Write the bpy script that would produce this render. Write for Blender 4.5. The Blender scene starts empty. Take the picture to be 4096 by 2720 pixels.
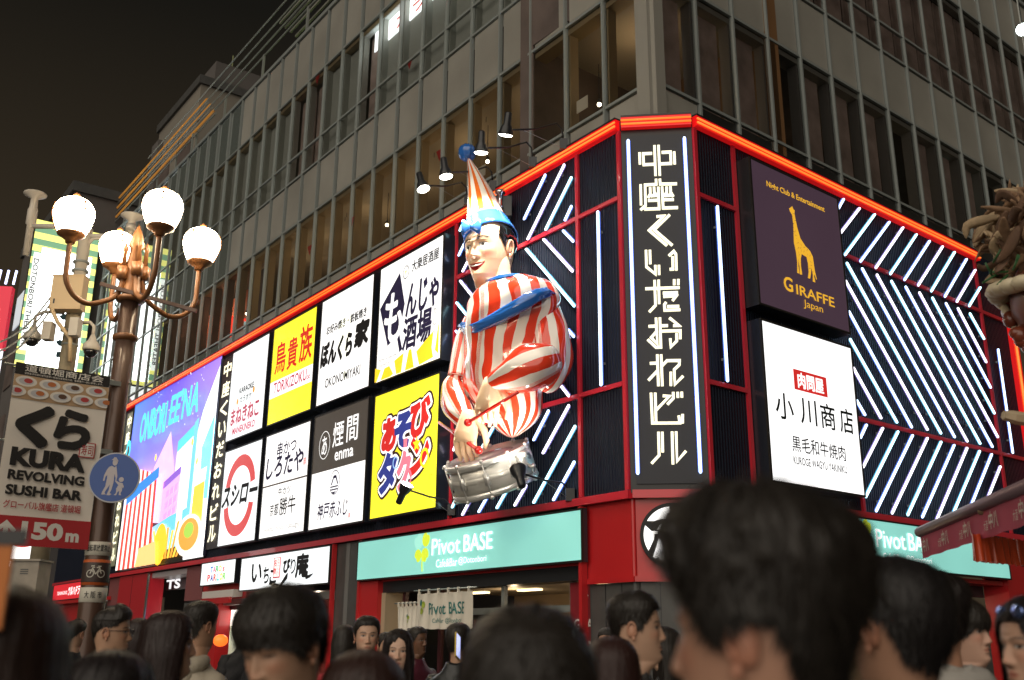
import bpy, math, random
import numpy as np
from mathutils import Vector, Matrix, Euler
rnd = random.Random(7)
sc = bpy.context.scene
C = sc.collection

# ------------------------------------------------------------------ camera, sky, light
FPX = 3980.0; PITCH = 0.29395621; ROLL = 0.00702215; EYE = np.array([0., 0., 1.6])
def cam_axes():
    cp, sp = math.cos(PITCH), math.sin(PITCH)
    f = np.array([0, cp, sp]); r = np.array([1., 0, 0]); u = np.array([0, -sp, cp])
    cr, sr = math.cos(ROLL), math.sin(ROLL)
    return cr*r+sr*u, -sr*r+cr*u, f
AX, AY, AZ = cam_axes()
cd = bpy.data.cameras.new('camera'); cam = bpy.data.objects.new('camera', cd); C.objects.link(cam)
cd.sensor_width = 36.0; cd.lens = 36.0*FPX/4096.0; cd.clip_start = 0.05; cd.clip_end = 2000
m = Matrix.Identity(4)
for i in range(3):
    m[i][0] = AX[i]; m[i][1] = AY[i]; m[i][2] = -AZ[i]; m[i][3] = EYE[i]
cam.matrix_world = m
cd.dof.use_dof = True; cd.dof.focus_distance = 15.5; cd.dof.aperture_fstop = 2.6
sc.camera = cam

w = bpy.data.worlds.new('World'); sc.world = w; w.use_nodes = True
nt = w.node_tree; bg = nt.nodes['Background']
tc = nt.nodes.new('ShaderNodeTexCoord'); sx = nt.nodes.new('ShaderNodeSeparateXYZ'); cr_ = nt.nodes.new('ShaderNodeValToRGB')
nt.links.new(tc.outputs['Generated'], sx.inputs[0]); nt.links.new(sx.outputs['Z'], cr_.inputs[0]); nt.links.new(cr_.outputs[0], bg.inputs[0])
cr_.color_ramp.elements[0].position = 0.22; cr_.color_ramp.elements[0].color = (.044, .032, .019, 1)   # town glow near the horizon
cr_.color_ramp.elements[1].position = 0.56; cr_.color_ramp.elements[1].color = (.0085, .0078, .0062, 1)
bg.inputs[1].default_value = 1.0

sd = bpy.data.lights.new('street_fill', 'SUN'); street_fill = bpy.data.objects.new('street_fill', sd); C.objects.link(street_fill)
sd.energy = 2.1; sd.angle = math.radians(80); sd.color = (1.0, .90, .76)      # broad fill added for the glow of the lit street behind the camera
street_fill.rotation_euler = Euler((math.radians(62), 0, math.radians(-22)))
street_fill.location = (0, -10, 20)

sc.view_settings.view_transform = 'Standard'; sc.view_settings.look = 'None'
sc.view_settings.exposure = 0; sc.view_settings.gamma = 1
sc.render.engine = 'CYCLES'
try:
    sc.cycles.use_denoising = True; sc.cycles.denoiser = 'OPENIMAGEDENOISE'
except Exception: pass
sc.cycles.max_bounces = 7; sc.cycles.diffuse_bounces = 3; sc.cycles.glossy_bounces = 3; sc.cycles.transparent_max_bounces = 12
sc.cycles.sample_clamp_indirect = 6.0

# ------------------------------------------------------------------ materials
def lin(r, g, b):
    f = lambda v: (v/255/12.92 if v <= 10 else ((v/255+.055)/1.055)**2.4)
    return (f(r), f(g), f(b))
_m = {}
def mat(name, col, rough=.5, metal=0., coat=0., bump=0., bscale=40., vary=0., vscale=3., spec=.5, alpha=1.):
    if name in _m: return _m[name]
    a = bpy.data.materials.new(name); a.use_nodes = True; n = a.node_tree.nodes; l = a.node_tree.links
    p = n['Principled BSDF']; p.inputs['Base Color'].default_value = (*col, 1); p.inputs['Roughness'].default_value = rough
    p.inputs['Metallic'].default_value = metal; p.inputs['Coat Weight'].default_value = coat; p.inputs['Specular IOR Level'].default_value = spec
    p.inputs['Alpha'].default_value = alpha
    if bump or vary:
        t = n.new('ShaderNodeTexCoord')
    if vary:
        q = n.new('ShaderNodeTexNoise'); q.inputs['Scale'].default_value = vscale; q.inputs['Detail'].default_value = 6
        r = n.new('ShaderNodeMapRange'); r.inputs[1].default_value = .3; r.inputs[2].default_value = .7; r.inputs[3].default_value = 1-vary; r.inputs[4].default_value = 1+vary
        h = n.new('ShaderNodeMix'); h.data_type = 'RGBA'; h.blend_type = 'MULTIPLY'; h.inputs[0].default_value = 1; h.inputs[6].default_value = (*col, 1)
        l.new(t.outputs['Object'], q.inputs[0]); l.new(q.outputs[0], r.inputs[0]); l.new(r.outputs[0], h.inputs[7]); l.new(h.outputs[2], p.inputs['Base Color'])
    if bump:
        q2 = n.new('ShaderNodeTexNoise'); q2.inputs['Scale'].default_value = bscale; q2.inputs['Detail'].default_value = 4
        b = n.new('ShaderNodeBump'); b.inputs['Strength'].default_value = bump; b.inputs['Distance'].default_value = .02
        l.new(t.outputs['Object'], q2.inputs[0]); l.new(q2.outputs[0], b.inputs['Height']); l.new(b.outputs[0], p.inputs['Normal'])
    _m[name] = a; return a
def emit(name, col, k=1., sample=True):
    if name in _m: return _m[name]
    a = bpy.data.materials.new(name); a.use_nodes = True; n = a.node_tree.nodes
    p = n['Principled BSDF']; p.inputs['Base Color'].default_value = (*[min(.8, c) for c in col], 1); p.inputs['Roughness'].default_value = .25
    p.inputs['Emission Color'].default_value = (*col, 1); p.inputs['Emission Strength'].default_value = k
    if not sample: a.cycles.emission_sampling = 'NONE'
    _m[name] = a; return a
def emit_uneven(name, col, k, amt=.12, scale=.7):
    a = emit(name, col, k); n = a.node_tree.nodes; l = a.node_tree.links; p = n['Principled BSDF']
    if n.get('uneven'): return a
    t = n.new('ShaderNodeTexCoord'); q = n.new('ShaderNodeTexNoise'); q.name = 'uneven'; q.inputs['Scale'].default_value = scale; q.inputs['Detail'].default_value = 1
    r = n.new('ShaderNodeMapRange'); r.inputs[1].default_value = .3; r.inputs[2].default_value = .7; r.inputs[3].default_value = k*(1-amt); r.inputs[4].default_value = k*(1+amt)
    l.new(t.outputs['Object'], q.inputs[0]); l.new(q.outputs[0], r.inputs[0]); l.new(r.outputs[0], p.inputs['Emission Strength']); return a
def attr_mat(name, rough=.45, k=0., coat=0., spec=.5):           # base colour (and light, for screens) from the colour attribute
    if name in _m: return _m[name]
    a = bpy.data.materials.new(name); a.use_nodes = True; n = a.node_tree.nodes; l = a.node_tree.links; p = n['Principled BSDF']
    t = n.new('ShaderNodeAttribute'); t.attribute_name = 'Col'; l.new(t.outputs['Color'], p.inputs['Base Color'])
    p.inputs['Roughness'].default_value = rough; p.inputs['Coat Weight'].default_value = coat; p.inputs['Specular IOR Level'].default_value = spec
    if k: l.new(t.outputs['Color'], p.inputs['Emission Color']); p.inputs['Emission Strength'].default_value = k
    _m[name] = a; return a
def glass(name, tint=(.8, .82, .82), boost=1.0, rough=.01):
    if name in _m: return _m[name]
    a = bpy.data.materials.new(name); a.use_nodes = True; n = a.node_tree.nodes; l = a.node_tree.links
    n.remove(n['Principled BSDF']); o = n['Material Output']
    t = n.new('ShaderNodeBsdfTransparent'); t.inputs[0].default_value = (*tint, 1)
    g = n.new('ShaderNodeBsdfGlossy'); g.inputs['Roughness'].default_value = rough; g.inputs[0].default_value = (.9, .95, .93, 1)
    f = n.new('ShaderNodeFresnel'); f.inputs[0].default_value = 1.55
    mu = n.new('ShaderNodeMath'); mu.operation = 'MULTIPLY'; mu.inputs[1].default_value = boost; mu.use_clamp = True
    x = n.new('ShaderNodeMixShader'); l.new(f.outputs[0], mu.inputs[0]); l.new(mu.outputs[0], x.inputs[0]); l.new(t.outputs[0], x.inputs[1]); l.new(g.outputs[0], x.inputs[2]); l.new(x.outputs[0], o.inputs[0])
    _m[name] = a; return a
def ribbed(name, col, pitch=.066, rough=.35):                    # vertically corrugated sheet metal
    if name in _m: return _m[name]
    a = mat(name, col, rough, 0, 0, spec=.12); n = a.node_tree.nodes; l = a.node_tree.links; p = n['Principled BSDF']
    t = n.new('ShaderNodeTexCoord'); s = n.new('ShaderNodeSeparateXYZ'); k = n.new('ShaderNodeMath'); k.operation = 'MULTIPLY'; k.inputs[1].default_value = 2*math.pi/pitch
    si = n.new('ShaderNodeMath'); si.operation = 'SINE'; b = n.new('ShaderNodeBump'); b.inputs['Strength'].default_value = .8; b.inputs['Distance'].default_value = .012
    l.new(t.outputs['Object'], s.inputs[0]); l.new(s.outputs[0], k.inputs[0]); l.new(k.outputs[0], si.inputs[0]); l.new(si.outputs[0], b.inputs['Height']); l.new(b.outputs[0], p.inputs['Normal'])
    return a

# ------------------------------------------------------------------ mesh helpers
class MB:
    def __init__(s): s.v = []; s.f = []; s.mi = []; s.col = None; s.uv = None
    def add(s, vs, fs, mi=0, col=None, uv=None):
        b = len(s.v); s.v += [tuple(map(float, q)) for q in vs]; s.f += [tuple(b+i for i in q) for q in fs]; s.mi += [mi]*len(fs)
        if col is not None or s.col is not None:
            if s.col is None: s.col = [(1, 1, 1)]*b
            s.col += list(col) if col is not None else [(1, 1, 1)]*len(vs)
        if uv is not None or s.uv is not None:
            if s.uv is None: s.uv = [(0, 0)]*b
            s.uv += list(uv) if uv is not None else [(0, 0)]*len(vs)
        return s
    def box(s, x0, x1, y0, y1, z0, z1, mi=0):
        v = [(x, y, z) for z in (z0, z1) for y in (y0, y1) for x in (x0, x1)]
        return s.add(v, [(0, 2, 3, 1), (4, 5, 7, 6), (0, 1, 5, 4), (2, 6, 7, 3), (0, 4, 6, 2), (1, 3, 7, 5)], mi)
    def bar(s, a, b, wd, th, nrm=(0, -1, 0), mi=0):              # rectangular bar from a to b, width wd, thickness th along nrm
        a = Vector(a); b = Vector(b); n = Vector(nrm).normalized(); d = (b-a).normalized(); sd_ = d.cross(n).normalized()*wd/2; t = n*th/2
        v = [p+q*sd_+r*t for p in (a, b) for q, r in ((-1, -1), (1, -1), (1, 1), (-1, 1))]
        return s.add(v, [(3, 2, 1, 0), (4, 5, 6, 7), (0, 1, 5, 4), (1, 2, 6, 5), (2, 3, 7, 6), (3, 0, 4, 7)], mi)
    def poly(s, pts, y, mi=0, col=None):                         # flat polygon in the xz plane
        n = len(pts); ar = sum(pts[i][0]*pts[(i+1) % n][1]-pts[(i+1) % n][0]*pts[i][1] for i in range(n))
        if ar < 0: pts = pts[::-1]; col = col[::-1] if col is not None else None
        return s.add([(x, y, z) for x, z in pts], [tuple(range(n))], mi, col)
    def prism(s, pts, y0, y1, mi=0):
        n = len(pts); ar = sum(pts[i][0]*pts[(i+1) % n][1]-pts[(i+1) % n][0]*pts[i][1] for i in range(n))
        if ar < 0: pts = pts[::-1]
        return s.add([(x, y0, z) for x, z in pts]+[(x, y1, z) for x, z in pts], [tuple(range(n)), tuple(range(2*n-1, n-1, -1))]+[(i+n, (i+1) % n+n, (i+1) % n, i) for i in range(n)], mi)
    def rings(s, R, mi=0, cap=True, col=None, uv=None):          # R: list of equally long closed rings
        n = len(R[0]); f = []
        for i in range(len(R)-1):
            for j in range(n):
                k = (j+1) % n; f.append((i*n+j, i*n+k, (i+1)*n+k, (i+1)*n+j))
        if cap: f += [tuple(range(n-1, -1, -1)), tuple(range((len(R)-1)*n, len(R)*n))]
        return s.add([q for r in R for q in r], f, mi, col, uv)
    def tube(s, path, r, seg=8, mi=0, uv=False):
        P = [Vector(p) for p in path]; n = len(P); rr = r if isinstance(r, (list, tuple)) else [r]*n
        R = []; U = []; t0 = (P[1]-P[0]).normalized(); a = t0.orthogonal().normalized()
        for i in range(n):
            t = ((P[min(i+1, n-1)]-P[max(i-1, 0)])).normalized()
            a = (a-t*a.dot(t)).normalized(); b = t.cross(a)
            R.append([P[i]+(a*math.cos(2*math.pi*j/seg)+b*math.sin(2*math.pi*j/seg))*rr[i] for j in range(seg)])
            U += [(j/seg, i/(n-1)) for j in range(seg)]
        return s.rings(R, mi, True, None, U if uv else None)
    def lathe(s, prof, seg=20, c=(0, 0, 0), mi=0, axis=None):    # profile (radius, height)
        R = []
        q = Vector((0, 0, 1)).rotation_difference(Vector(axis).normalized()) if axis else None
        for r, z in prof:
            ring = [Vector((r*math.cos(2*math.pi*j/seg), r*math.sin(2*math.pi*j/seg), z)) for j in range(seg)]
            if q: ring = [q @ p for p in ring]
            R.append([p+Vector(c) for p in ring])
        return s.rings(R, mi)
    def ball(s, c, r, seg=16, mi=0, sc3=(1, 1, 1)):
        R = []
        for i in range(seg//2+1):
            t = math.pi*(i/(seg//2)); rr = max(math.sin(t), 1e-3)
            R.append([(c[0]+r*rr*math.cos(2*math.pi*j/seg)*sc3[0], c[1]+r*rr*math.sin(2*math.pi*j/seg)*sc3[1], c[2]-r*math.cos(t)*sc3[2]) for j in range(seg)])
        return s.rings(R, mi)
    def mesh(s, name, mats, smooth=False):
        me = bpy.data.meshes.new(name); me.from_pydata(s.v, [], s.f)
        for q in (mats if isinstance(mats, (list, tuple)) else [mats]): me.materials.append(q)
        if any(s.mi): me.polygons.foreach_set('material_index', s.mi)
        if s.col is not None:
            ca = me.color_attributes.new('Col', 'FLOAT_COLOR', 'POINT'); ca.data.foreach_set('color', np.c_[np.array(s.col, float), np.ones(len(s.v))].ravel())
        if s.uv is not None:
            ul = me.uv_layers.new(name='UV'); li = np.empty(len(me.loops), int); me.loops.foreach_get('vertex_index', li)
            ul.data.foreach_set('uv', np.array(s.uv, float)[li].ravel())
        if smooth: me.polygons.foreach_set('use_smooth', [True]*len(me.polygons))
        me.update(); return me
    def build(s, name, mats, parent=None, smooth=False, loc=None, rot=None):
        o = bpy.data.objects.new(name, s.mesh(name, mats, smooth)); C.objects.link(o)
        if parent: o.parent = parent
        if loc is not None: o.location = loc
        if rot is not None: o.rotation_euler = rot
        return o
def tag(o, label=None, cat=None, group=None, kind=None):
    if label: o['label'] = label
    if cat: o['category'] = cat
    if group: o['group'] = group
    if kind: o['kind'] = kind
    return o
def thing(name, label, cat, loc=(0, 0, 0), rz=0., group=None):
    o = bpy.data.objects.new(name, None); C.objects.link(o); o.location = loc; o.rotation_euler = (0, 0, rz); o.empty_display_size = .2
    return tag(o, label, cat, group)

def text_mb(body, bold=0., shear=0., narrow=None):
    cu = bpy.data.curves.new('t', 'FONT'); cu.body = body; cu.size = 1; cu.offset = bold; cu.shear = shear; cu.resolution_u = 3
    ob = bpy.data.objects.new('t', cu); me = bpy.data.meshes.new_from_object(ob)
    n = len(me.vertices); v = np.empty(n*3); me.vertices.foreach_get('co', v); v = v.reshape(-1, 3); fs = [tuple(p.vertices) for p in me.polygons]
    bpy.data.objects.remove(ob); bpy.data.curves.remove(cu); bpy.data.meshes.remove(me)
    return v, fs
def add_fat(mb, body, x0, x1, z0, z1, y, r, bold=.03, shear=0., n=14):   # heavy lettering: the glyph stamped round a small circle
    for k in range(n+1):
        dx, dz = (r*math.cos(2*math.pi*k/n), r*math.sin(2*math.pi*k/n)) if k < n else (0, 0)
        add_text(mb, body, x0+dx, x1+dx, z0+dz, z1+dz, y-.00012*k, bold, shear)
    return mb
def smooth_path(P, k=4):
    P = [Vector(p) for p in P]; n = len(P); o = []
    for i in range(n-1):
        p0, p1, p2, p3 = P[max(0, i-1)], P[i], P[i+1], P[min(n-1, i+2)]
        for j in range(k): f = j/k; o.append(.5*((2*p1)+(p2-p0)*f+(2*p0-5*p1+4*p2-p3)*f*f+(3*p1-p0-3*p2+p3)*f**3))
    return o+[P[-1]]
def add_text(mb, body, x0, x1, z0, z1, y, bold=0., shear=0., mi=0, rot=0, warp=None):
    v, fs = text_mb(body, bold, shear)
    if len(v) == 0: return mb
    if rot: v = np.c_[-v[:, 1], v[:, 0], v[:, 2]] if rot > 0 else np.c_[v[:, 1], -v[:, 0], v[:, 2]]
    a = v.min(0); b = v.max(0); t = (v[:, :2]-a[:2])/np.maximum(b[:2]-a[:2], 1e-6)
    if warp: t = np.array([warp(p, q) for p, q in t])
    P = np.c_[x0+t[:, 0]*(x1-x0), np.full(len(v), y), z0+t[:, 1]*(z1-z0)]
    return mb.add(P, fs, mi)

# ------------------------------------------------------------------ the corner building's three faces, measured in the photo
def ray(x, y):
    d = AX*(x-2048)-AY*(y-1360)+AZ*FPX; return d/np.linalg.norm(d)
def at_z(x, y, z): d = ray(x, y); return EYE+d*(z-EYE[2])/d[2]
def at_y(x, y, Y): d = ray(x, y); return EYE+d*(Y/d[1])
class Face:
    def __init__(s, O, U):
        s.O = np.array([O[0], O[1], 0.]); s.U = np.array([U[0], U[1], 0.])/math.hypot(U[0], U[1]); s.N = np.array([s.U[1], -s.U[0], 0])
        s.rz = math.atan2(s.U[1], s.U[0])
    def uz(s, x, y, off=0.):
        d = ray(x, y); t = ((s.O+s.N*off-EYE) @ s.N)/(d @ s.N); p = EYE+d*t; return float((p-s.O) @ s.U), float(p[2])
    def P(s, u, z, off=0.): return s.O+s.U*u+s.N*off+np.array([0, 0, z])
LEFT = Face((1.78559, 14.80513), (0.59943523, -0.80042327))     # u runs to the right, 0 at the corner
RIGHT = Face((2.92673, 14.67003), (0.77819218, 0.62802622))
CHAM = Face((1.78559, 14.80513), (2.92673-1.78559, 14.67003-14.80513)); CW = 1.149
ZB, ZN0, ZN1 = 3.72, 9.73, 9.92                                   # billboard band: bottom trim, neon strip

M_BLACK = mat('black_metal', (.012, .013, .016), .4, 0, .1)
M_CLAD = ribbed('ribbed_cladding', (.009, .013, .026), .066, .45)
M_RED = mat('red_paint', (.50, .016, .020), .35, 0, .3, .05, 3)
M_REDTRIM = mat('red_trim', (.62, .025, .045), .3, 0, .4)
M_GREY = mat('grey_aluminium', (.26, .285, .275), .4, .2)
M_PANEL = mat('pale_panel', (.265, .255, .225), .45, 0, 0, .05, 2, .16, .55)
M_STONE = mat('grey_stone', (.07, .07, .068), .45, 0, 0, .08, 30, .12, 4)
M_INK = mat('print_black', (.012, .012, .014), .6)
M_NAVY = mat('print_navy', lin(52, 46, 92), .6)
M_CASE = mat('sign_case', (.014, .017, .026), .3, 0, .4)
M_FRAME = mat('sign_frame', (.035, .033, .03), .35, .5)
E_WHITE = emit_uneven('lit_white', (1.0, .985, .965), 1.15, .10, 1.1)
E_COOL = emit_uneven('lit_cool_white', (.90, .97, 1.0), 1.02, .08, 1.0)
E_YEL = emit_uneven('lit_yellow', (1.0, .86, .035), 1.0, .10, 1.2)
E_TEAL = emit_uneven('lit_teal', lin(132, 200, 190), .86, .12, .5)
E_REDP = emit('print_red', lin(205, 45, 42), .75, False)
E_WHITEP = emit('print_white', (1, 1, 1), 1.0, False)
E_YELP = emit('print_yellow', lin(252, 214, 40), 1.0, False)
E_CREAM = emit('lit_cream', (1.0, .93, .66), 1.25)
TUBES = [emit('tube_blue', (.50, .66, 1.0), 3.4), emit('tube_white', (.92, .84, 1.0), 2.6), emit('tube_cyan', (.52, .90, 1.0), 3.0)]
HALOS = [emit('tube_halo_blue', (.08, .16, .62), .42), emit('tube_halo_violet', (.20, .17, .52), .34), emit('tube_halo_cyan', (.08, .34, .58), .42)]  # glowing strips added behind the tubes to stand in for their coloured halo
E_NEON = emit('neon_red_orange', (1.0, .20, .03), 1.15); E_NEONR = emit('neon_red', (1.0, .012, .014), .34)
E_PEND = emit('pendant_bulb', (1.0, .82, .55), 9.0, False)
E_FLOOD = emit('flood_lens', (1.0, .94, .80), 30.0, False)
E_LAMP = emit('lamp_globe_glass', (1.0, .80, .54), 45.0)
E_GREEN = emit('exit_green', (.5, 1, .75), .9, False)
E_DARKP = emit('lit_dark_brown', lin(72, 66, 60), .8, False)
E_SHOP = emit('shop_light', (1.0, .93, .82), 3.0)

# ------------------------------------------------------------------ ground
g = MB(); g.box(-400, 400, -200, 900, -.5, 0); tag(g.build('street_ground', mat('street_paving', (.06, .058, .055), .55, 0, 0, .2, 6, .15, 1)), kind='structure')

# ------------------------------------------------------------------ the corner building
BLD = thing('commercial_building', 'large corner building with grey glass curtain wall above a dark neon billboard band', 'building', tuple(LEFT.O))
def on(face, mb, name, mats, smooth=False, parent=None):
    return mb.build(name, mats, parent or BLD, smooth, tuple(face.O-LEFT.O), (0, 0, face.rz))
def sub(parent, mb, name, mats, smooth=False): return mb.build(name, mats, parent, smooth)
SILL, HEAD, SP1, NAR, HEADB, TOP = 10.80, 13.07, 14.60, 15.38, 17.66, 19.66
BAY = 1.083; YG = .60
GL = glass('window_glass', (.94, .95, .95), 1.9, .012); GLR = glass('window_glass_side', (.8, .8, .8), .8, .03)
M_WOOD = mat('interior_wood', (.16, .082, .034), .5, 0, 0, 0, 0, .25, .5); M_PIER = mat('interior_pier', (.30, .225, .125), .6)
M_CEIL = mat('interior_ceiling', (.30, .26, .20), .7); M_DARKIN = mat('interior_dark', (.10, .075, .066), .7, 0, 0, 0, 0, .3, 1.2)
M_BLIND = mat('blind_pale', (.42, .43, .39), .7, 0, 0, 0, 0, .10, .6); M_BLINDD = mat('blind_dark', (.40, .30, .265), .7, 0, 0, 0, 0, .3, 2)
M_SALMON = mat('salmon_wall', (.75, .26, .14), .7)
cnt = {}
M_GSP = mat('glossy_panel', (.13, .16, .15), .03, 0, 1.0, spec=1.0); M_GSP.node_tree.nodes['Principled BSDF'].inputs['IOR'].default_value = 2.2
def limited(face, name, mb, m, key=None, cap=98):
    k = key or name; cnt.setdefault(k, [0, None, m, name]); cnt[k][0] += 1
    if cnt[k][0] <= cap: return on(face, mb, name, m)
    cnt[k][1] = cnt[k][1] or {}
    b = cnt[k][1].setdefault(face, MB()); b.add(mb.v, mb.f)
    return None
def ubay(face, k):                                               # bay k, counted from the corner
    return (.08-BAY*(k+1), .08-BAY*k) if face is LEFT else (-.12+BAY*k, -.12+BAY*(k+1))
NL, NR = 33, 15
for face, n in ((LEFT, NL), (RIGHT, NR)):
    ua = ubay(face, n-1 if face is LEFT else 0)[0]; ub = ubay(face, 0 if face is LEFT else n-1)[1]
    e = 0 if face is LEFT else .006
    on(face, MB().box(ua, ub, 3.9+e, 4.3, 9.0, TOP-.5-e), 'back_wall', M_WOOD if face is LEFT else M_DARKIN)
    for za, zb in ((9.7, 10.05), (13.2, 14.3), (17.8, 18.3)):
        on(face, MB().box(ua, ub, YG+.16, 3.9, za+e, zb-e), 'floor_slab', M_CEIL if face is LEFT else M_DARKIN)
    on(face, MB().box(ua, ub, YG-.06, YG+.4, TOP-.12+e, TOP+e), 'parapet_cap', M_GREY)
    on(face, MB().box(ua, ub, YG+.4, 6, TOP-.5-e, TOP-.35-e), 'roof', M_STONE)
    for z in (SILL, HEAD, SP1, NAR, HEADB):
        on(face, MB().box(ua, ub, YG-.035, YG+.03, z-.028, z+.028), 'transom', M_GREY)
    on(face, MB().box(ua, ub, YG+.03, YG+.10, 9.5, SILL-.05), 'spandrel_backing', M_STONE)
    on(face, MB().box(ua, ub, YG+.07, YG+.12, HEAD+.05, SP1-.05), 'spandrel_backing', M_STONE)
    on(face, MB().box(ua, ub, YG+.07, YG+.12, HEADB+.05, TOP-.15), 'spandrel_backing', M_STONE)
    on(face, MB().box(ua, ub, YG+.04, YG+.34, HEAD-.16, HEAD-.045), 'soffit', M_PIER if face is LEFT else M_PANEL)
    on(face, MB().box(ua, ub, YG+.04, YG+.20, HEADB-.16, HEADB-.045), 'soffit', M_PIER if face is LEFT else M_PANEL)
    for k in range(n):
        a, b = ubay(face, k); um = a if face is LEFT else b
        mb = MB().box(um-.022, um+.022, YG-.06, YG+.03, 9.5, TOP-.14)
        limited(face, 'mullion', mb, M_GREY)
        for z0, z1 in ((9.6, SILL-.05), (HEAD+.05, SP1-.05), (HEADB+.05, TOP-.14)):
            q = MB().box(a+.10, b-.055, YG, YG+.05, z0+.02, z1-.02)
            if face is RIGHT and z0 < 10 and k > 0: continue
            limited(face, 'spandrel_panel', q, M_PANEL if face is RIGHT or k < 18 else M_GSP, 'glossy_panel' if face is LEFT and k >= 18 else None)
        for z0, z1 in ((SILL, HEAD), (NAR, HEADB), (SP1, NAR)):
            q = MB().add([(a+.035, YG-.01, z0+.04), (b-.035, YG-.01, z0+.04), (b-.035, YG-.01, z1-.04), (a+.035, YG-.01, z1-.04)], [(0, 1, 2, 3)])
            limited(face, 'window', q, GL if face is LEFT else GLR)
        if face is RIGHT and k > 0: on(face, MB().add([(a+.035, YG-.01, 9.6), (b-.035, YG-.01, 9.6), (b-.035, YG-.01, SILL-.04), (a+.035, YG-.01, SILL-.04)], [(0, 1, 2, 3)]), 'low_window', GLR)
        if face is LEFT:
            on(face, MB().box(um-.05, um+.05, YG+.06, YG+.26, SILL-.3, HEAD-.16), 'pier', M_PIER if k < 17 else M_DARKIN)
            on(face, MB().box(um-.05, um+.05, YG+.06, YG+.22, SP1-.3, HEADB-.16), 'pier', M_BLIND)
            if k in (9, 12, 13): on(face, MB().box(a+.05, b-.05, YG+.3, YG+.35, SP1, HEADB-.2), 'blind', M_BLINDD)
            else: on(face, MB().box(a+.05, b-.05, YG+.22, YG+.26, SP1, HEADB-.2), 'blind', M_BLIND)
            if 17 <= k <= 22: on(face, MB().box(a+.05, b-.05, YG+.9, YG+.95, SILL-.3, HEAD-.2), 'salmon_wall', M_SALMON)
            elif k > 22 or k in (16,): on(face, MB().box(a+.05, b-.05, YG+.5, YG+.55, SILL-.3, HEAD-.2), 'blind', M_DARKIN)
        else:
            on(face, MB().box(um-.05, um+.05, YG+.06, YG+.28, 9.6, HEAD-.16), 'pier', mat('pier_grey', (.16, .15, .14), .6))
            if k % 4 != 3: on(face, MB().box(a+.06, b-.22, YG+.20, YG+.23, 9.6, HEAD-.2), 'curtain', M_BLINDD)
            on(face, MB().box(a+.05, b-.05, YG+.20, YG+.24, SP1, HEADB-.2), 'blind', M_BLINDD)
for k, (c_, d_, m_, nm) in cnt.items():
    for f_, b_ in (d_ or {}).items(): tag(on(f_, b_, nm, m_ if nm != 'window' else (GL if f_ is LEFT else GLR)), kind='stuff')
# corner post, core behind the rooms, storefront base
p = MB(); p.box(-.10, .20, YG-.10, YG+.12, 9.5, TOP-.13); on(LEFT, p, 'corner_post', mat('pale_post', (.27, .26, .23), .5))
p = MB(); p.box(-.235, .0, YG-.092, YG+.11, 9.5, TOP-.135); on(RIGHT, p, 'corner_post', mat('pale_post', (.27, .26, .23), .5))
# pendant lamps in the restaurant windows
def inner_light(face, u, z, y, wts, col=(1, .74, .42), r=.06):
    d = bpy.data.lights.new('room_light', 'POINT'); d.energy = wts; d.color = col; d.shadow_soft_size = r
    o = bpy.data.objects.new('room_light', d); C.objects.link(o); o.location = tuple(face.P(u, z, -y))
for u, z, y in ((-1.5, 12.5, 2.0), (-4.6, 12.4, 2.2), (-7.2, 12.4, 1.9), (-9.7, 12.3, 2.1), (-12.2, 12.4, 2.0), (-14.6, 12.3, 2.0), (-16.6, 12.3, 2.0)):
    inner_light(LEFT, u, z, y, 17, (1, .70, .38))
inner_light(LEFT, -20.8, 12.4, YG+.55, 10, (1, .5, .3)); inner_light(LEFT, -23.2, 12.4, YG+.55, 7, (1, .5, .3))
inner_light(RIGHT, 3.2, 12.3, 2.2, 5); inner_light(RIGHT, 7.5, 12.3, 2.2, 4)
for px, py, off in ((2185, 285, -1.5), (1945, 454, -1.5), (1738, 595, -1.5), (1950, 646, -1.3), (1388, 838, -1.5), (1386, 778, -1.6), (1548, 900, -1.3), (920, 1168, -1.2), (986, 1255, -1.2), (1040, 1085, -1.4), (2397, 418, -1.5), (2167, 583, -1.4)):
    u, z = LEFT.uz(px, py, off)
    b = MB().ball((u, -off, z), .045, 10); b.tube([(u, -off, z+.05), (u, -off, min(HEAD, z+.9))], .008, 5, 1); b.lathe([(.03, .03), (.05, .07), (.02, .12)], 8, (u, -off, z), 1)
    on(LEFT, b, 'pendant_lamp', [E_PEND, M_BLACK], True)
for px, py, off in ((3375, 565, -1.4), (3473, 610, -1.4), (3285, 712, -1.2), (3530, 837, -1.2), (3800, 746, -1.3)):
    u, z = RIGHT.uz(px, py, off); on(RIGHT, MB().ball((u, -off, z), .03, 8), 'pendant_lamp', E_PEND)
u, z = RIGHT.uz(3795, 782, -1.3); b = MB().box(u-.12, u+.12, 1.3, 1.34, z-.13, z+.13); b.poly([(u-.02, z-.08), (u+.08, z-.08), (u+.08, z+.09), (u-.02, z+.03)], 1.297, 1); on(RIGHT, b, 'exit_light', [E_GREEN, mat('exit_pict', (.02, .2, .1))])
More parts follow.
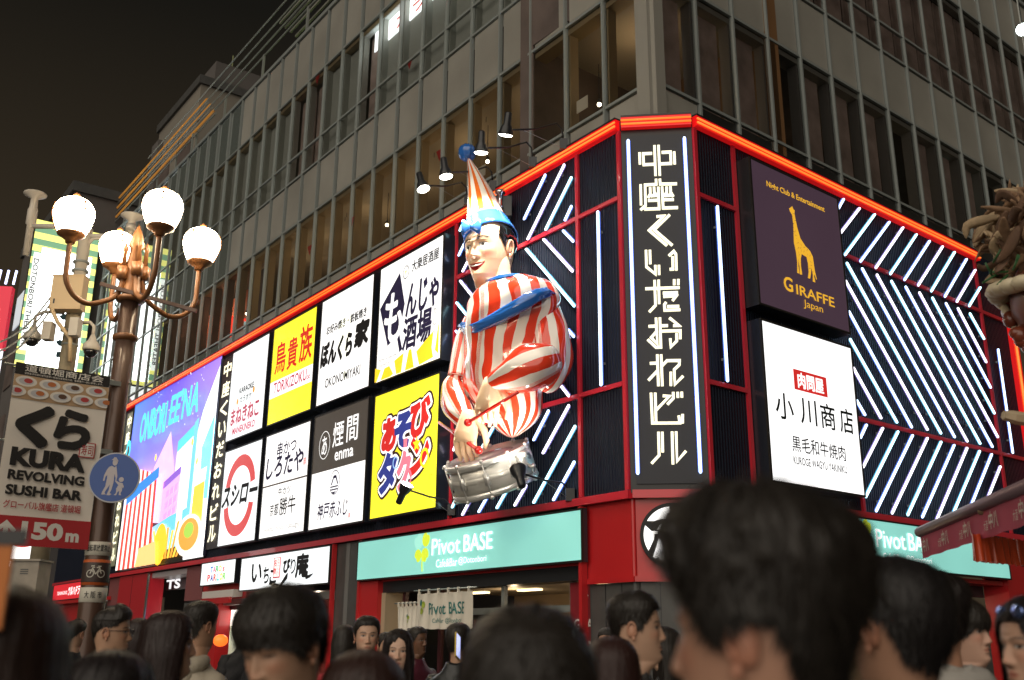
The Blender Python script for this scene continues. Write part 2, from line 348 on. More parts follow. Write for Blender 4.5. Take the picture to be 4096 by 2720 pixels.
# papers and tables by the restaurant windows
for px, py in ((2330, 420), (1925, 690), (960, 1150)):
    u, z = LEFT.uz(px, py, -.8); on(LEFT, MB().box(u-.16, u+.16, .79, .80, z-.12, z+.14), 'menu_card', mat('paper', (.62, .58, .48), .7))
for u0 in (-14.6, -12.2, -9.4, -7.1, -4.7, -2.4):
    b = MB().box(u0, u0+.9, 1.1, 1.7, SILL-.12, SILL-.06); b.box(u0+.4, u0+.5, 1.35, 1.45, 10.05, SILL-.12); on(LEFT, b, 'dining_table', M_DARKIN)
for px, py in ((1760, 620), (815, 660), (1408, 890), (1240, 1000), (1640, 255), (1271, 320)):
    u, z = LEFT.uz(px, py, -.62); on(LEFT, MB().prism([(u-.14, z+.13), (u+.14, z+.13), (u, z-.16)], .605, .612), 'fire_access_mark', mat('mark_red', (.45, .02, .02)))
# lit karaoke box behind the upper window
b = MB().box(-10.35, -5.0, .79, .815, 16.85, 17.44); kb = on(LEFT, b, 'window_lightbox', emit('box_white', (.94, 1, .98), 1.9))
b = MB(); add_text(b, 'カラ', -9.2, -7.75, 16.92, 17.36, .782, .02); sub(kb, b, 'lettering', E_REDP)
b = MB(); add_text(b, 'カ', -6.95, -6.5, 16.92, 17.36, .782, .02); sub(kb, b, 'lettering', E_REDP)
b = MB().poly([(-6.22+.2*math.cos(t*.4), 17.15+.26*math.sin(t*.4)) for t in range(16)], .782); sub(kb, b, 'round_mark', E_YELP)
on(LEFT, MB().box(-10.7, -5.0, .66, .80, 17.455, 17.49), 'box_lid', mat('white_lining', (.7, .74, .72)))
# red neon frame with pale tubes inside a window bay
P4 = [LEFT.uz(*q, -.9) for q in ((918, 1390), (928, 1268), (992, 1282), (988, 1345))]
b = MB()
for i in range(3): b.tube([(P4[i][0], .9, P4[i][1]), (P4[i+1][0], .9, P4[i+1][1])], .05, 6)
for i in range(6):
    x = P4[1][0]+.25+i*.24; b.tube([(x, .98, P4[0][1]+.25), (x, .98, P4[1][1]-.12-.06*i)], .035, 6, 1)
on(LEFT, b, 'neon_frame', [emit('neon_frame_red', (1, .06, .03), 1.4), emit('neon_frame_teal', (.35, .62, .58), .7)])

# ---- billboard band (three faces) and its trims
UL0, UR1 = -34.6, 10.75
on(LEFT, MB().box(UL0, 0, .0, YG+.02, ZB, ZN1-.02), 'billboard_backing', [M_CLAD])
on(RIGHT, MB().box(0, UR1, .0, YG+.02, ZB, ZN1-.02), 'billboard_backing', [M_CLAD])
on(CHAM, MB().box(0, CW, .0, .45, ZB, ZN1-.02), 'billboard_backing', [M_BLACK])
def strip(face, u0, u1):
    on(face, MB().box(u0, u1, -.10, .02, ZN0, ZN1), 'neon_channel', E_NEONR)
    for z in (ZN0+.055, ZN0+.125):
        on(face, MB().tube([(u0, -.115, z), (u1, -.115, z)], .017, 8), 'neon_tube', E_NEON, True)
    on(face, MB().box(u0, u1, -.11, YG+.1, ZN1, ZN1+.03), 'coping', M_BLACK)
strip(LEFT, -29.6, -.03); strip(CHAM, .0, CW); strip(RIGHT, .03, 9.45)
def trim(face, a, b, wd=.075, th=.05, m=None):
    on(face, MB().bar((a[0], -.02, a[1]), (b[0], -.02, b[1]), wd, th), 'trim', m or M_REDTRIM)
trim(LEFT, (-34.5, ZB-.02), (0, ZB-.02), .12, .1); trim(RIGHT, (0, ZB-.02), (UR1, ZB-.02), .12, .1); trim(CHAM, (0.02, ZB-.02), (CW-.02, ZB-.02), .12, .1)
for u in (-4.85, -1.10, -.045): trim(LEFT, (u, ZB+.05), (u, ZN0-.01))
for u in (.045, 1.03, 9.32): trim(RIGHT, (u, ZB+.05), (u, ZN0-.01))
trim(RIGHT, (4.0, ZB+.05), (4.0, 6.7))
for z in (8.53, 5.41):
    trim(LEFT, (-4.80, z), (-1.14, z)); trim(LEFT, (-1.06, z), (-.09, z)); trim(RIGHT, (.09, z), (.99, z)); trim(RIGHT, (3.6, z), (9.28, z)); trim(RIGHT, (9.36, z-.0), (UR1-.2, z))
on(RIGHT, MB().box(10.5, 10.75, -.10, .0, 4.4, 9.6), 'neon_channel', E_NEONR)
on(RIGHT, MB().tube([(10.58, -.115, 4.4), (10.58, -.115, 9.5)], .03, 8), 'neon_tube', E_NEON, True)
# ---- light tubes: one panel = one thing
def tube_panel(face, label, rows, loc, mode='diag'):
    u0, z0 = loc; t = thing('light_tube_panel', label, 'light panel', tuple(face.P(u0, z0, 0)), face.rz, 'light tube panels on the billboard band')
    for i, (a, b) in enumerate(rows):
        q = MB(); A = (a[0]-u0, -.085, a[1]-z0); B = (b[0]-u0, -.085, b[1]-z0)
        q.tube([A, B], .0225, 8); q.ball(A, .0225, 8); q.ball(B, .0225, 8)
        d = Vector(B)-Vector(A); L = d.length
        for f in ((.12, .88) if L > .6 else (.5,)):
            c = Vector(A)+d*f; q.box(c.x-.02, c.x+.02, -.06, .0, c.z-.02, c.z+.02, 1)
        q.bar((A[0], -.064, A[2]), (B[0], -.064, B[2]), .068, .012, (0, -1, 0), 2)  # halo strip: the tube's glow on the wall put in as an emissive bar
        q.build('tube', [TUBES[i % 3] if mode == 'diag' else TUBES[0], M_GREY, HALOS[i % 3] if mode == 'diag' else HALOS[0]], t, False)
    return t
def px(face, lst, k, off=.085):
    o = {2: (1366, 0), 5: (1366, 1354), 3: (2730, 0), 6: (2730, 1354)}
    r = []
    for (c1, x1, y1, c2, x2, y2) in lst:
        r.append((face.uz(o[c1][0]+x1/1.1479, o[c1][1]+y1/1.1479, off), face.uz(o[c2][0]+x2/1.1479, o[c2][1]+y2/1.1479, off)))
    return r
S = lambda c, l: [(c, a, b, c, d, e) for a, b, d, e in l]
# 45 degree bars measured on the wall; ends continue behind the clown
tube_panel(LEFT, 'slanting white light tubes beside the clown hat, top panel under the red neon', px(LEFT, S(2, [(935, 803, 838, 1005), (1022, 757, 855, 1097), (1055, 815, 937, 1053), (1055, 947, 1026, 1010), (768, 915, 735, 985), (560, 1018, 543, 1058), (572, 1100, 538, 1172), (590, 1180, 556, 1245)]), 0), (-3, 8.6))
tube_panel(LEFT, 'slanting white light tubes behind the clown shoulders, tall middle panel', px(LEFT, S(2, [(1018, 1060, 1063, 1108), (928, 1100, 1060, 1245), (848, 1145, 1068, 1405), (1038, 1513, 1066, 1545), (545, 1290, 640, 1410), (528, 1390, 620, 1505), (525, 1520, 610, 1625)])+[(5, 970, 170, 5, 1043, 263)], 0), (-3, 5.5))
tube_panel(LEFT, 'slanting white light tubes around the snare drum, lowest panel', px(LEFT, S(5, [(950, 332, 882, 465), (1043, 308, 925, 525), (1072, 403, 882, 752), (1068, 567, 973, 740), (847, 675, 795, 765), (790, 640, 713, 777), (715, 645, 630, 795), (640, 650, 555, 808), (695, 410, 610, 565), (585, 505, 540, 590), (530, 470, 514, 512), (522, 742, 508, 774)]), 0), (-3, 3.9))
tube_panel(LEFT, 'single upright white tube left of the vertical cream letters', [(LEFT.uz(2391, 847, .085), LEFT.uz(2404, 1539.5, .085))], (-.6, 5.5), 'v')
tube_panel(RIGHT, 'single upright white tube right of the vertical cream letters, left of the giraffe sign', [(RIGHT.uz(2869.6, 826, .085), RIGHT.uz(2910.5, 1523, .085))], (.55, 5.5), 'v')
tube_panel(CHAM, 'pair of tall upright tubes flanking the vertical cream letters on the corner', [(CHAM.uz(2512.5, 561.6, .085), CHAM.uz(2551, 1893, .085)), (CHAM.uz(2737.5, 551, .085), CHAM.uz(2802, 1888, .085))], (.57, 4), 'v')
tube_panel(RIGHT, 'row of light tubes leaning right, top panel right of the giraffe sign', px(RIGHT, S(3, [(740, 915, 718, 955), (813, 957, 728, 1068), (883, 985, 747, 1170), (950, 1020, 818, 1200), (1013, 1045, 888, 1230), (1075, 1077, 955, 1258), (1135, 1107, 1020, 1285), (1195, 1132, 1083, 1310), (1250, 1158, 1143, 1337), (1305, 1190, 1205, 1362), (1345, 1240, 1260, 1385), (1368, 1320, 1317, 1405)]), 0), (6.5, 8.6))
tube_panel(RIGHT, 'row of light tubes leaning left, tall middle panel right of the white meat shop sign', [(RIGHT.uz(*a, .085), RIGHT.uz(*b, .085)) for a, b in (((3427, 1602), (3460, 1659)), ((3414, 1471.6), (3524.5, 1672)), ((3401, 1357), (3588, 1689)), ((3396, 1246), (3647, 1708.6)), ((3383, 1124), (3710, 1718)), ((3388, 1052), (3764, 1733)), ((3449, 1074), (3819, 1748)), ((3508, 1099), (3869.5, 1765)), ((3566, 1124), (3921, 1774)), ((3623, 1147), (3970, 1787)), ((3678, 1170), (3991.5, 1748)), ((3730, 1191), (3978, 1653)), ((3784, 1213), (3963, 1550)), ((3832, 1233), (3945, 1448)), ((3880, 1254), (3936.5, 1355)))], (6.5, 5.5))
tube_panel(RIGHT, 'row of light tubes leaning right, lowest panel above the awning', px(RIGHT, S(6, [(845, 397, 818, 455), (920, 412, 830, 590), (990, 428, 842, 727), (1057, 445, 890, 792), (1125, 458, 963, 802), (1188, 475, 1035, 810), (1248, 490, 1102, 820), (1307, 503, 1168, 832), (1365, 517, 1228, 840), (1420, 532, 1300, 830), (1460, 588, 1375, 800), (1475, 695, 1440, 780)]), 0), (6.5, 3.9))
tube_panel(RIGHT, 'single upright white tube by the red neon end of the band', [(RIGHT.uz(3993, 1398, .085), RIGHT.uz(4051.5, 1811, .085))], (9.9, 5.5), 'v')

# ---- double-line cream letters on the corner
Lt = thing('vertical_letter_sign', 'tall black corner panel with nine cream double-line letters stacked vertically', 'sign', tuple(CHAM.P(0, 3.85, 0)), CHAM.rz)
b = MB().box(.09, CW-.09, -.03, -.002, 0.0, 5.75); b.build('panel', mat('letter_panel', (.007, .009, .019), .4), Lt)
z7 = lambda x, y: CHAM.uz(2250+x/2.24, 400+y/2.24, .06); z6 = lambda x, y: CHAM.uz(2450+x/2.6125, 980+y/2.6125, .06); z8 = lambda x, y: CHAM.uz(2250+x/2.24, 1500+y/2.24, .06)
GLY = [('7', [[(690, 468), (694, 572)], [(803, 475), (722, 478), (728, 577), (822, 572)], [(824, 405), (834, 675)], [(860, 403), (872, 673)], [(888, 467), (968, 463), (972, 566), (878, 570)], [(1000, 462), (1006, 572)]]),
 ('7', [[(838, 705), (840, 752), (740, 758), (744, 942), (700, 982)], [(700, 755), (704, 938)], [(872, 705), (876, 750), (1026, 748)], [(785, 782), (787, 838), (768, 872)], [(820, 778), (823, 828), (852, 858)], [(858, 778), (866, 972), (732, 976)], [(892, 776), (902, 966), (1035, 962)], [(766, 898), (852, 894)], [(905, 891), (998, 889)], [(932, 775), (934, 826), (908, 858)], [(966, 772), (970, 826), (992, 862)], [(790, 856), (842, 852)], [(920, 854), (972, 850)]]),
 ('7', [[(842, 1042), (910, 1034), (776, 1165), (936, 1302)], [(960, 1026), (822, 1160), (984, 1300)]]),
 ('6', [[(350, 50), (355, 225), (450, 302), (447, 208)], [(391, 50), (395, 195)], [(485, 208), (488, 308)], [(590, 110), (640, 63), (663, 95), (668, 262)], [(628, 118), (632, 250), (597, 252)]]),
 ('6', [[(440, 365), (450, 628), (385, 697)], [(482, 362), (488, 612)], [(342, 455), (702, 442)], [(645, 358), (645, 414)], [(688, 356), (688, 412)], [(526, 500), (684, 495)], [(530, 537), (668, 530), (628, 580)], [(560, 595), (542, 622), (546, 680), (710, 674)], [(570, 640), (698, 637)]]),
 ('6', [[(455, 758), (461, 900), (405, 965), (470, 1030), (462, 900)], [(495, 756), (506, 1066), (455, 1067), (368, 985)], [(376, 848), (444, 845)], [(512, 842), (580, 840)], [(515, 898), (708, 893), (708, 980)], [(670, 922), (672, 1000), (610, 1063), (604, 976)], [(595, 760), (700, 842), (634, 840)]]),
 ('6', [[(468, 1142), (480, 1472)], [(508, 1142), (521, 1472)], [(390, 1235), (462, 1232)], [(466, 1316), (376, 1412)], [(520, 1258), (570, 1207), (700, 1205), (698, 1250), (645, 1300), (652, 1455), (738, 1368)], [(610, 1325), (610, 1470)]]),
 ('8', [[(793, 158), (806, 430), (1052, 428), (1042, 362)], [(831, 158), (838, 414)], [(842, 310), (958, 188), (898, 185)], [(992, 152), (994, 206), (940, 262)], [(1032, 152), (1034, 202)], [(1068, 150), (1070, 200)], [(1076, 350), (1076, 432)]]),
 ('8', [[(860, 508), (866, 718), (798, 792)], [(894, 508), (898, 692)], [(982, 506), (990, 800)], [(1018, 505), (1027, 772), (1106, 680)]])]
for src, strokes in GLY:
    fn = {'7': z7, '6': z6, '8': z8}[src]; b = MB(); wd = .040
    for n_, st in enumerate(strokes):
        P = [Vector((*fn(*q),)) for q in st]; y0 = -.062-.0015*(n_ % 7)
        R = []
        for i, q in enumerate(P):                                # mitred ribbon
            d1 = (P[i]-P[i-1]).normalized() if i else (P[1]-P[0]).normalized(); d2 = (P[i+1]-P[i]).normalized() if i < len(P)-1 else d1
            n1 = Vector((-d1.y, d1.x)); n2 = Vector((-d2.y, d2.x)); mm = (n1+n2).normalized(); k = min(1.9, 1/max(.35, mm.dot(n1)))
            R.append([(q.x+s_*mm.x*wd/2*k, y, q.y-3.85+s_*mm.y*wd/2*k) for s_, y in ((-1, y0), (1, y0), (1, -.03), (-1, -.03))])
        b.rings(R)
    b.build('letter', E_CREAM, Lt)

# ---- storefront level
on(LEFT, MB().box(-1.07, -.002, .06, .5, 2.47, ZB-.08), 'red_panel', M_RED); on(CHAM, MB().box(.0, CW, .06, .45, 2.47, ZB-.085), 'red_panel', M_RED); on(RIGHT, MB().box(.002, 1.0, .06, .5, 2.47, ZB-.08), 'red_panel', M_RED)
for f_, a_, b_ in ((LEFT, -1.07, 0), (CHAM, 0, CW), (RIGHT, 0, 1.0)):
    on(f_, MB().box(a_+.02, b_-.02, .02, .06, 2.44, 2.52), 'red_rail', M_RED); on(f_, MB().box(a_, b_, .1, .5, 0, 2.44), 'stone_base', M_STONE)
    for i in range(1, 3): on(f_, MB().box(a_+(b_-a_)*i/3-.006, a_+(b_-a_)*i/3+.006, .094, .1, 0, 2.43), 'tile_joint', M_BLACK)
trim(LEFT, (-1.09, 0), (-1.09, ZB-.1), .07, .12, M_RED)
on(LEFT, MB().box(-8.2, -7.46, .0, .5, 0, 2.76), 'red_column', M_RED); on(LEFT, MB().box(-8.3, -8.2, -.02, .5, 0, 3.62), 'red_column', M_RED)
on(LEFT, MB().box(-9.42, -8.3, .05, .5, 0, ZB-.1), 'stone_column', M_STONE); on(LEFT, MB().box(-8.98, -8.82, .042, .05, 0, ZB-.1), 'column_stripe', mat('stripe_grey', (.17, .17, .165), .4))
trim(LEFT, (-9.42, 0), (-9.42, 3.62), .05, .1, M_RED)
# soffit beam and glass front under the left green sign
on(LEFT, MB().box(-7.46, -1.13, .12, .5, 2.52, 2.78), 'beam', mat('dark_beam', (.02, .022, .026), .4)); on(LEFT, MB().box(-7.46, -1.13, .08, .12, 2.74, 2.78), 'beam_edge', M_RED)
M_WARM = mat('cafe_wall', (.48, .36, .22), .6, 0, 0, 0, 0, .12, .7); M_MAROON = mat('maroon_frame', (.06, .012, .018), .4)
on(LEFT, MB().box(-7.5, -1.1, 3.5, 3.6, 0, 2.6), 'cafe_back_wall', M_WARM); on(LEFT, MB().box(-7.5, -1.1, .5, 3.5, 2.56, 2.6), 'cafe_ceiling', mat('cafe_ceil', (.45, .38, .28), .6))
on(LEFT, MB().box(-7.46, -7.3, .1, .5, 0, 2.52), 'jamb', mat('beige_jamb', (.42, .33, .22), .6))
for u in (-6.9, -5.6, -3.6, -1.75): on(LEFT, MB().box(u-.04, u+.04, .3, .38, 0, 2.52), 'door_frame', M_MAROON if u < -5 else M_GREY)
on(LEFT, MB().box(-6.9, -1.2, .29, .39, 2.05, 2.16), 'door_frame', M_GREY)
for u, v_ in ((-6.86, -5.64), (-5.56, -3.64), (-3.56, -1.79)):
    on(LEFT, MB().add([(u, .34, .1), (v_, .34, .1), (v_, .34, 2.05), (u, .34, 2.05)], [(0, 1, 2, 3)]), 'shop_glass', glass('shop_glass', (.9, .9, .88), .8))
for u in (-6.3, -4.6, -2.6): on(LEFT, MB().box(u-.3, u+.3, 1.6, 1.75, 2.52, 2.55), 'cafe_light', emit('cafe_lamp', (1, .78, .42), 3.5))
inner_light(LEFT, -5.0, 2.3, 1.6, 14, (1, .72, .42)); inner_light(LEFT, -2.4, 2.3, 1.6, 8, (1, .72, .5))
on(LEFT, MB().box(-6.6, -5.75, 1.2, 1.26, .2, 2.0), 'cafe_shelf', M_MAROON); on(LEFT, MB().box(-3.3, -2.9, 1.2, 1.26, .9, 1.9), 'menu_board', mat('menu_dark', (.1, .02, .03)))
b = MB().box(-1.72, -1.14, .25, .3, 1.2, 2.5); q = on(LEFT, b, 'notice_board', mat('notice_red', (.25, .02, .03), .4))
b = MB(); b.poly([(-1.42, 2.1), (-1.34, 2.1), (-1.34, 2.28), (-1.27, 2.28), (-1.38, 2.44), (-1.49, 2.28), (-1.42, 2.28)], .246); sub(q, b, 'arrow', mat('notice_white', (.75, .72, .7)))
for w__, z0, z1 in (('GRA', 1.78, 1.94), ('Monday', 1.55, 1.63)): b = MB(); add_text(b, w__, -1.63, -1.17, z0, z1, .246, .02); sub(q, b, 'lettering', mat('notice_white', (.75, .72, .7)))
# right storefront
on(RIGHT, MB().box(1.0, 8.9, .5, .56, 2.5, 2.8), 'beam', mat('dark_beam', (.02, .022, .026), .4)); on(RIGHT, MB().box(1.05, 8.9, 2.6, 2.7, 0, 2.7), 'cafe_back_wall', M_WARM); on(RIGHT, MB().box(8.92, 9.9, .0, .5, 0, ZB-.1), 'red_column', M_RED)
on(RIGHT, MB().box(9.9, 16, .1, .5, 0, ZB-.1), 'stone_column', M_STONE); on(RIGHT, MB().box(1.0, 8.9, .08, .5, 2.72, 2.8), 'beam_edge', M_RED)
for u in (2.4, 4.6, 6.6, 7.6): on(RIGHT, MB().box(u-.05, u+.05, .3, .4, 0, 2.72), 'door_frame', M_GREY)
b = MB().box(5.5, 6.4, .5, .52, .8, 2.5); b.poly([(5.6, 2.3), (6.3, 2.35), (6.2, 1.7), (5.8, 1.5)], .495, 1); b.poly([(5.55, 1.6), (6.1, 1.5), (5.9, 1.1)], .494, 2); on(RIGHT, b, 'window_poster', [mat('poster_yellow', (.6, .4, .02)), mat('poster_orange', (.6, .18, .05)), mat('poster_cream', (.6, .55, .45))])
inner_light(RIGHT, 4.5, 2.3, 1.4, 14, (1, .72, .42)); inner_light(RIGHT, 7.4, 2.3, 1.4, 10, (1, .72, .5))
# left part of the storefront: ichibirian-type stall, red bay, station entrance, drugstore
on(LEFT, MB().box(-16.3, -9.45, 1.8, 1.9, 0, 2.8), 'stall_back_wall', mat('stall_wall', (.30, .04, .03), .6)); on(LEFT, MB().box(-16.3, -9.45, .5, 1.8, 2.7, 2.79), 'stall_ceiling', M_BLACK)
a = LEFT.uz(872, 2444, -.5); c_ = LEFT.uz(968, 2502, -.5); on(LEFT, MB().box(a[0], c_[0], .5, .6, c_[1], a[1]), 'stall_lightbox', E_SHOP); on(LEFT, MB().box(a[0], c_[0], .45, .6, a[1]+.01, a[1]+.14), 'dark_signboard', M_BLACK); on(LEFT, MB().box(a[0]-.2, a[0]+3.0, .35, .8, 0, .95), 'counter', M_INK)
a = LEFT.uz(895, 2398, -.3); on(LEFT, MB().box(a[0], -9.6, .25, .6, a[1]-.16, a[1]), 'hood', mat('steel_hood', (.4, .4, .38), .35, .6))
a = LEFT.uz(970, 2423, -.6); c_ = LEFT.uz(1060, 2482, -.6); b = MB().box(a[0], c_[0], .6, .62, c_[1], a[1]); b.poly([(a[0]+.55+.16*math.cos(i*.5), (a[1]+c_[1])/2+.2*math.sin(i*.5)) for i in range(12)], .597, 1); on(LEFT, b, 'red_curtain', [mat('curtain_red', (.5, .03, .03), .7), mat('curtain_print', (.7, .55, .5))])
on(LEFT, MB().box(-9.95, -9.55, .5, .55, .8, 2.3), 'side_poster', [emit('poster_glow', (.9, .35, .08), .7)])
inner_light(LEFT, -12, 2.5, .9, 14, (1, .8, .6))
a = LEFT.uz(882, 2562, .3); b = MB(); b.ball((a[0], -.3, a[1]), .19, 16, 0, (1, 1, .8)); on(LEFT, b, 'orange_lantern', emit('lantern_orange', (1, .16, .02), 1.4), True)
on(LEFT, MB().box(-17.6, -16.35, .12, .5, 0, 3.62), 'red_bay', M_RED); on(LEFT, MB().box(-16.35, -14.5, .12, .5, 2.62, 3.62), 'red_lintel', M_RED); on(LEFT, MB().box(-16.9, -14.7, -.16, .1, 2.66, 2.84), 'awning_box', mat('awning_white', (.6, .58, .54), .45)); on(LEFT, MB().box(-16.8, -14.75, -.24, -.16, 2.50, 2.64), 'awning_valance', M_RED); on(LEFT, MB().box(-19.0, -17.6, .1, .5, 0, 2.6), 'stone_column', M_STONE); on(LEFT, MB().box(-18.4, -18.25, .092, .1, 0, 2.6), 'column_stripe', mat('stripe_grey', (.17, .17, .165), .4))
on(LEFT, MB().box(-19.0, -17.62, .09, .5, 2.66, ZB-.1), 'red_grey_panel', mat('dusty_red', (.2, .06, .06), .6))
on(LEFT, MB().box(-22.2, -19.0, 2.2, 2.3, 0, 3.6), 'entrance_back_wall', mat('hall_wall', (.62, .62, .5), .6)); on(LEFT, MB().box(-22.2, -19.0, .1, 2.2, 3.45, 3.6), 'entrance_ceiling', mat('hall_ceiling', (.45, .40, .42), .3))
f0 = LEFT.uz(660, 2296, -.9)[1]; f1 = LEFT.uz(660, 2362, -.9)[1]; b = MB().box(-23.2, -17.5, .9, 1.0, f1, f0); q = on(LEFT, b, 'entrance_fascia', mat('fascia_grey', (.18, .19, .21), .5)); b = MB(); a = LEFT.uz(668, 2318, -.9); c_ = LEFT.uz(720, 2352, -.9); add_text(b, 'TS', a[0], c_[0], c_[1], a[1]-.02, .895, .03); sub(q, b, 'lettering', E_WHITEP)
on(LEFT, MB().box(-21.6, -20.0, 1.3, 1.6, 2.45, 2.6), 'entrance_light', E_SHOP); on(LEFT, MB().box(-19.55, -19.1, .9, .95, 1.2, 2.6), 'blue_poster', [emit('poster_blue', (.03, .12, .45), .8)])
inner_light(LEFT, -20.6, 2.2, 1.5, 34, (1, .97, .80))
on(LEFT, MB().box(-25.4, -22.2, .02, .5, 0, 3.62), 'red_column', mat('bright_red_panel', (.5, .015, .03), .3, 0, .5)); on(LEFT, MB().box(-22.3, -22.18, -.02, .02, 0, 3.6), 'steel_edge', mat('steel', (.6, .6, .6), .2, .9)); on(LEFT, MB().box(-23.95, -23.93, .015, .02, 0, 3.6), 'panel_joint', M_BLACK)
on(LEFT, MB().box(-26.8, -25.4, .1, .5, 0, 2.7), 'stone_column', M_STONE); on(LEFT, MB().box(-26.8, -25.4, .09, .5, 2.7, ZB-.1), 'red_grey_panel', mat('dusty_red', (.2, .06, .06), .6))
on(LEFT, MB().box(-34.6, -25.6, 1.6, 1.7, 0, 3.0), 'drugstore_wall', mat('drug_wall', (.6, .58, .45), .6)); on(LEFT, MB().box(-34.6, -25.6, .1, 1.6, 2.95, 3.02), 'drugstore_ceiling', M_PANEL)
on(LEFT, MB().box(-34.6, -31.0, .2, .3, 0, 2.95), 'red_shutter', M_RED); inner_light(LEFT, -28.5, 2.6, .8, 18, (1, .98, .85)); trim(LEFT, (-34.6, 2.95), (-26.4, 2.95), .12, .2, M_RED)
for f_ in (1, 2): on(LEFT, MB().box(-29.5-f_*.5, -29.45-f_*.5, .25, .3, 0, 2.9), 'door_frame', M_GREY)
on(LEFT, MB().box(-29.2, -26.9, -.03, 0, 6.0, 8.2), 'white_window_frame', mat('win_white', (.6, .62, .58), .4)); on(LEFT, MB().box(-29.0, -27.1, -.036, -.03, 6.15, 8.05), 'dark_window', M_DARKIN)
# roof structures: pipes, rails, pergola, green lit wall
def rp(x, y, off=-1.0): u, z = LEFT.uz(x, y, off); return (u, -off, z)
M_PIPE = mat('roof_pipe', (.32, .34, .32), .4, .4); M_OR = emit('pipe_orange', (.62, .26, .04), .30, False)
rz = thing('rooftop_sign_frame', 'long horizontal orange and grey bars along the roof edge', 'sign frame', tuple(LEFT.P(-28, TOP, -1)), LEFT.rz)
A0 = rp(828, 396); A1 = rp(475, 822)
for i in range(6):
    z = A0[2]-i*.24; b = MB().tube([(-39+28, 0, z-TOP), (A0[0]+28+i*.25, 0, z-TOP)], .045 if i % 2 == 0 else .03, 6)
    b.build('orange_bar' if i in (0, 2, 4) else 'grey_bar', M_OR if i in (0, 2, 4) else M_PIPE, rz)
for k in range(7):
    u = A0[0]-1.0-k*2.4; MB().box(u+28-.03, u+28+.03, .05, .1, -.5, A0[2]-TOP).build('post', M_PIPE, rz)
rr = thing('rooftop_railing', 'thin dark pipes and slatted pergola on the roof edge at the top of the photo', 'railing', tuple(LEFT.P(-12, TOP, -1)), LEFT.rz)
for (x0, y0), (x1, y1) in (((1145, 0), (850, 363)), ((1187, 0), (850, 400)), ((1225, 0), (850, 440)), ((1262, 0), (960, 260))):
    a = rp(x0, y0); c2 = rp(x1, y1); MB().tube([(a[0]+12, 0, a[2]-TOP), (c2[0]+12-8, 0, a[2]-TOP)], .03, 6).build('pipe', M_PIPE, rr)
for k in range(5): MB().box(-14+k*3.5, -13.9+k*3.5, -.03, .03, -.4, 1.6).build('post', M_PIPE, rr)
for i in range(6):
    a = rp(1120+i*10, 97+i*13); MB().box(a[0]+12, a[0]+12+7, -.03+.1*i, .03+.1*i, a[2]-TOP, a[2]-TOP+.07).build('slat', mat('slat', (.2, .2, .17), .5), rr)
gw = thing('rooftop_green_wall', 'green lit plant room wall above the roof edge', 'plant room', tuple(LEFT.P(-19.5, TOP-.4, -3.2)), LEFT.rz)
b = MB().box(-6.5, 2.2, 0, 2.5, 0, 2.0); b.build('wall', mat('green_wall', (.2, .3, .08), .7), gw); MB().box(-6.6, 2.3, -.1, 2.6, 2.0, 2.12).build('roof', M_STONE, gw)
d = bpy.data.lights.new('green_light', 'POINT'); d.energy = 16; d.color = (.7, 1, .3); o = bpy.data.objects.new('green_light', d); C.objects.link(o); o.location = tuple(LEFT.P(-18.3, TOP+.5, -2.4))

# ------------------------------------------------------------------ signs on the wall
class Sign:
    def __init__(s, face, u0, u1, z0, z1, depth, label, fm, group=None, cat='sign', name='lightbox_sign', rim=.035, case=None):
        s.w = u1-u0; s.h = z1-z0; s.d = depth; s.t = thing(name, label, cat, tuple(face.P(u0, z0, .004)), face.rz, group)
        b = MB().box(-rim, s.w+rim, -depth+.02, 0, -rim, s.h+rim); b.build('case', case or M_CASE, s.t)
        b = MB()
        for x0, x1, a, c in ((-rim, s.w+rim, s.h, s.h+rim), (-rim, s.w+rim, -rim, 0), (-rim, 0, 0, s.h), (s.w, s.w+rim, 0, s.h)): b.box(x0, x1, -depth-.012, -depth+.02, a, c)
        b.build('frame', M_FRAME, s.t)
        s.layer = 0
        MB().box(0, s.w, -depth, -depth+.02, 0, s.h).build('lit_face', fm, s.t)
    def y(s): s.layer += 1; return -s.d-.0025*s.layer
    def text(s, body, x0, x1, t0, t1, m, bold=.0, shear=0, name='lettering', rot=0, warp=None):
        b = MB(); cjk = any(ord(c) > 0x2e80 for c in body)
        if (cjk and bold > .006) or bold > .032:
            r = bold*(t1-t0)*s.h*1.0; add_fat(b, body, x0*s.w+r, x1*s.w-r, (1-t1)*s.h+r, (1-t0)*s.h-r, s.y(), r, 0., shear, 10)
        else: add_text(b, body, x0*s.w, x1*s.w, (1-t1)*s.h, (1-t0)*s.h, s.y(), bold, shear, 0, rot, warp)
        return b.build(name, m, s.t)
    def poly(s, pts, m, name='printed_shape'):
        return MB().poly([(x*s.w, (1-t)*s.h) for x, t in pts], s.y()).build(name, m, s.t)
    def ring(s, cx, ct, rx, rt, th, m, a0=0, a1=360, name='ring_mark', n=40, th1=None):
        P = []; full = abs(a1-a0) >= 360; y = s.y(); b = MB()
        for i in range(n+1):
            a = math.radians(a0+(a1-a0)*i/n); th_ = th+((th1-th)*math.sin(math.pi*i/n) if th1 is not None else 0)
            P.append(((cx+rx*math.cos(a))*s.w, (1-ct+rt*math.sin(a))*s.h, (cx+(rx-th_/s.w)*math.cos(a))*s.w, (1-ct+(rt-th_/s.h)*math.sin(a))*s.h))
        for i in range(n): q, r = P[i], P[i+1]; b.add([(q[0], y, q[1]), (q[2], y, q[3]), (r[2], y, r[3]), (r[0], y, r[1])], [(0, 1, 2, 3)] if a1 < a0 else [(3, 2, 1, 0)])
        return b.build(name, m, s.t)
GS = 'lightbox signs on the billboard band'
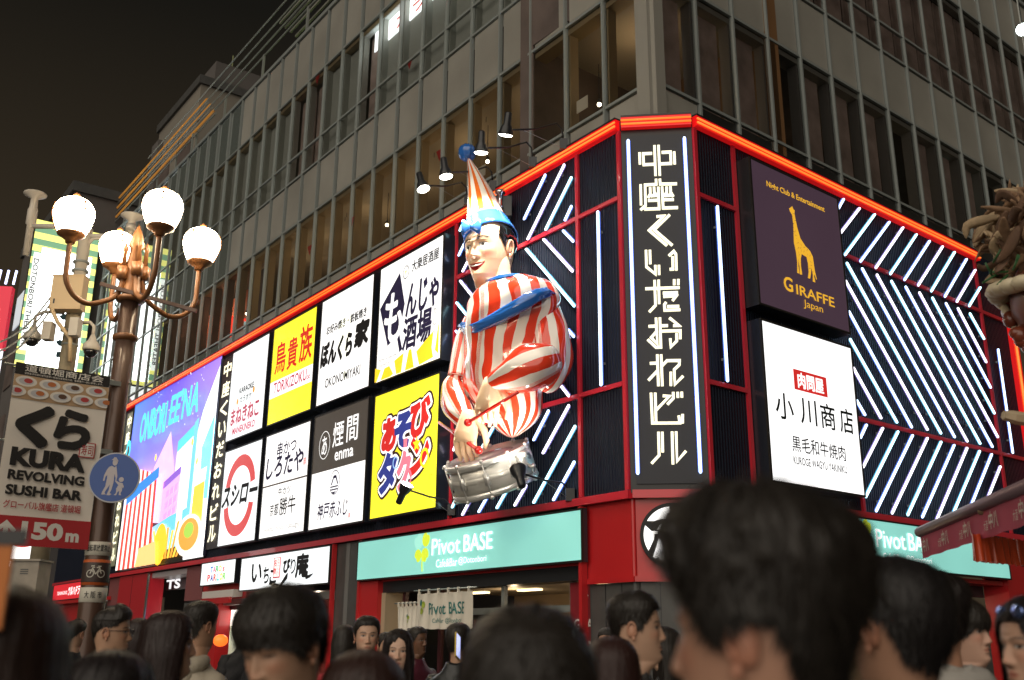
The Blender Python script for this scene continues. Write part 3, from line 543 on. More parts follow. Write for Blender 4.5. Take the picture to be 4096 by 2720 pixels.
# karaoke sign (white; the animal mascot is left out)
s = Sign(LEFT, -15.80, -13.32, 6.84, 9.39, .3, 'narrow white sign with small dark red letters low down, top left of the sign grid', E_COOL, GS)
M_MAG = emit('print_magenta', lin(176, 40, 72), .7, False)
s.text('KARAOKE', .28, .68, .45, .515, M_INK, .03); s.text('カラオケ', .32, .64, .555, .625, M_INK, .02); s.text('まねきねこ', .10, .88, .66, .85, M_MAG, .035); s.text('MANEKINEKO', .18, .80, .875, .955, M_MAG, .03)
for q in ((.26, .60), (.70, .545)): s.poly([(q[0]+.03*math.cos(i*.6), q[1]+.035*math.sin(i*.6)) for i in range(10)], emit('print_ochre', lin(214, 150, 60), .8, False))
# yellow yakitori sign
s = Sign(LEFT, -13.0, -10.52, 6.84, 9.40, .3, 'yellow sign with red brush characters above a white band', E_YEL, GS)
s.poly([(0, .565), (1, .565), (1, .735), (0, .735)], emit('band_white', (1, 1, 1), 1.1), 'white_band')
M_TORI = emit('print_orange_red', lin(206, 48, 30), .75, False)
s.text('鳥', .08, .34, .17, .50, M_TORI, .02); s.text('貴', .38, .62, .19, .51, M_TORI, .02); s.text('族', .66, .95, .13, .50, M_TORI, .02)
s.text('TORIKIZOKU', .10, .87, .585, .70, M_MAG, .016); s.text('∞', .88, .96, .66, .70, M_MAG)
# okonomiyaki sign
s = Sign(LEFT, -10.21, -7.71, 6.84, 9.41, .3, 'white sign with thick black brush letters and small latin line below', E_WHITE, GS)
s.poly([(.48, .17), (.60, .10), (.60, .45), (.56, .92), (.46, .66), (.30, .42)], emit('print_pale_yellow', (1, 1, .82), 1.35, False), 'pale_star')
s.text('お好み焼き・鉄板焼き', .12, .90, .265, .355, M_INK, .03); s.text('ぼんくら', .03, .66, .42, .66, M_INK, .055, .12); s.text('家', .69, .97, .37, .62, M_INK, .06, .12); s.text('OKONOMIYAKI', .16, .84, .775, .865, M_INK, .016)
# monja sign
s = Sign(LEFT, -7.39, -4.89, 6.84, 9.41, .3, 'white sign with a dark blue kite shape and yellow rays along its bottom', E_WHITE, GS)
s.poly([(.01, .36), (.33, .12), (.43, .42), (.36, .66), (.17, .72)], M_NAVY, 'kite_shape'); s.poly([(.30, .62), (.345, .62), (.42, .80), (.375, .82)], M_NAVY, 'kite_tail')
s.text('も', .10, .40, .27, .71, E_WHITEP, .022, .05)
s.text('んじゃ', .45, .96, .27, .56, M_NAVY, .03, .1); s.text('酒場', .42, .87, .55, .83, M_NAVY, .03, .1); s.text('大衆居酒屋', .53, .95, .08, .18, M_INK, .02)
s.ring(.44, .15, .05, .058, .02, M_INK); s.poly([(.425, .14), (.455, .135), (.445, .155), (.442, .18), (.436, .18), (.434, .156)], E_YELP)
for i, ch in enumerate('だしや'): s.text(ch, .90, .955, .575+.085*i, .635+.085*i, M_INK)
s.text('MONZA SAKABA', .05, .35, .815, .84, M_INK); s.text('DASHIYA', .05, .24, .862, .887, M_INK)
E_RAY = emit('print_ray_yellow', lin(250, 205, 45), .95, False)
for P in ([(0, .88), (.10, .91), (.035, 1), (0, 1)], [(.16, .91), (.24, .905), (.31, .985), (.27, 1), (.10, 1)], [(.32, .88), (.47, .845), (.44, 1), (.36, 1)], [(.55, .84), (.59, .84), (.64, 1), (.50, 1)], [(.67, .88), (.92, .77), (.90, .90), (.925, .98), (.72, 1)], [(.99, .735), (1, .735), (1, .97), (.95, .93)]): s.poly(P, E_RAY, 'ray')
# conveyor sushi sign
s = Sign(LEFT, -15.70, -13.22, 3.98, 6.52, .3, 'white sign with two red arcs above and below black slanted letters', E_COOL, GS)
s.ring(.49, .44, .40, .355, .30, E_REDP, 8, 172, 'red_arc', 40); s.ring(.49, .57, .40, .36, .30, E_REDP, 188, 352, 'red_arc', 40)
s.text('スシロー', .02, .98, .38, .61, M_INK, .045, .18)
# kushikatsu / gyukatsu
s = Sign(LEFT, -12.95, -10.45, 3.98, 6.53, .3, 'white two part sign, brush letters above and small grey characters below a dark line', E_WHITE, GS)
s.poly([(0, .497), (1, .497), (1, .513), (0, .513)], mat('divider', (.16, .12, .10), .5), 'divider')
s.text('串かつ', .28, .72, .10, .24, M_NAVY, .02); s.text('しろたや', .05, .90, .22, .44, M_NAVY, .03, .1); s.text('牛カツ', .38, .66, .55, .63, M_INK, .012); s.text('京都', .22, .42, .69, .81, M_INK, .012); s.text('勝牛', .44, .80, .65, .82, M_INK, .01); s.text('Gyukatsu Kyoto Katsugyu', .08, .92, .90, .965, mat('print_grey', (.32, .32, .33), .6))
s.poly([(.91, .33), (.975, .325), (.975, .40), (.91, .405)], emit('seal_pink', lin(235, 190, 190), 1, False), 'seal'); s.text('印', .92, .965, .335, .395, E_REDP)
# enma / kobe
s = Sign(LEFT, -10.20, -7.67, 3.97, 6.56, .3, 'half dark grey half white sign with a round white emblem and a mountain emblem', E_WHITE, GS)
s.poly([(0, 0), (1, 0), (1, .513), (0, .513)], E_DARKP, 'dark_half')
s.ring(.22, .28, .105, .125, .016, E_WHITEP); s.text('あ', .17, .27, .20, .37, E_WHITEP, .005); s.text('煙', .38, .58, .11, .33, E_WHITEP, .005); s.text('間', .64, .84, .10, .32, E_WHITEP, .005); s.text('enma', .44, .78, .375, .45, E_WHITEP, .012)
s.ring(.47, .635, .095, .105, .02, M_NAVY)
s.poly([(.40, .655), (.445, .575), (.495, .575), (.54, .655), (.52, .655), (.488, .60), (.452, .60), (.42, .655)], M_NAVY, 'mountain')
for t_ in (.665, .69): s.poly([(.40, t_), (.54, t_), (.54, t_+.012), (.40, t_+.012)], M_NAVY, 'line')
s.poly([(.42, .715), (.52, .715), (.47, .735)], M_NAVY, 'line')
s.text('神戸赤ふじ', .18, .74, .79, .935, M_NAVY, .016, .15); s.poly([(.77, .92), (.79, .92), (.79, .96), (.77, .96)], E_REDP, 'seal')
# arcade sign: chunky two-line coloured letters
s = Sign(LEFT, -7.37, -4.89, 3.97, 6.53, .3, 'square yellow sign with chunky red and blue outlined letters, a lamp arm in front', E_YEL, GS)
M_BRN = mat('print_brown', lin(72, 30, 32), .6); E_BLUEP = emit('print_blue', lin(52, 62, 140), .7, False); E_OR = emit('print_orange', lin(235, 130, 40), .8, False); E_PINK = emit('print_pink', lin(232, 120, 140), .9, False)
fat = [('あ', .13, .41, .20, .52, E_REDP), ('そ', .33, .66, .19, .52, E_BLUEP), ('び', .58, .92, .12, .47, E_REDP), ('タ', .10, .44, .48, .85, E_BLUEP), ('ク', .40, .66, .50, .86, E_PINK), ('ン', .58, .92, .42, .76, E_REDP)]
for r_, mm in ((.125, M_BRN), (.075, E_WHITEP), (.026, None)):
    yy = s.y()-.004
    for n_, (ch, a, b_, t0, t1, m_) in enumerate(fat):
        k = .03; b = MB(); add_fat(b, ch, (a+k)*s.w, (b_-k)*s.w, (1-t1+k)*s.h, (1-t0-k)*s.h, yy-.0002*n_*(1 if mm is None else 0), r_, .03, .05, 18 if mm else 10); b.build('letter_outline' if mm else 'letter', mm or m_, s.t)
    s.layer += 3
s.ring(.40, .60, .045, .05, .03, emit('print_light_blue', lin(150, 190, 235), .9, False)); s.ring(.60, .74, .06, .065, .05, E_PINK); s.ring(.84, .62, .065, .075, .06, E_YELP)
s.poly([(.72+.06*math.sin(i*math.pi/5)*(1 if i % 2 == 0 else .45), .50-.065*math.cos(i*math.pi/5)*(1 if i % 2 == 0 else .45)) for i in range(10)], E_YELP, 'star')
s.poly([(.52, .43), (.58, .43), (.575, .50), (.525, .50)], E_PINK, 'stick'); s.ring(.945, .775, .02, .02, .01, M_INK)
# green cafe signs
def cafe(face, u0, u1, z0, z1, lab, xs):
    s = Sign(face, u0, u1, z0, z1, .1, lab, E_TEAL, 'green cafe signs', rim=.03)
    k = lambda u: (u-u0)/(u1-u0)
    cx = k(xs[0]); W = (u1-u0); H = (z1-z0)
    E_LEAF = emit('print_leaf', lin(205, 222, 60), .85, False); E_PALE = emit('print_pale_leaf', lin(150, 216, 200), .95, False)
    def leaf(dx, dz, sx_, sz, rot, m):
        P = []
        for i in range(24):
            a = 2*math.pi*i/24; r = 1-.35*math.exp(-((a-math.pi/2)/.35)**2)
            x = r*math.cos(a)*sx_; z = r*math.sin(a)*sz; P.append((cx+(dx+x*math.cos(rot)-z*math.sin(rot))/W, .45-(dz+x*math.sin(rot)+z*math.cos(rot))/H))
        s.poly(P, m, 'clover_leaf')
    leaf(-.14, .20, .15, .15, .6, E_PALE); leaf(.13, .22, .13, .14, -.5, E_LEAF); leaf(-.14, -.07, .12, .12, 2.3, E_LEAF); leaf(.11, -.07, .13, .13, -2.4, E_LEAF)
    s.poly([(cx-.0/W, .5), (cx+.025/W, .5), (cx+.05/W, .93), (cx+.02/W, .95), (cx-.0/W, .8)], E_LEAF, 'clover_stem')
    s.text('Pivot', k(xs[1]), k(xs[2]), .18, .58, E_WHITEP, .006); s.text('BASE', k(xs[3]), k(xs[4]), .18, .58, E_WHITEP, .008); s.text('Cafe&Bar', k(xs[5]), k(xs[6]), .69, .88, E_WHITEP, .0); s.text('@Dotonbori', k(xs[7]), k(xs[8]), .69, .88, E_WHITEP, .0)
    return s
uu = lambda x, y, f=LEFT: f.uz(x, y, .1)[0]
cafe(LEFT, -8.17, -1.02, 2.80, 3.56, 'long green cafe sign facing left of the corner, above the white shop curtain', [uu(1690, 2200), uu(1730, 2190), uu(1843, 2180), uu(1858, 2180), uu(1973, 2160), uu(1748, 2250), uu(1833, 2240), uu(1838, 2240), uu(1950, 2230)])
cafe(RIGHT, 1.08, 8.84, 2.85, 3.62, 'long green cafe sign facing right of the corner, partly behind the awning', [uu(3452, 2150, RIGHT), uu(3500, 2150, RIGHT), uu(3618, 2160, RIGHT), uu(3630, 2170, RIGHT), uu(3737, 2180, RIGHT), uu(3529, 2240, RIGHT), uu(3612, 2240, RIGHT), uu(3620, 2240, RIGHT), uu(3722, 2250, RIGHT)])
s = Sign(LEFT, -14.42, -9.47, 2.80, 3.58, .1, 'wide white sign with big black brush letters and a red seal, above the food stall', E_COOL, rim=.03)
for ch, a, b_, t0, t1, bo in (('い', .14, .27, .20, .80, .05), ('ち', .29, .36, .34, .86, .03), ('こ', .37, .45, .46, .88, .05), ('び', .52, .60, .18, .62, .07), ('り', .605, .66, .20, .66, .02), ('庵', .66, .80, .08, .80, .05)): s.text(ch, a, b_, t0, t1, M_INK, bo)
s.poly([(.38, .80), (.50, .94), (.56, .66), (.585, .60), (.58, .78), (.52, .985), (.43, .985), (.37, .9)], M_INK, 'brush_stroke'); s.poly([(.77, .76), (.86, .70), (.82, .82), (.78, .86)], M_INK, 'brush_stroke')
s.poly([(.415, .11), (.495, .11), (.495, .73), (.415, .73)], emit('seal_dark_red', lin(176, 50, 60), .8, False), 'seal'); s.poly([(.423, .13), (.487, .13), (.487, .69), (.423, .69)], emit('seal_ground', (.95, .9, .88), 1, False), 'seal_ground')
for i, ch in enumerate('なにわ'): s.text(ch, .458, .484, .15+.18*i, .31+.18*i, E_REDP)
for i, ch in enumerate('名物'): s.text(ch, .426, .454, .17+.24*i, .38+.24*i, E_REDP, .02)
s = Sign(LEFT, -17.15, -14.72, 3.02, 3.60, .14, 'small white sign with two lines of multicoloured capital letters', E_COOL, rim=.03)
cols = [lin(52, 120, 205), lin(225, 110, 150), lin(60, 175, 95), lin(245, 205, 50), lin(60, 60, 160), lin(215, 70, 70), lin(70, 80, 160), lin(225, 90, 60), lin(90, 195, 190), lin(205, 220, 60), lin(120, 200, 90)]
for i, ch in enumerate("TARO's"): s.text(ch, *[(.275+.085*i, .358+.085*i), (.63, .645), (.655, .71)][0 if i < 4 else i-3], .18 if ch != 's' else .27, .46 if ch != "'" else .27, emit('ltr%d' % (i % 11), cols[i % 11], .8, False), .05, 0, 'letter')
for i, ch in enumerate('PARLOR'): s.text(ch, .22+.095*i, .30+.095*i, .54, .86, emit('ltr%d' % ((i+5) % 11), cols[(i+5) % 11], .8, False), .05, 0, 'letter')
s = Sign(LEFT, -33.9, -28.35, 3.05, 3.64, .12, 'red drugstore sign with white slanted letters, left of the lamp post', emit('lit_red', lin(205, 40, 50), .8), rim=.03)
s.text('TSURUHA DRUG', .12, .40, .45, .68, E_WHITEP, .01); s.text('ツルハドラッグ', .43, .86, .18, .80, E_WHITEP, .03, .2); s.poly([(.92, .2), (1, .1), (1, .5), (.88, 1), (.86, .95)], E_YELP, 'yellow_swoosh')
# meat shop and giraffe
s = Sign(RIGHT, 1.12, 3.60, 3.98, 6.54, .3, 'big glowing white sign with brush characters and a small red plate', emit_uneven('lit_white_strong', (1, 1, 1), 1.25, .04), GS)
s.poly([(.30, .26), (.67, .26), (.67, .395), (.30, .395)], E_REDP, 'red_plate'); s.text('肉問屋', .34, .63, .275, .38, E_WHITEP, .03)
for ch, a, b_ in (('小', .08, .27), ('川', .34, .52), ('商', .56, .73), ('店', .78, .94)): s.text(ch, a, b_, .44, .61, mat('print_green_black', (.012, .02, .018), .6), .015)
s.text('黒毛和牛焼肉', .22, .81, .70, .80, M_INK, .01); s.text('KUROGE WAGYU YAKINIKU', .22, .81, .83, .88, M_INK, .014)
s = Sign(RIGHT, 1.12, 3.62, 6.84, 9.40, .3, 'dark plum sign with a golden giraffe silhouette', emit_uneven('lit_plum', lin(66, 50, 62), .78, .05), GS, case=M_BLACK)
M_GOLD = emit('print_gold', lin(228, 172, 48), .85, False)
s.text('Night Club & Entertainment', .16, .83, .108, .162, M_GOLD, .02)
gi = [(.395, .295), (.42, .275), (.435, .262), (.445, .285), (.46, .29), (.455, .31), (.46, .36), (.475, .44), (.50, .52), (.55, .57), (.60, .595), (.63, .64), (.635, .70), (.64, .76), (.655, .83), (.645, .83), (.635, .79), (.625, .81), (.635, .86), (.605, .86), (.612, .80), (.60, .74), (.59, .80), (.575, .845), (.55, .845), (.565, .79), (.565, .72), (.555, .665), (.52, .66), (.50, .655), (.485, .70), (.48, .77), (.487, .835), (.46, .84), (.462, .77), (.455, .72), (.45, .77), (.455, .835), (.43, .835), (.44, .74), (.435, .66), (.42, .58), (.425, .50), (.43, .42), (.425, .34), (.405, .32)]
gi = [(x, .217+(t_-.262)*.84) for x, t_ in gi]; s.poly(gi, M_GOLD, 'giraffe_silhouette')
b = MB(); yy = s.y()
for i in range(46):
    x, t_ = [(.435+.02*math.sin(i*2.1), .27+.012*i) if i < 14 else (.46+.035*((i*7) % 5), .44+.013*((i*5) % 9)) if i < 34 else (.455+.13*(i % 2)+.01*(i % 3), .57+.012*(i-34))][0]
    a0 = i*1.7; b.add([(x*s.w-.035*math.cos(a0), yy, (1-t_)*s.h-.035*math.sin(a0)), (x*s.w+.035*math.cos(a0)+.006, yy, (1-t_)*s.h+.035*math.sin(a0)), (x*s.w+.035*math.cos(a0), yy, (1-t_)*s.h+.035*math.sin(a0)+.008)], [(0, 1, 2)])
b.build('giraffe_pattern', emit('lit_plum', lin(66, 50, 62), .78), s.t)
s.text('G', .265, .365, .755, .855, M_GOLD, .02); s.text('IRAFFE', .40, .84, .785, .855, M_GOLD, .01); s.text('Japan', .47, .69, .875, .94, M_GOLD, .0)
# round emblem on the corner
b0 = CHAM.uz(2690, 2140, .06)
rl = thing('round_emblem', 'round black and white crest on the red corner panel behind the big head', 'emblem', tuple(CHAM.P(b0[0], b0[1], -.06)), CHAM.rz)
R_ = .47
b = MB(); b.prism([(R_*math.cos(i*math.pi/24), R_*math.sin(i*math.pi/24)) for i in range(48)], -.10, 0); b.build('disc', M_INK, rl)
E_EMB = emit('emblem_white', (1, 1, 1), 1.3)
def arcpoly(r, a0, a1, n=12): return [(r*math.cos(math.radians(a0+(a1-a0)*i/n)), r*math.sin(math.radians(a0+(a1-a0)*i/n))) for i in range(n+1)]
r1 = .415
for P in (arcpoly(r1, 94, 150)+[(-.26, .205), (-.16, .235), (-.03, .235)], arcpoly(r1, 86, 30)+[(.26, .205), (.16, .235), (.03, .235)], [(-.22, .08), (-.16, .17), (-.03, .175), (-.03, .09)], [(.22, .08), (.16, .17), (.03, .175), (.03, .09)],
          arcpoly(r1, 160, 212, 10)+[(-.27, -.06), (-.26, .02), (.0, .02), (.0, .06), (-.3, .06)], arcpoly(r1, 20, -32, 10)+[(.27, -.06), (.26, .02), (.0, .02), (.0, .06), (.3, .06)], [(-.2, -.05), (.2, -.05), (.2, -.09), (-.12, -.09), (-.16, -.2), (-.29, -.31), (-.25, -.33), (-.1, -.22), (-.06, -.13), (.2, -.13), (.26, -.3), (.22, -.34), (-.05, -.37), (-.2, -.36), (-.22, -.15)]):
    MB().poly(P, -.103).build('crest_piece', E_EMB, rl)
# ---- big screen with picture (the mascot in it is left out: a striped curtain stands in its place)
s = Sign(LEFT, -25.72, -17.36, 3.83, 9.72, .05, 'huge bright video screen with purple sky, city buildings and food', M_INK, cat='video screen', name='video_screen', rim=.04)
W_, H_ = s.w, s.h
def scr(pts, cols_, nm): return MB().poly([(x*W_, (1-t)*H_) for x, t in pts], s.y(), 0, cols_).build(nm, attr_mat('screen_pixels', .3, 1.25), s.t)
def flat(pts, rgb, nm, k=1.): c_ = tuple(min(1, v*k) for v in lin(*rgb)); return scr(pts, [c_]*len(pts), nm)
V1, V2, V3 = lin(96, 78, 205), lin(150, 120, 235), lin(235, 190, 245)
scr([(0, 0), (.5, 0), (1, 0), (1, .35), (1, .75), (.5, .75), (0, .75), (0, .35)], [lin(70, 130, 225), V1, V2, V2, V3, V3, lin(200, 225, 250), lin(120, 120, 235)], 'picture_sky')
flat([(.30, .75), (.36, .45), (.52, .28), (.60, .50), (.62, .80)], (225, 180, 240), 'picture_glow')
flat([(1, 0.03), (1, 1), (.80, 1), (.80, .42), (.86, .25)], (244, 246, 252), 'picture_tower')
flat([(.62, .36), (.80, .30), (.80, .36), (.62, .42)], (90, 200, 235), 'picture_roof'); flat([(.62, .42), (.80, .36), (.80, .80), (.62, .80)], (248, 240, 252), 'picture_building')
flat([(.50, .56), (.70, .50), (.70, .54), (.50, .60)], (130, 90, 190), 'picture_roof'); flat([(.50, .60), (.70, .54), (.70, .86), (.50, .86)], (205, 165, 235), 'picture_building')
for i in range(3):
    for j in range(4): flat([(.545+.048*i, .62+.06*j-.01*i), (.58+.048*i, .608+.06*j-.01*i), (.58+.048*i, .645+.06*j-.01*i), (.545+.048*i, .657+.06*j-.01*i)], (235, 150, 220), 'picture_window')
flat([(.42, .80), (.62, .76), (.80, .74), (.80, .92), (.42, .95)], (105, 190, 235), 'picture_building'); flat([(.70, .45), (.76, .43), (.76, .90), (.70, .90)], (250, 250, 255), 'picture_pillar'); flat([(.80, .30), (.84, .28), (.84, .80), (.80, .80)], (110, 190, 240), 'picture_pillar'); flat([(.90, .45), (1, .30), (1, .72), (.92, .72)], (120, 225, 240), 'picture_building')
flat([(.86, .62), (.96, .60), (.97, .90), (.85, .92)], (245, 190, 60), 'picture_beer'); flat([(.85, .575), (.97, .56), (.965, .63), (.855, .645)], (255, 252, 245), 'picture_foam')
for i in range(9): a = .50+.03*i; dx = .05*(i-4)*.5; flat([(a, .98), (a+.022, .98), (a+.022+dx, .80+.02*(i % 3)), (a+dx, .80+.02*(i % 3))], (250, 200, 70) if i % 2 else (238, 160, 60), 'picture_fries')
flat([(.56+.07*math.cos(i*.4), .90+.11*math.sin(i*.4)) for i in range(16)], (250, 190, 50), 'picture_cutlet')
flat([(.86+.13*math.cos(i*.3), .885+.105*math.sin(i*.3)) for i in range(21)], (250, 240, 225), 'picture_bowl'); flat([(.86+.10*math.cos(i*.3), .88+.08*math.sin(i*.3)) for i in range(21)], (235, 150, 60), 'picture_noodles'); flat([(.86+.05*math.cos(i*.5), .86+.04*math.sin(i*.5)) for i in range(13)], (150, 190, 70), 'picture_herbs')
for i in range(14): a = .05+.029*i; flat([(a, .44+.05*abs(i-6)/6), (a+.029, .44+.05*abs(i-5)/6), (a+.029+(i-6)*.003, 1), (a+(i-6)*.003, 1)], (232, 70, 60) if i % 2 else (255, 246, 238), 'picture_curtain_stripe')
flat([(.08, .56), (.47, .47), (.48, .53), (.09, .63)], (60, 130, 205), 'picture_curtain_rail')
flat([(.33, .9), (.52, .88), (.55, 1), (.30, 1)], (240, 190, 120), 'picture_snacks')
for i in range(46): x = rnd.uniform(.3, .98); t = rnd.uniform(.01, .30); r = rnd.uniform(.0018, .0045); flat([(x-r, t), (x, t-r*1.4), (x+r, t), (x, t+r*1.4)], (255, 255, 255), 'picture_star')
for q in ((.46, .42), (.865, .42), (.93, .53)): flat([(q[0]+.013*math.cos(i), q[1]+.022*math.sin(i)) for i in range(6)], (250, 215, 90), 'picture_coin')
b = MB(); add_fat(b, "ONBORI", .22*W_, .54*W_, .71*H_, .88*H_, s.y(), .022, .01, .12); b.build('lettering', emit('screen_cyan', lin(90, 215, 245), 1.2, False), s.t); b = MB(); add_fat(b, "EE'NA", .575*W_, .885*W_, .735*H_, .90*H_, s.y(), .022, .01, .12); b.build('lettering', emit('screen_cyan', lin(90, 215, 245), 1.2, False), s.t)
b = MB(); add_text(b, "D", .05*W_, .115*W_, .62*H_, .76*H_, s.y(), .06, .12); b.build('lettering', emit('screen_cyan', lin(90, 215, 245), 1.2, False), s.t)
# vertical letter strips beside the screen
for (u0, u1, lab) in ((-17.22, -16.38, 'narrow dark vertical strip of cream double letters right of the video screen'), (-26.55, -25.86, 'narrow vertical strip of cream double letters left of the video screen')):
    s = Sign(LEFT, u0, u1, 4.02, 9.53, .06, lab, mat('strip_panel', (.03, .022, .018), .4) if u0 > -20 else emit('strip_panel_lit', lin(104, 104, 84), .7), 'vertical letter strips by the screen', name='letter_strip_sign', rim=.02)
    for i, ch in enumerate('中座くいだおれビル'): s.text(ch, .16, .84, .02+.108*i, .105+.108*i, E_CREAM, .03, 0, 'letter')
MB().tube([(-17.29, -.05, 3.85), (-17.29, -.05, 9.6)], .06, 8).build('screen_pole', mat('blue_pole', (.06, .08, .16), .3, .4), BLD, True)
bpy.data.objects['screen_pole'].location = tuple(LEFT.O-LEFT.O); bpy.data.objects['screen_pole'].rotation_euler = (0, 0, LEFT.rz)

# ---- shop curtains (noren) under the green sign
def noren(u, z, w_, h_, off, lab, big):
    t = thing('shop_curtain', lab, 'shop curtain', tuple(LEFT.P(u, z, off)), LEFT.rz, 'white shop curtains with a clover')
    b = MB(); n = 26; R = []
    for j in range(9):
        R.append([(w_*i/n, .03*math.sin(i*1.25+.2*j)*(.3+.08*j)-.0, -h_*j/8-.012*abs(math.sin(i*.6))) for i in range(n+1)])
    f = [(j*(n+1)+i, (j+1)*(n+1)+i, (j+1)*(n+1)+i+1, j*(n+1)+i+1) for j in range(8) for i in range(n)]
    b.add([q for r in R for q in r], f); b.build('cloth', mat('noren_cloth', (.62, .58, .50), .8), t, True)
    MB().tube([(-.12, 0, .05), (w_+.12, 0, .05)], .014, 6).build('rod', M_PIPE, t, True)
    for i in range(6): MB().box(w_*(.04+.18*i)-.015, w_*(.04+.18*i)+.015, -.02, .02, -.02, .075).build('loop', mat('noren_cloth', (.62, .58, .50), .8), t)
    yy = -.004; M_TL = mat('print_teal', (.03, .16, .15), .7); M_LG = mat('print_lime', (.28, .36, .04), .7)
    def drape(b): b.v = [(p[0], .03*math.sin(p[0]/w_*n*1.25-p[2]/h_*1.6)*(.3-.64*p[2]/h_)+p[1]-.006, p[2]-.012*abs(math.sin(p[0]/w_*n*.6))) for p in b.v]; return b
    for dx, dz, m_ in ((-.045, .06, M_TL), (.045, .03, M_LG), (.0, -.07, M_LG)):
        k = h_*.9 if big else h_*.55; c0 = (w_*.11, -h_*.36) if big else (w_*.48, -h_*.36)
        drape(MB().poly([(c0[0]+dx*k*2+.085*k*math.cos(i*.4)*1.15, c0[1]+dz*k*2+.085*k*math.sin(i*.4)*1.25) for i in range(16)], yy-.002*(dz < 0)-.001*(dx > 0))).build('clover', m_, t)
    if big:
        for w__, q in (('Pivot', (.22, .55, .60, .27, .03)), ('BASE', (.59, .88, .60, .27, .03)), ('Cafe&Bar @Dotonbori', (.32, .82, .86, .70, .01))): b = MB(); add_text(b, w__, w_*q[0], w_*q[1], -h_*q[2], -h_*q[3], yy, q[4]*.4); drape(b).build('lettering', M_TL, t)
    else:
        for w__, q in (('Pivot BASE', (.08, .92, .80, .64, .03)), ('Cafe&Bar @Dotonbori', (.12, .80, .92, .86, 0))): b = MB(); add_text(b, w__, w_*q[0], w_*q[1], -h_*q[2], -h_*q[3], yy, q[4]*.4); drape(b).build('lettering', M_INK, t)
a = LEFT.uz(1670, 2375, .35); c_ = LEFT.uz(1890, 2362, .35); noren(a[0], a[1], c_[0]-a[0], .62, .35, 'wide white shop curtain with a green clover hung under the green sign', True)
a = LEFT.uz(1592, 2425, .2); noren(a[0], a[1], .80, .62, .2, 'small white banner with a clover beside the wide shop curtain', False)

# ---- blade sign projecting from the wall further down the street (seen directly and mirrored in the glass)
us = -36.05; o0, o1, zb, zt = -.3, 2.52, 13.0, 20.0
bl = thing('blade_sign', 'tall glowing blade sign with yellow and green stripes far left beyond the lamp', 'sign', tuple(LEFT.P(us, zb, o0)), LEFT.rz-math.pi/2+math.pi)
# local x runs along -U rotated: build in facade coordinates instead
bl.rotation_euler = (0, 0, LEFT.rz)
b = MB().box(-.3, -.02, -(o1-o0), 0, 0, zt-zb); b.build('case', M_BLACK, bl)
b = MB(); n = 23; hh = (zt-zb)/n
for i in range(n): b.box(-.02, 0, -(o1-o0), 0, i*hh, (i+1)*hh, i % 2)
b.build('striped_face', [emit('stripe_yellow', lin(246, 238, 130), 1.35), emit('stripe_green', lin(120, 165, 130), 1.0)], bl)
b = MB().box(0, .03, -(2.1-o0), -.25, .2, zt-zb-1.3); b.build('white_strip', emit('strip_white', (.93, 1, 1), 5.0), bl)
b = MB().box(0.001, .035, -(2.42-o0), -(2.14-o0), .8, zt-zb-1.6); b.build('letter_strip', emit('strip_white2', (.95, 1, .95), 1.6), bl)
def side_text(body, y0, y1, z0, z1, x, m_, bold, rot=0):
    b = MB(); add_text(b, body, y0, y1, z0, z1, 0, bold, 0, 0, rot); b.v = [(x, p[0], p[2]) for p in b.v]; b.build('lettering', m_, bl)
side_text('DOTONBORI THEATER', -(2.40-o0), -(2.18-o0), 1.0, 5.1, .045, M_INK, .02, -1)
M_INKG = mat('print_slate', (.02, .06, .07), .6)
for i, ch in enumerate('CCK'): side_text(ch, -.95, -.45, 4.75-.75*i, 5.3-.75*i, .04, M_INKG, .03, 1)
for i in range(9):                                               # unreadable brush blots lower on the strip
    cy, cz = -.8-.25*(i % 2), 2.9-.30*i; b = MB().add([(.04, cy+.26*math.cos(k*1.05)*(.5+.5*abs(math.sin(i*2.3+k*1.9))), cz+.20*math.sin(k*1.05)*(.4+.6*abs(math.cos(i+k*2.7)))) for k in range(6)], [(0, 1, 2, 3, 4, 5)]); b.build('brush_mark', M_INKG, bl)
d2 = MB().box(-.3, 0, -2.6, 0, -2.7, -.1); d2.build('lower_box', emit('strip_white3', (.95, 1, 1), 1.5), bl)
def disc_x(cy, cz, r0, r1, a0, a1, x, m_):
    b = MB(); n = 24
    P = [(x, cy+r*math.cos(math.radians(a0+(a1-a0)*i/n)), cz+r*math.sin(math.radians(a0+(a1-a0)*i/n))) for r in (r0, r1) for i in range(n+1)]
    b.add(P, [(i, i+1, n+2+i, n+1+i) for i in range(n)]); b.build('ring_mark', m_, bl)
disc_x(-1.3, -1.2, .35, .62, 0, 360, .01, E_REDP); disc_x(-1.3, -1.1, .0, .18, 200, 340, .012, E_REDP)

# ---- buildings further down the street and behind
def block(name, lab, cx, cy, w_, d_, h_, rz_, m_, wins=None, parapet=True, emitw=None):
    t = thing(name, lab, 'building', (cx, cy, 0), rz_)
    MB().box(-w_/2, w_/2, -d_/2, d_/2, 0, h_).build('wall', m_, t)
    if parapet: MB().box(-w_/2-.15, w_/2+.15, -d_/2-.15, d_/2+.15, h_, h_+.5).build('parapet', M_STONE, t)
    if wins:
        nx, nz, z0, dz = wins
        for i in range(nx):
            for j in range(nz):
                x = -w_/2+(i+.5)*w_/nx; z = z0+j*dz
                f = MB().box(x-w_/nx*.32, x+w_/nx*.32, -d_/2-.06, -d_/2, z, z+dz*.55); q = f.build('window', M_DARKIN if not emitw or (i*7+j*3) % 4 else emitw, t)
    return t
M_CONC = mat('concrete', (.20, .18, .15), .8, 0, 0, .1, 2, .1, .4); M_CONCD = mat('concrete_dark', (.10, .09, .085), .8, 0, 0, .1, 2, .15, .4)
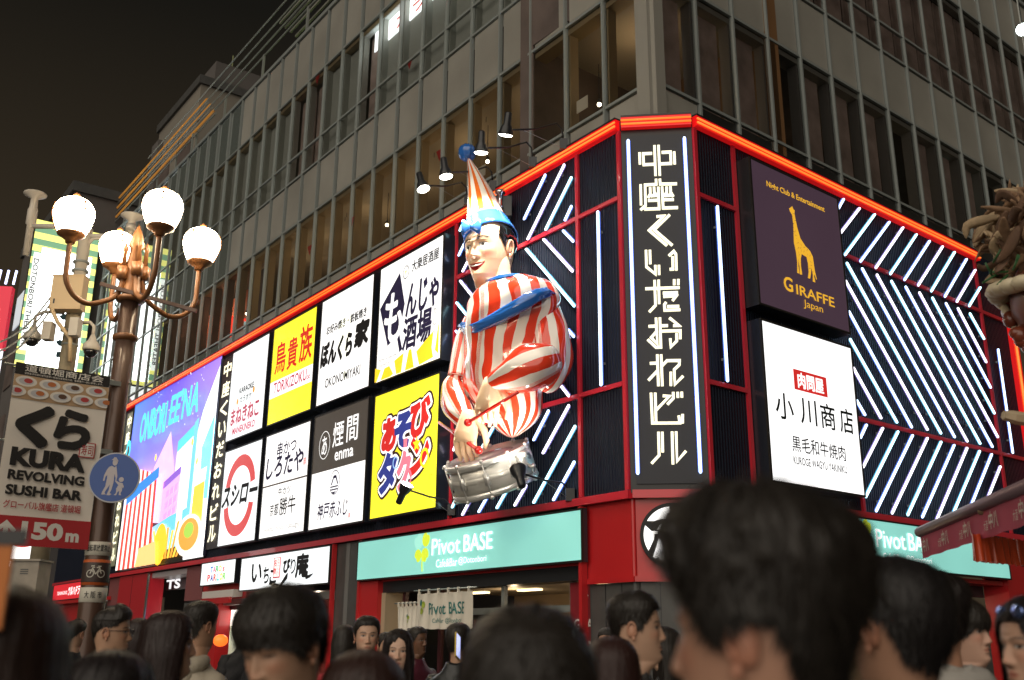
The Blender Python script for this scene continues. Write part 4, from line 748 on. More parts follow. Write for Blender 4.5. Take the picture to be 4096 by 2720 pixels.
pt = LEFT.P(-42, 0, -9); block('concrete_tower', 'tall plain concrete tower behind the roof edge with a small domed tank on top', pt[0], pt[1], 7, 8, 31, LEFT.rz, M_CONC, (2, 6, 8, 3.6))
q = bpy.data.objects['concrete_tower']
b = MB().lathe([(1.0, 0), (1.05, .5), (.7, .85), (.1, .95)], 16, (-.5, -1, 33.3)); b.tube([(-.5, -1, 34.2), (-.5, -1, 36)], .04, 5); b.build('roof_tank', mat('tank_green', (.2, .22, .1), .6), q, True)
MB().box(-2.6, 2.6, -3, 3, 31.5, 33.3).build('roof_room', M_CONCD, q); MB().box(-3.6, -2.4, -4.3, -4.0, 22, 30).build('pier', M_CONCD, q)
pt = LEFT.P(-42, 0, -3); block('far_office_block', 'dark office block just past the end of the glass facade', pt[0], pt[1], 11, 8, 22, LEFT.rz, M_CONCD, (4, 5, 4, 3.4), True, emit('far_window', (.8, .9, 1), .5))
pt = LEFT.P(-60, 0, -2); block('far_dark_block', 'dark building at the far left end of the street', pt[0], pt[1], 16, 9, 20, LEFT.rz, M_CONCD, (5, 5, 4, 3.4), True, emit('far_window', (.8, .9, 1), .5))
pt = LEFT.P(-30, 0, -12); block('rear_block', 'dark stepped rooftop block behind the roof edge', pt[0], pt[1], 14, 8, 29, LEFT.rz, M_CONCD)
pt = LEFT.P(-86, 0, -2); block('street_end_block', 'low dim building closing the view at the street end', pt[0], pt[1], 20, 12, 14, LEFT.rz, M_CONCD, (6, 3, 3, 3.4), True, emit('far_window', (.8, .9, 1), .5))
# red sign with round letters, far left edge
a = at_y(-85, 1235, 34); rs = thing('red_room_sign', 'red and white lit sign cut by the left photo edge', 'sign', (a[0], a[1], a[2]-1.45), .12)
MB().box(-1.2, 1.02, 0, .3, 0, 2.35).build('red_face', emit('lit_red2', lin(206, 32, 58), .7), rs); MB().box(-1.2, .95, .0, .3, -6.5, -.02).build('white_face', emit('room_white', (.88, .93, 1), 1.6), rs)
for i in range(9): MB().tube([(-1.1+i*.27, -.05, 2.42), (-1.06+i*.27, -.05, 2.95)], .04, 6).build('tube', emit('room_tube', (.6, .65, 1), 3), rs)
b = MB(); n = 24
for i in range(n): a0, a1 = 2*math.pi*i/n, 2*math.pi*(i+1)/n; b.add([(.0+r*math.cos(t), -.01, 1.15+r*math.sin(t)) for r, t in ((.42, a0), (.42, a1), (0.02, a1), (.02, a0))], [(3, 2, 1, 0)])
b.build('round_badge', emit('badge_pink', lin(250, 190, 200), 1, False), rs)
for i, ch in enumerate('ROOM'):
    t = math.radians(62-36*i); b = MB(); add_text(b, ch, -.16, .16, -.17, .17, 0, .06); ca, sa = math.cos(t-math.pi/2), math.sin(t-math.pi/2)
    b.v = [(.62*math.cos(t)+p[0]*ca-p[2]*sa, -.02, 1.15+.62*math.sin(t)+p[0]*sa+p[2]*ca) for p in b.v]; b.build('letter', E_WHITEP, rs)
# small lit box sign and plant at the far lower left
a = at_y(88, 2195, 30); t = thing('small_box_sign', 'small white lit box sign low at the left behind the held phone', 'sign', (a[0], a[1], a[2]-.5), .2); MB().box(-.45, .45, 0, .3, 0, 1.0).build('lit_face', E_WHITE, t); b = MB()
for i in range(16): a0, a1 = math.pi+math.pi*i/16, math.pi+math.pi*(i+1)/16; b.add([(r*math.cos(q), -.004, .72+r*.5*math.sin(q)) for r, q in ((.35, a0), (.35, a1), (.22, a1), (.22, a0))], [(0, 1, 2, 3)])
b.build('red_smile', E_REDP, t)

# ------------------------------------------------------------------ street lamp, pole, banner, round sign
M_BRONZE = mat('lamp_bronze', (.24, .10, .035), .45, .1, .1, .1, 20, .15, 4); M_DKP = mat('lamp_post_brown', (.085, .045, .03), .42, .2, .2, .08, 12, .2, 2)
py = 10.6; pb = at_y(520, 1200, py); LX = float(pb[0])
lp = thing('street_lamp', 'brown street lamp post with four lit globes on curved arms', 'street lamp', (LX, py, 0))
ztop = float(at_y(540, 1000, py)[2]); zc = float(at_y(528, 1190, py)[2])
b = MB().lathe([(.20, 0), (.20, .5), (.135, .6), (.13, 1.6), (.128, 2.42), (.115, 2.5), (.105, 3.2), (.098, zc-.05)], 20); b.build('post', M_DKP, lp, True)
b = MB().lathe([(.098, zc-.06), (.15, zc-.05), (.15, zc-.01), (.10, zc+.02), (.085, zc+.3), (.075, ztop-.25), (.09, ztop-.2), (.06, ztop), (.09, ztop+.04), (.05, ztop+.2), (.0, ztop+.32)], 16); b.lathe([(.10, zc-.52), (.135, zc-.5), (.135, zc-.46), (.10, zc-.44)], 16)
b.build('head_collar', M_BRONZE, lp, True)
for (gx, gy, gr), Y in (((295, 868, 84), 10.15), ((470, 1000, 75), 11.2), ((650, 840, 84), 10.05), ((806, 985, 77), 11.1)):
    c = at_y(gx, gy, Y); c = Vector((c[0]-LX, c[1]-py, c[2])); r = gr/FPX*Y/math.cos(.3)*1.0; r = .215
    g = MB(); prof = [(.02, -1.0), (.62, -.98), (.72, -.80), (.88, -.4), (.98, 0), (1.0, .16), (.98, .38), (.90, .60), (.75, .80), (.52, .95), (.25, 1.03), (.0, 1.05)]
    g.lathe([(q*r, z*r) for q, z in prof], 24, c); gl = g.build('globe', E_LAMP, lp, True)
    f = MB(); f.lathe([(r*1.0, r*.20), (r*1.03, r*.24), (r*1.0, r*.28)], 24, c)
    for k in range(3):
        a = 2*math.pi*k/3+.6+gx*.01; P = [(c.x+q*r*1.03*math.cos(a), c.y+q*r*1.03*math.sin(a), c.z+z*r) for q, z in prof[1:8]]; f.tube(P, .008, 5); f.ball(P[-1], .02, 6)
    f.lathe([(.0, r*1.02), (.035, r*1.04), (.02, r*1.12), (.04, r*1.2), (.0, r*1.42)], 8, c); f.build('cage', M_BRONZE, lp, True)
    f = MB(); f.lathe([(.0, -r*1.45), (.05, -r*1.45), (.055, -r*1.3), (.10, -r*1.15), (.145, -r*1.02), (.15, -r*.92), (.12, -r*.88), (0, -r*.9)], 20, c); f.build('cup', M_BRONZE, lp, True)
    o2 = Vector((c.x, c.y, 0)); dd = o2.normalized(); hb = c.z-r*1.45; zl = zc+.42-.0
    P = [o2+Vector((0, 0, hb)), o2+Vector((0, 0, hb-.22)), o2*.98+Vector((0, 0, hb-.42)), o2*.84+Vector((0, 0, hb-.58)), o2*.62+Vector((0, 0, hb-.64)), o2*.40+Vector((0, 0, hb-.58)), o2*.24+Vector((0, 0, hb-.50)), o2*.17+Vector((0, 0, hb-.38)), o2*.15+Vector((0, 0, hb-.26))]
    f = MB().tube(smooth_path(P), .030, 10); f.box(o2.x*.16-.05, o2.x*.16+.05, o2.y*.16-.05, o2.y*.16+.05, hb-.28, hb-.13); f.lathe([(.032, hb-.13), (.022, hb+.06), (.036, hb+.08), (.0, hb+.18)], 8, (o2.x*.16, o2.y*.16, 0)); f.build('arm', M_BRONZE, lp, True)
a = at_y(420, 1150, py); c2 = at_y(800, 1258, py)
MB().bar((a[0]-LX, -.12, a[2]), (c2[0]-LX, -.12, c2[2]-.0), .04, .04, (0, -1, 0)).build('cross_bar', M_DKP, lp)
for z0, z1, m_ in ((2.42, 2.56, mat('label_white', (.55, .52, .44), .5)), (2.12, 2.38, mat('label_orange', (.50, .10, .02), .5)), (1.95, 2.10, mat('label_white', (.55, .52, .44), .5))):
    MB().lathe([(.128, z0), (.134, z0+.004), (.134, z1-.004), (.128, z1)], 20).build('label_band', m_, lp, True)
def on_post(body, z0, z1, w_, r, m_, bold=.01, nm='lettering', ang=.36):
    b = MB(); add_text(b, body, -w_/2, w_/2, z0, z1, 0, bold); b.v = [(r*math.sin(p[0]/r+ang), -r*math.cos(p[0]/r+ang), p[2]) for p in b.v]; b.build(nm, m_, lp)
on_post('自転車放置禁止', 2.46, 2.53, .25, .136, M_INK); on_post('大 阪 市', 1.99, 2.06, .18, .136, M_INK)
b = MB()
for cx in (-.055, .055):
    for i in range(16): a0, a1 = 2*math.pi*i/16, 2*math.pi*(i+1)/16; b.add([(cx+r*math.cos(t), 0, 2.235+r*math.sin(t)) for r, t in ((.04, a0), (.04, a1), (.031, a1), (.031, a0))], [(0, 3, 2, 1)])
for p, q in (((-.055, 2.235), (-.03, 2.30)), ((-.03, 2.30), (.035, 2.295)), ((.055, 2.235), (.03, 2.31)), ((-.03, 2.285), (0, 2.23)), ((0, 2.23), (.035, 2.29)), ((-.05, 2.31), (-.015, 2.315)), ((.015, 2.31), (.05, 2.31))):
    d = Vector((q[0]-p[0], q[1]-p[1])).normalized()*.005; b.add([(p[0]-d.y, 0, p[1]+d.x), (p[0]+d.y, 0, p[1]-d.x), (q[0]+d.y, 0, q[1]-d.x), (q[0]-d.y, 0, q[1]+d.x)], [(0, 1, 2, 3)])
bk = MB(); bk.lathe([(.1345, 2.15), (.1355, 2.155), (.1355, 2.345), (.1345, 2.35)], 20); bk.v = [p for p in bk.v]; bk.build('dark_plate', mat('label_dark', (.05, .03, .025), .5), lp, True)
for _v in (b,): _v.v = [(.138*math.sin(p[0]/.138+.36), -.138*math.cos(p[0]/.138+.36), p[2]) for p in _v.v]
b.build('bicycle_mark', mat('label_white', (.55, .52, .44), .5), lp)
# blue round pedestrian sign strapped to the post
c = at_y(457, 1910, py-.30); rr_ = 98/FPX*(py-.3)*1.03
ps = thing('pedestrian_sign', 'round blue sign with a white adult and child, strapped to the lamp post', 'road sign', tuple(c), .06)
MB().prism([(rr_*math.cos(i*math.pi/24), rr_*math.sin(i*math.pi/24)) for i in range(48)], 0, .012).build('disc', mat('sign_rim', (.42, .42, .44), .5), ps)
MB().poly([(rr_*.95*math.cos(i*math.pi/24), rr_*.95*math.sin(i*math.pi/24)) for i in range(48)], -.002).build('blue_face', mat('sign_blue', (.02, .075, .30), .4), ps)
def fig(k, P, nm): MB().poly([((x-.0)*rr_, z*rr_) for x, z in P], -.004).build(nm, mat('sign_figure', (.46, .42, .44), .5), ps)
fig(0, [(-.02, .40), (.03, .47), (.06, .35), (.12, .05), (.10, -.12), (.06, -.14), (.06, -.02), (.0, .14), (.0, -.2), (-.05, -.5), (-.10, -.62), (-.02, -.66), (-.10, -.71), (-.22, -.70), (-.15, -.5), (-.13, -.28), (-.28, -.55), (-.30, -.62), (-.24, -.68), (-.42, -.68), (-.40, -.58), (-.30, -.35), (-.27, -.02), (-.28, .10), (-.34, .02), (-.36, -.14), (-.42, -.14), (-.40, .08), (-.32, .30), (-.24, .42), (-.14, .46)], 'adult_figure')
fig(0, [(-.03+.10*math.cos(i*.6), .60+.13*math.sin(i*.6)) for i in range(11)], 'adult_head'); fig(0, [(-.18, .70), (.10, .64), (.05, .72), (.0, .80), (-.08, .81), (-.12, .74)], 'adult_hat')
fig(0, [(.06, -.10), (.20, -.18), (.26, -.20), (.36, -.22), (.42, -.36), (.38, -.44), (.34, -.34), (.37, -.50), (.32, -.62), (.36, -.70), (.26, -.69), (.26, -.52), (.20, -.58), (.16, -.70), (.06, -.70), (.14, -.62), (.14, -.48), (.12, -.46), (.20, -.30), (.06, -.16)], 'child_figure')
fig(0, [(.29+.10*math.cos(i*.6), -.08+.10*math.sin(i*.6)) for i in range(11)], 'child_head')
MB().bar((.0, .02, .1), (.1, .17, .1), .04, .01, (0, 0, 1)).build('strap', M_GREY, ps); MB().bar((.0, .02, -.1), (.1, .17, -.1), .04, .01, (0, 0, 1)).build('strap', M_GREY, ps)
# hanging restaurant banner beside the lamp post
Rr = at_y(440, 1507, 10.45); zt = Rr[2]
bd_ = np.array([.778, .628]); px_of = lambda t: 2048+FPX*((np.array([Rr[0]-bd_[0]*t, Rr[1]-bd_[1]*t, zt])-EYE) @ AX)/((np.array([Rr[0]-bd_[0]*t, Rr[1]-bd_[1]*t, zt])-EYE) @ AZ)
bt_ = min(np.linspace(.4, 1.6, 241), key=lambda t: abs(px_of(t)-64)); Ll = np.array([Rr[0]-bd_[0]*bt_, Rr[1]-bd_[1]*bt_, zt]); wv = np.array(Rr)-np.array(Ll); bw = float(np.hypot(wv[0], wv[1])); zbm = float(at_y(341, 2199, 10.45)[2]); bh = float(zt-zbm)
bn = thing('restaurant_banner', 'white hanging banner with big black brush letters and red foot, left of lamp post', 'banner', (Ll[0], Ll[1], zt), math.atan2(wv[1], wv[0]))
NB = 14
def bwave(x, z): return .018*math.sin(x*4.2+z*1.3)+.012*math.sin(z*3.1)
b = MB(); R = [[(bw*i/NB, bwave(bw*i/NB, -bh*j/24), -bh*j/24) for i in range(NB+1)] for j in range(25)]
b.add([q for r in R for q in r], [(j*(NB+1)+i, (j+1)*(NB+1)+i, (j+1)*(NB+1)+i+1, j*(NB+1)+i+1) for j in range(24) for i in range(NB)]); b.build('cloth', mat('banner_cloth', (.84, .77, .68), .75), bn, True)
lay = [0]
def fit(b): lay[0] += 1; b.v = [(p[0], bwave(p[0], p[2])-.003-.0005*lay[0]+p[1], p[2]) for p in b.v]; return b
def bp(pts, m_, nm):
    xs = [p[0] for p in pts]; ts = [p[1] for p in pts]
    if len(pts) == 4 and (max(xs)-min(xs) > .5):                  # wide bands follow the waves
        b = MB(); n = 14; t0, t1 = min(ts), max(ts); R = [[((min(xs)+(max(xs)-min(xs))*i/n)*bw, 0, -(t0+(t1-t0)*j/6)*bh) for i in range(n+1)] for j in range(7)]
        b.add([q for r in R for q in r], [(j*(n+1)+i, (j+1)*(n+1)+i, (j+1)*(n+1)+i+1, j*(n+1)+i+1) for j in range(6) for i in range(n)])
    else: b = MB().poly([(x*bw, -t*bh) for x, t in pts], 0)
    fit(b).build(nm, m_, bn)
def bt(body, x0, x1, t0, t1, m_, bold=0., sh=0.):
    b = MB(); r_ = bold*(t1-t0)*bh*.8
    if any(ord(c) > 0x2e80 for c in body): add_fat(b, body, x0*bw+r_, x1*bw-r_, -t1*bh+r_, -t0*bh-r_, 0, r_, 0., sh, 8)
    else: add_text(b, body, x0*bw, x1*bw, -t1*bh, -t0*bh, 0, bold, sh)
    fit(b).build('lettering', m_, bn)
M_BB = mat('banner_black', (.018, .016, .015), .8); M_BR = mat('banner_red', (.44, .025, .03), .75); M_TAN = mat('banner_tan', (.50, .33, .19), .75); M_BW = mat('banner_white', (.74, .70, .64), .75)
bp([(0, 0), (1, 0), (1, .068), (0, .068)], M_BB, 'black_band'); bt('道頓堀商店会', .10, .93, .005, .046, M_BW, .02); bt('協賛金は街路灯維持管理と駐輪対策費用の他、警備費の一部に使用します。', .10, .93, .050, .062, M_BW)
bp([(0, .070), (1, .070), (1, .205), (0, .205)], M_TAN, 'food_band')
for r_ in range(2):
    for k in range(5 if r_ else 4):
        cx = (.13+.245*k) if not r_ else (.03+.235*k); ct = .103+.062*r_
        if cx > 1: continue
        el = lambda a, b__: [(min(1, max(0, cx+a*math.cos(i*.35))), ct+b__*math.sin(i*.35)) for i in range(18)]
        bp(el(.112, .030), M_BW, 'plate'); bp(el(.078, .020), mat('plate_inner', (.50, .50, .52), .7), 'plate'); bp([(p[0]+.02, p[1]-.004) for p in el(.045, .014)], mat('fish%d' % (k % 3), ((.45, .05, .05), (.5, .16, .05), (.10, .05, .03))[k % 3], .6), 'sushi')
M_KX = {'く': (.07, .44, .235, .455), 'ら': (.46, .85, .235, .455)}
fit(add_fat(MB(), 'く', .11*bw, .43*bw, -.45*bh, -.245*bh, 0, .036, .0, .1)).build('lettering', M_BB, bn); fit(add_fat(MB(), 'ら', .50*bw, .84*bw, -.445*bh, -.24*bh, 0, .024, .0, .08)).build('lettering', M_BB, bn)
bp([(.77, .405), (.935, .405), (.935, .49), (.77, .49)], M_BR, 'seal'); bp([(.78, .41), (.925, .41), (.925, .485), (.78, .485)], M_BW, 'seal_ground'); bt('寿司', .79, .915, .418, .478, M_BR, .01)
bt('KURA', .08, .86, .475, .578, M_BB, .06); bt('REVOLVING', .08, .87, .598, .652, M_BB, .045); bt('SUSHI BAR', .08, .87, .678, .735, M_BB, .045); bt('グローバル旗艦店 道頓堀', .08, .87, .762, .806, M_BR, .015)
bp([(0, .845), (1, .845), (1, 1), (0, 1)], M_BR, 'red_foot'); bt('150', .29, .72, .868, .965, M_BW, .05); bt('m', .75, .89, .915, .965, M_BW, .05)
bp([(.14, .868), (.245, .92), (.215, .935), (.165, .91), (.165, .965), (.115, .965), (.115, .91), (.065, .935), (.035, .92)], M_BW, 'arrow')
MB().tube([(-.1, .03, -.03), (bw+.25, .03, -.03)], .012, 6).build('hanger', M_PIPE, bn); MB().tube([(-.1, .03, -bh*.44), (bw+.25, .03, -bh*.44)], .012, 6).build('hanger', M_PIPE, bn)
MB().box(bw, bw+.12, -.02, .04, -.09, -.04).build('bracket', M_PIPE, bn); MB().box(bw, bw+.12, -.02, .04, -bh*.44-.03, -bh*.44+.02).build('bracket', M_PIPE, bn)

# utility pole with boxes, cameras and white pipe fittings
UY = 13.4; pu = at_y(262, 1500, UY); UX = float(pu[0]); Z = lambda x, y: float(at_y(x, y, UY)[2]); X_ = lambda x, y: float(at_y(x, y, UY)[0])-UX
M_CP = mat('pole_concrete', (.24, .20, .13), .7, 0, 0, .15, 25, .15, 5); M_WP = mat('white_pipe', (.48, .44, .38), .5); M_BOX = mat('cream_box', (.55, .41, .24), .5, 0, 0, .03, 4)
up = thing('utility_pole', 'grey utility pole behind the banner carrying a cream box and white pipes', 'utility pole', (UX, UY, 0))
MB().lathe([(.13, 0), (.105, Z(262, 1260)), (.105, Z(262, 1200))], 16).build('pole', M_CP, up, True); MB().lathe([(.085, Z(262, 1200)), (.085, Z(300, 930)), (.095, Z(300, 928)), (.095, Z(300, 915))], 16).build('upper_pipe', M_WP, up, True)
for zz in (Z(250, 1330), Z(250, 1385), Z(290, 1090), Z(290, 1055)): MB().lathe([(.10, zz), (.115, zz+.005), (.115, zz+.03), (.10, zz+.035)], 14).build('strap', M_GREY, up, True)
b = MB().box(X_(240, 1200), X_(362, 1200), -.30, -.12, Z(300, 1262), Z(300, 1133)); q = b.build('cream_box', M_BOX, up)
MB().box(X_(240, 1200)-.01, X_(362, 1200)+.01, -.31, -.11, Z(300, 1133), Z(300, 1133)+.02).build('box_lid', M_BOX, q); MB().box(X_(250, 1230), X_(256, 1230), -.305, -.30, Z(250, 1240), Z(250, 1222)).build('lock', M_BLACK, q)
for cx, y0 in ((222, 1350), (328, 1335)): MB().box(X_(cx, y0)-.06, X_(cx, y0)+.06, -.3, -.15, Z(cx, y0+30), Z(cx, y0-40)).build('small_box', M_WP, up)
b = MB().tube([(X_(245, 1265), -.3, Z(245, 1265)), (X_(262, 1310), -.26, Z(262, 1310)), (X_(305, 1370), -.2, Z(305, 1370)), (X_(300, 1460), -.18, Z(300, 1460))], .03, 8); b.build('conduit', M_BOX, up, True)
# white T pipes with flat discs
for (cx, yt, yb, xa, ya) in ((122, 780, 1022, 240, 905), (525, 868, 940, 300, 945)):
    b = MB().lathe([(.045, Z(cx, yb)), (.05, Z(cx, (yt+yb)/2)), (.07, Z(cx, (yt+yb)/2)+.02), (.07, Z(cx, yt+60)), (.055, Z(cx, yt+50)), (.05, Z(cx, yt+15)), (.16, Z(cx, yt)), (.16, Z(cx, yt)+.02), (.0, Z(cx, yt)+.035)], 14, (X_(cx, 900), 0, 0)); b.tube([(X_(cx, ya), 0, Z(cx, ya)), (0, 0, Z(xa, ya))], .04, 8); b.build('disc_pipe', M_WP, up, True)
b = MB().tube([(0, 0, Z(300, 1010)), (X_(345, 1000), 0, Z(345, 985)), (X_(372, 950), 0, Z(372, 955)), (X_(412, 950), 0, Z(412, 952))], .025, 8); b.build('bent_pipe', M_WP, up, True)
def dome(cx, cy, label):
    t = thing('security_camera', label, 'camera', (UX+X_(cx, cy), UY-.1, Z(cx, cy)), 0, 'dome security cameras on the pole')
    MB().lathe([(.02, .22), (.03, .2), (.06, .12), (.115, .06), (.12, .0), (.11, -.02)], 16).build('housing', M_WP, t, True); MB().lathe([(.095, -.02), (.09, -.06), (.05, -.105), (.0, -.12)], 16).build('dome', mat('dome_dark', (.01, .01, .012), .08, 0, .5), t, True)
    s_ = -1 if cx > 250 else 1; d_ = -X_(cx, cy)
    MB().tube([(0, 0, .2), (0, 0, .33), (d_*.2, .02, .40), (d_*.75, .06, .40)], .025, 8).build('arm', M_WP, t, True)
dome(142, 1362, 'white dome camera left of the utility pole'); dome(376, 1405, 'white dome camera right of the utility pole')
b = MB().box(X_(118, 2350), X_(228, 2350), -.6, -.25, Z(170, 2390), Z(170, 2258)); q = b.build('meter_box', mat('grey_box', (.26, .23, .19), .6, 0, 0, .1, 10, .2, 5), up)
MB().box(X_(118, 2350)-.02, X_(228, 2350)+.02, -.62, -.23, Z(170, 2258), Z(170, 2250)).build('box_lid', mat('grey_box', (.26, .23, .19), .6), q)
for k in range(3):
    for z_ in (2290, 2362): MB().box(X_(160, 2350), X_(190, 2350), -.605, -.6, Z(170, z_+k*8)-.006, Z(170, z_+k*8)+.006).build('vent', M_STONE, q)
for k in range(3):
    a = at_y(-60, 1385+40*k, 12.0); c2 = at_y(262, 1105+22*k, UY)
    w_ = thing('overhead_cable', ['topmost thin overhead cable to the utility pole', 'middle thin overhead cable to the utility pole', 'lowest thin overhead cable to the utility pole'][k], 'cable', tuple(a), 0, 'overhead cables at the left')
    P = [tuple((np.array(c2)-np.array(a))*t+np.array([0, 0, -.25*math.sin(math.pi*t)])) for t in np.linspace(0, 1, 12)]; MB().tube(P, .012, 5).build('wire', M_PIPE, w_, True)
# small tree at the far left
tr = thing('street_tree', 'dark green street tree low at the left behind the utility pole', 'tree', tuple(at_z(75, 2560, 0)*0+np.array([at_y(70, 2400, 24)[0], 24, 0])))
MB().tube([(0, 0, 0), (.05, 0, 1.2), (0, .05, 2.0)], [.09, .07, .04], 8).build('trunk', mat('bark', (.08, .06, .04), .9), tr, True)
b = MB()
for i in range(420):
    a, e, r = rnd.uniform(0, 6.28), rnd.uniform(-1, 1), rnd.uniform(.3, 1)**.5; c = Vector((.55*r*math.cos(a)*math.sqrt(1-e*e), .55*r*math.sin(a)*math.sqrt(1-e*e), 2.2+.75*r*e)); q = Euler((rnd.uniform(0, 6), rnd.uniform(0, 6), 0)).to_matrix()
    b.add([c+q @ Vector(p) for p in ((-.03, 0, 0), (0, -.07, .01), (.03, 0, 0), (0, .07, .01))], [(0, 1, 2, 3)])
b.build('crown', mat('leaf', (.03, .07, .02), .6), tr)

# ------------------------------------------------------------------ floodlights on arms around the statue
def flood(label, head, base, aim, up_, watts):
    h = Vector(head); b0 = Vector(base); t = thing('arm_floodlight', label, 'floodlight', tuple(b0), 0, 'floodlights on arms around the statue'); h -= b0; N = Vector(LEFT.N)
    MB().box(-.07, .07, -.07, .07, -.08, .12).build('mount', M_BLACK, t)
    dz = .32 if up_ else .12
    MB().tube([(0, 0, .05), Vector((0, 0, dz))+N*.04, Vector((0, 0, dz+.08))+N*.16, h*.5+Vector((0, 0, dz*.55)), h], .017, 8).build('arm', M_BLACK, t, True)
    MB().tube([h*.75+Vector((0, 0, .1)), Vector((0, 0, -.05))], .004, 4).build('stay_wire', M_PIPE, t)
    d = (Vector(aim)-Vector(head)).normalized()
    MB().lathe([(.04, -.30), (.06, -.28), (.065, -.10), (.10, -.04), (.125, .05), (.13, .08), (.115, .08)], 18, h, 0, d).build('lamp_head', M_BLACK, t, True)
    b = MB().lathe([(.0, .02), (.115, .02), (.118, .085), (.1, .10), (.0, .115)], 18, h, 0, d); b.build('lens', E_FLOOD, t, True)
    L = bpy.data.lights.new('flood', 'SPOT'); L.energy = watts; L.spot_size = math.radians(100); L.spot_blend = 1.0; L.color = (1, .93, .80); L.shadow_soft_size = .1
    o = bpy.data.objects.new('flood', L); C.objects.link(o); o.location = Vector(head)+d*.14; o.rotation_euler = d.to_track_quat('-Z', 'Y').to_euler()
def wall(x, y, off): u, z = LEFT.uz(x, y, off); return LEFT.P(u, z, off)
HATC = LEFT.P(-3.05, 8.3, .8); CH = LEFT.P(-2.9, 7.0, .9)
for (hx, hy), (bx, by), lab in (((2025, 520), (2255, 605), 'topmost arm floodlight above the red neon'), ((1925, 592), (2132, 672), 'second arm floodlight by the blue pompom'), ((1782, 690), (1972, 757), 'third arm floodlight left of the hat'), ((1690, 742), (1870, 815), 'lowest of the four arm floodlights above the sign grid')):
    u, z = LEFT.uz(bx, by, .1); bz = LEFT.P(u, max(z, ZN1+.06), .10); hd = wall(hx, hy, 1.42); flood(lab, hd, bz, LEFT.P(-2.9, 6.2, .9), True, 850)
flood('arm floodlight low in front of the yellow sign', wall(1620, 1955, 1.12), LEFT.P(*LEFT.uz(1806, 2045, .05), .05), LEFT.P(-3.3, 6.6, .7), False, 340)
flood('arm floodlight by the right end of the drum', wall(2075, 1890, 1.25), LEFT.P(*LEFT.uz(2280, 1985, .05), .05), LEFT.P(-2.8, 6.6, .7), False, 200)

# awning and hanging food model at the right
a0 = at_z(3680, 2128, 2.55); a1 = at_z(4230, 1890, 2.55); dv = a1-a0; L_ = float(np.hypot(dv[0], dv[1])); ang = math.atan2(dv[1], dv[0])
aw = thing('shop_awning', 'red shop awning with a printed valance and rolled front bar at the right', 'awning', tuple(a0), ang)
MB().tube([(-.02, 0, 0), (L_, 0, 0)], .045, 10).build('front_bar', mat('awning_bar', (.22, .15, .17), .4, .3), aw, True)
b = MB(); n = 40; b.add([(L_*i/n, .01*math.sin(i*1.1)*(j), -.03-.20*j) for j in (0, 1) for i in range(n+1)], [(i, n+1+i, n+2+i, i+1) for i in range(n)]); b.build('valance', mat('valance_red', (.40, .05, .09), .7), aw, True)
for i in range(5):
    x = .12+i*.62; b = MB(); add_text(b, '中八', x, x+.20, -.19, -.07, -.02, .02, .2); add_text(b, '大酒', x-.12, x-.02, -.19, -.12, -.02, .0, .2); b.build('lettering', mat('valance_print', (.55, .5, .42), .7), aw)
sgn = 1.0
b = MB()
for i in range(24):
    x0, x1 = L_*i/24+.02*0, L_*(i+1)/24; b.add([(x0, 0.02, -.01), (x1, .02, -.01), (x1, sgn*1.6, .42), (x0, sgn*1.6, .42)], [(0, 1, 2, 3)], i % 2)
b.build('canopy', [mat('canopy_red', (.42, .05, .05), .8), mat('canopy_cream', (.5, .4, .26), .8)], aw)
MB().tube([(L_*.55, -.02, -.04), (L_*.75, sgn*.9, -.10), (L_*.8, sgn*1.5, .3)], .025, 8).build('strut', mat('strut_wood', (.22, .14, .08), .5), aw, True)
c0 = at_z(3890, 2135, 2.35); c1 = at_z(4230, 2180, 2.35)
fr = thing('ruffled_valance', 'shiny orange red ruffled cloth strip below the awning', 'valance', tuple(c0), math.atan2((c1-c0)[1], (c1-c0)[0])); l2 = float(np.linalg.norm(c1-c0)); b = MB(); n = 90
b.add([(l2*i/n, .025*math.sin(i*.9)*(.4+.6*j)+.01*math.sin(i*2.3), -.19*j+.006*math.sin(i*1.7)) for j in (0, .5, 1) for i in range(n+1)], [(k*(n+1)+i, (k+1)*(n+1)+i, (k+1)*(n+1)+i+1, k*(n+1)+i+1) for k in range(2) for i in range(n)]); b.build('ruffle', mat('satin_red', (.60, .07, .02), .28, 0, .2), fr, True)
fx = at_y(4235, 1060, 6.6)
fm = thing('hanging_food_model', 'big hanging food model of brown strips, red chunks and chives at right edge', 'food model', (fx[0], fx[1], fx[2]-.72)); fm.scale = (.88, .88, .94)
Y0 = .75; MS = [mat('strip_brown', (.25, .15, .085), .8, 0, 0, .3, 30, .25, 8), mat('strip_tan', (.40, .29, .175), .75, 0, 0, .3, 30, .2, 8), mat('strip_dark', (.13, .07, .04), .75, 0, 0, .3, 30, .2, 8)]
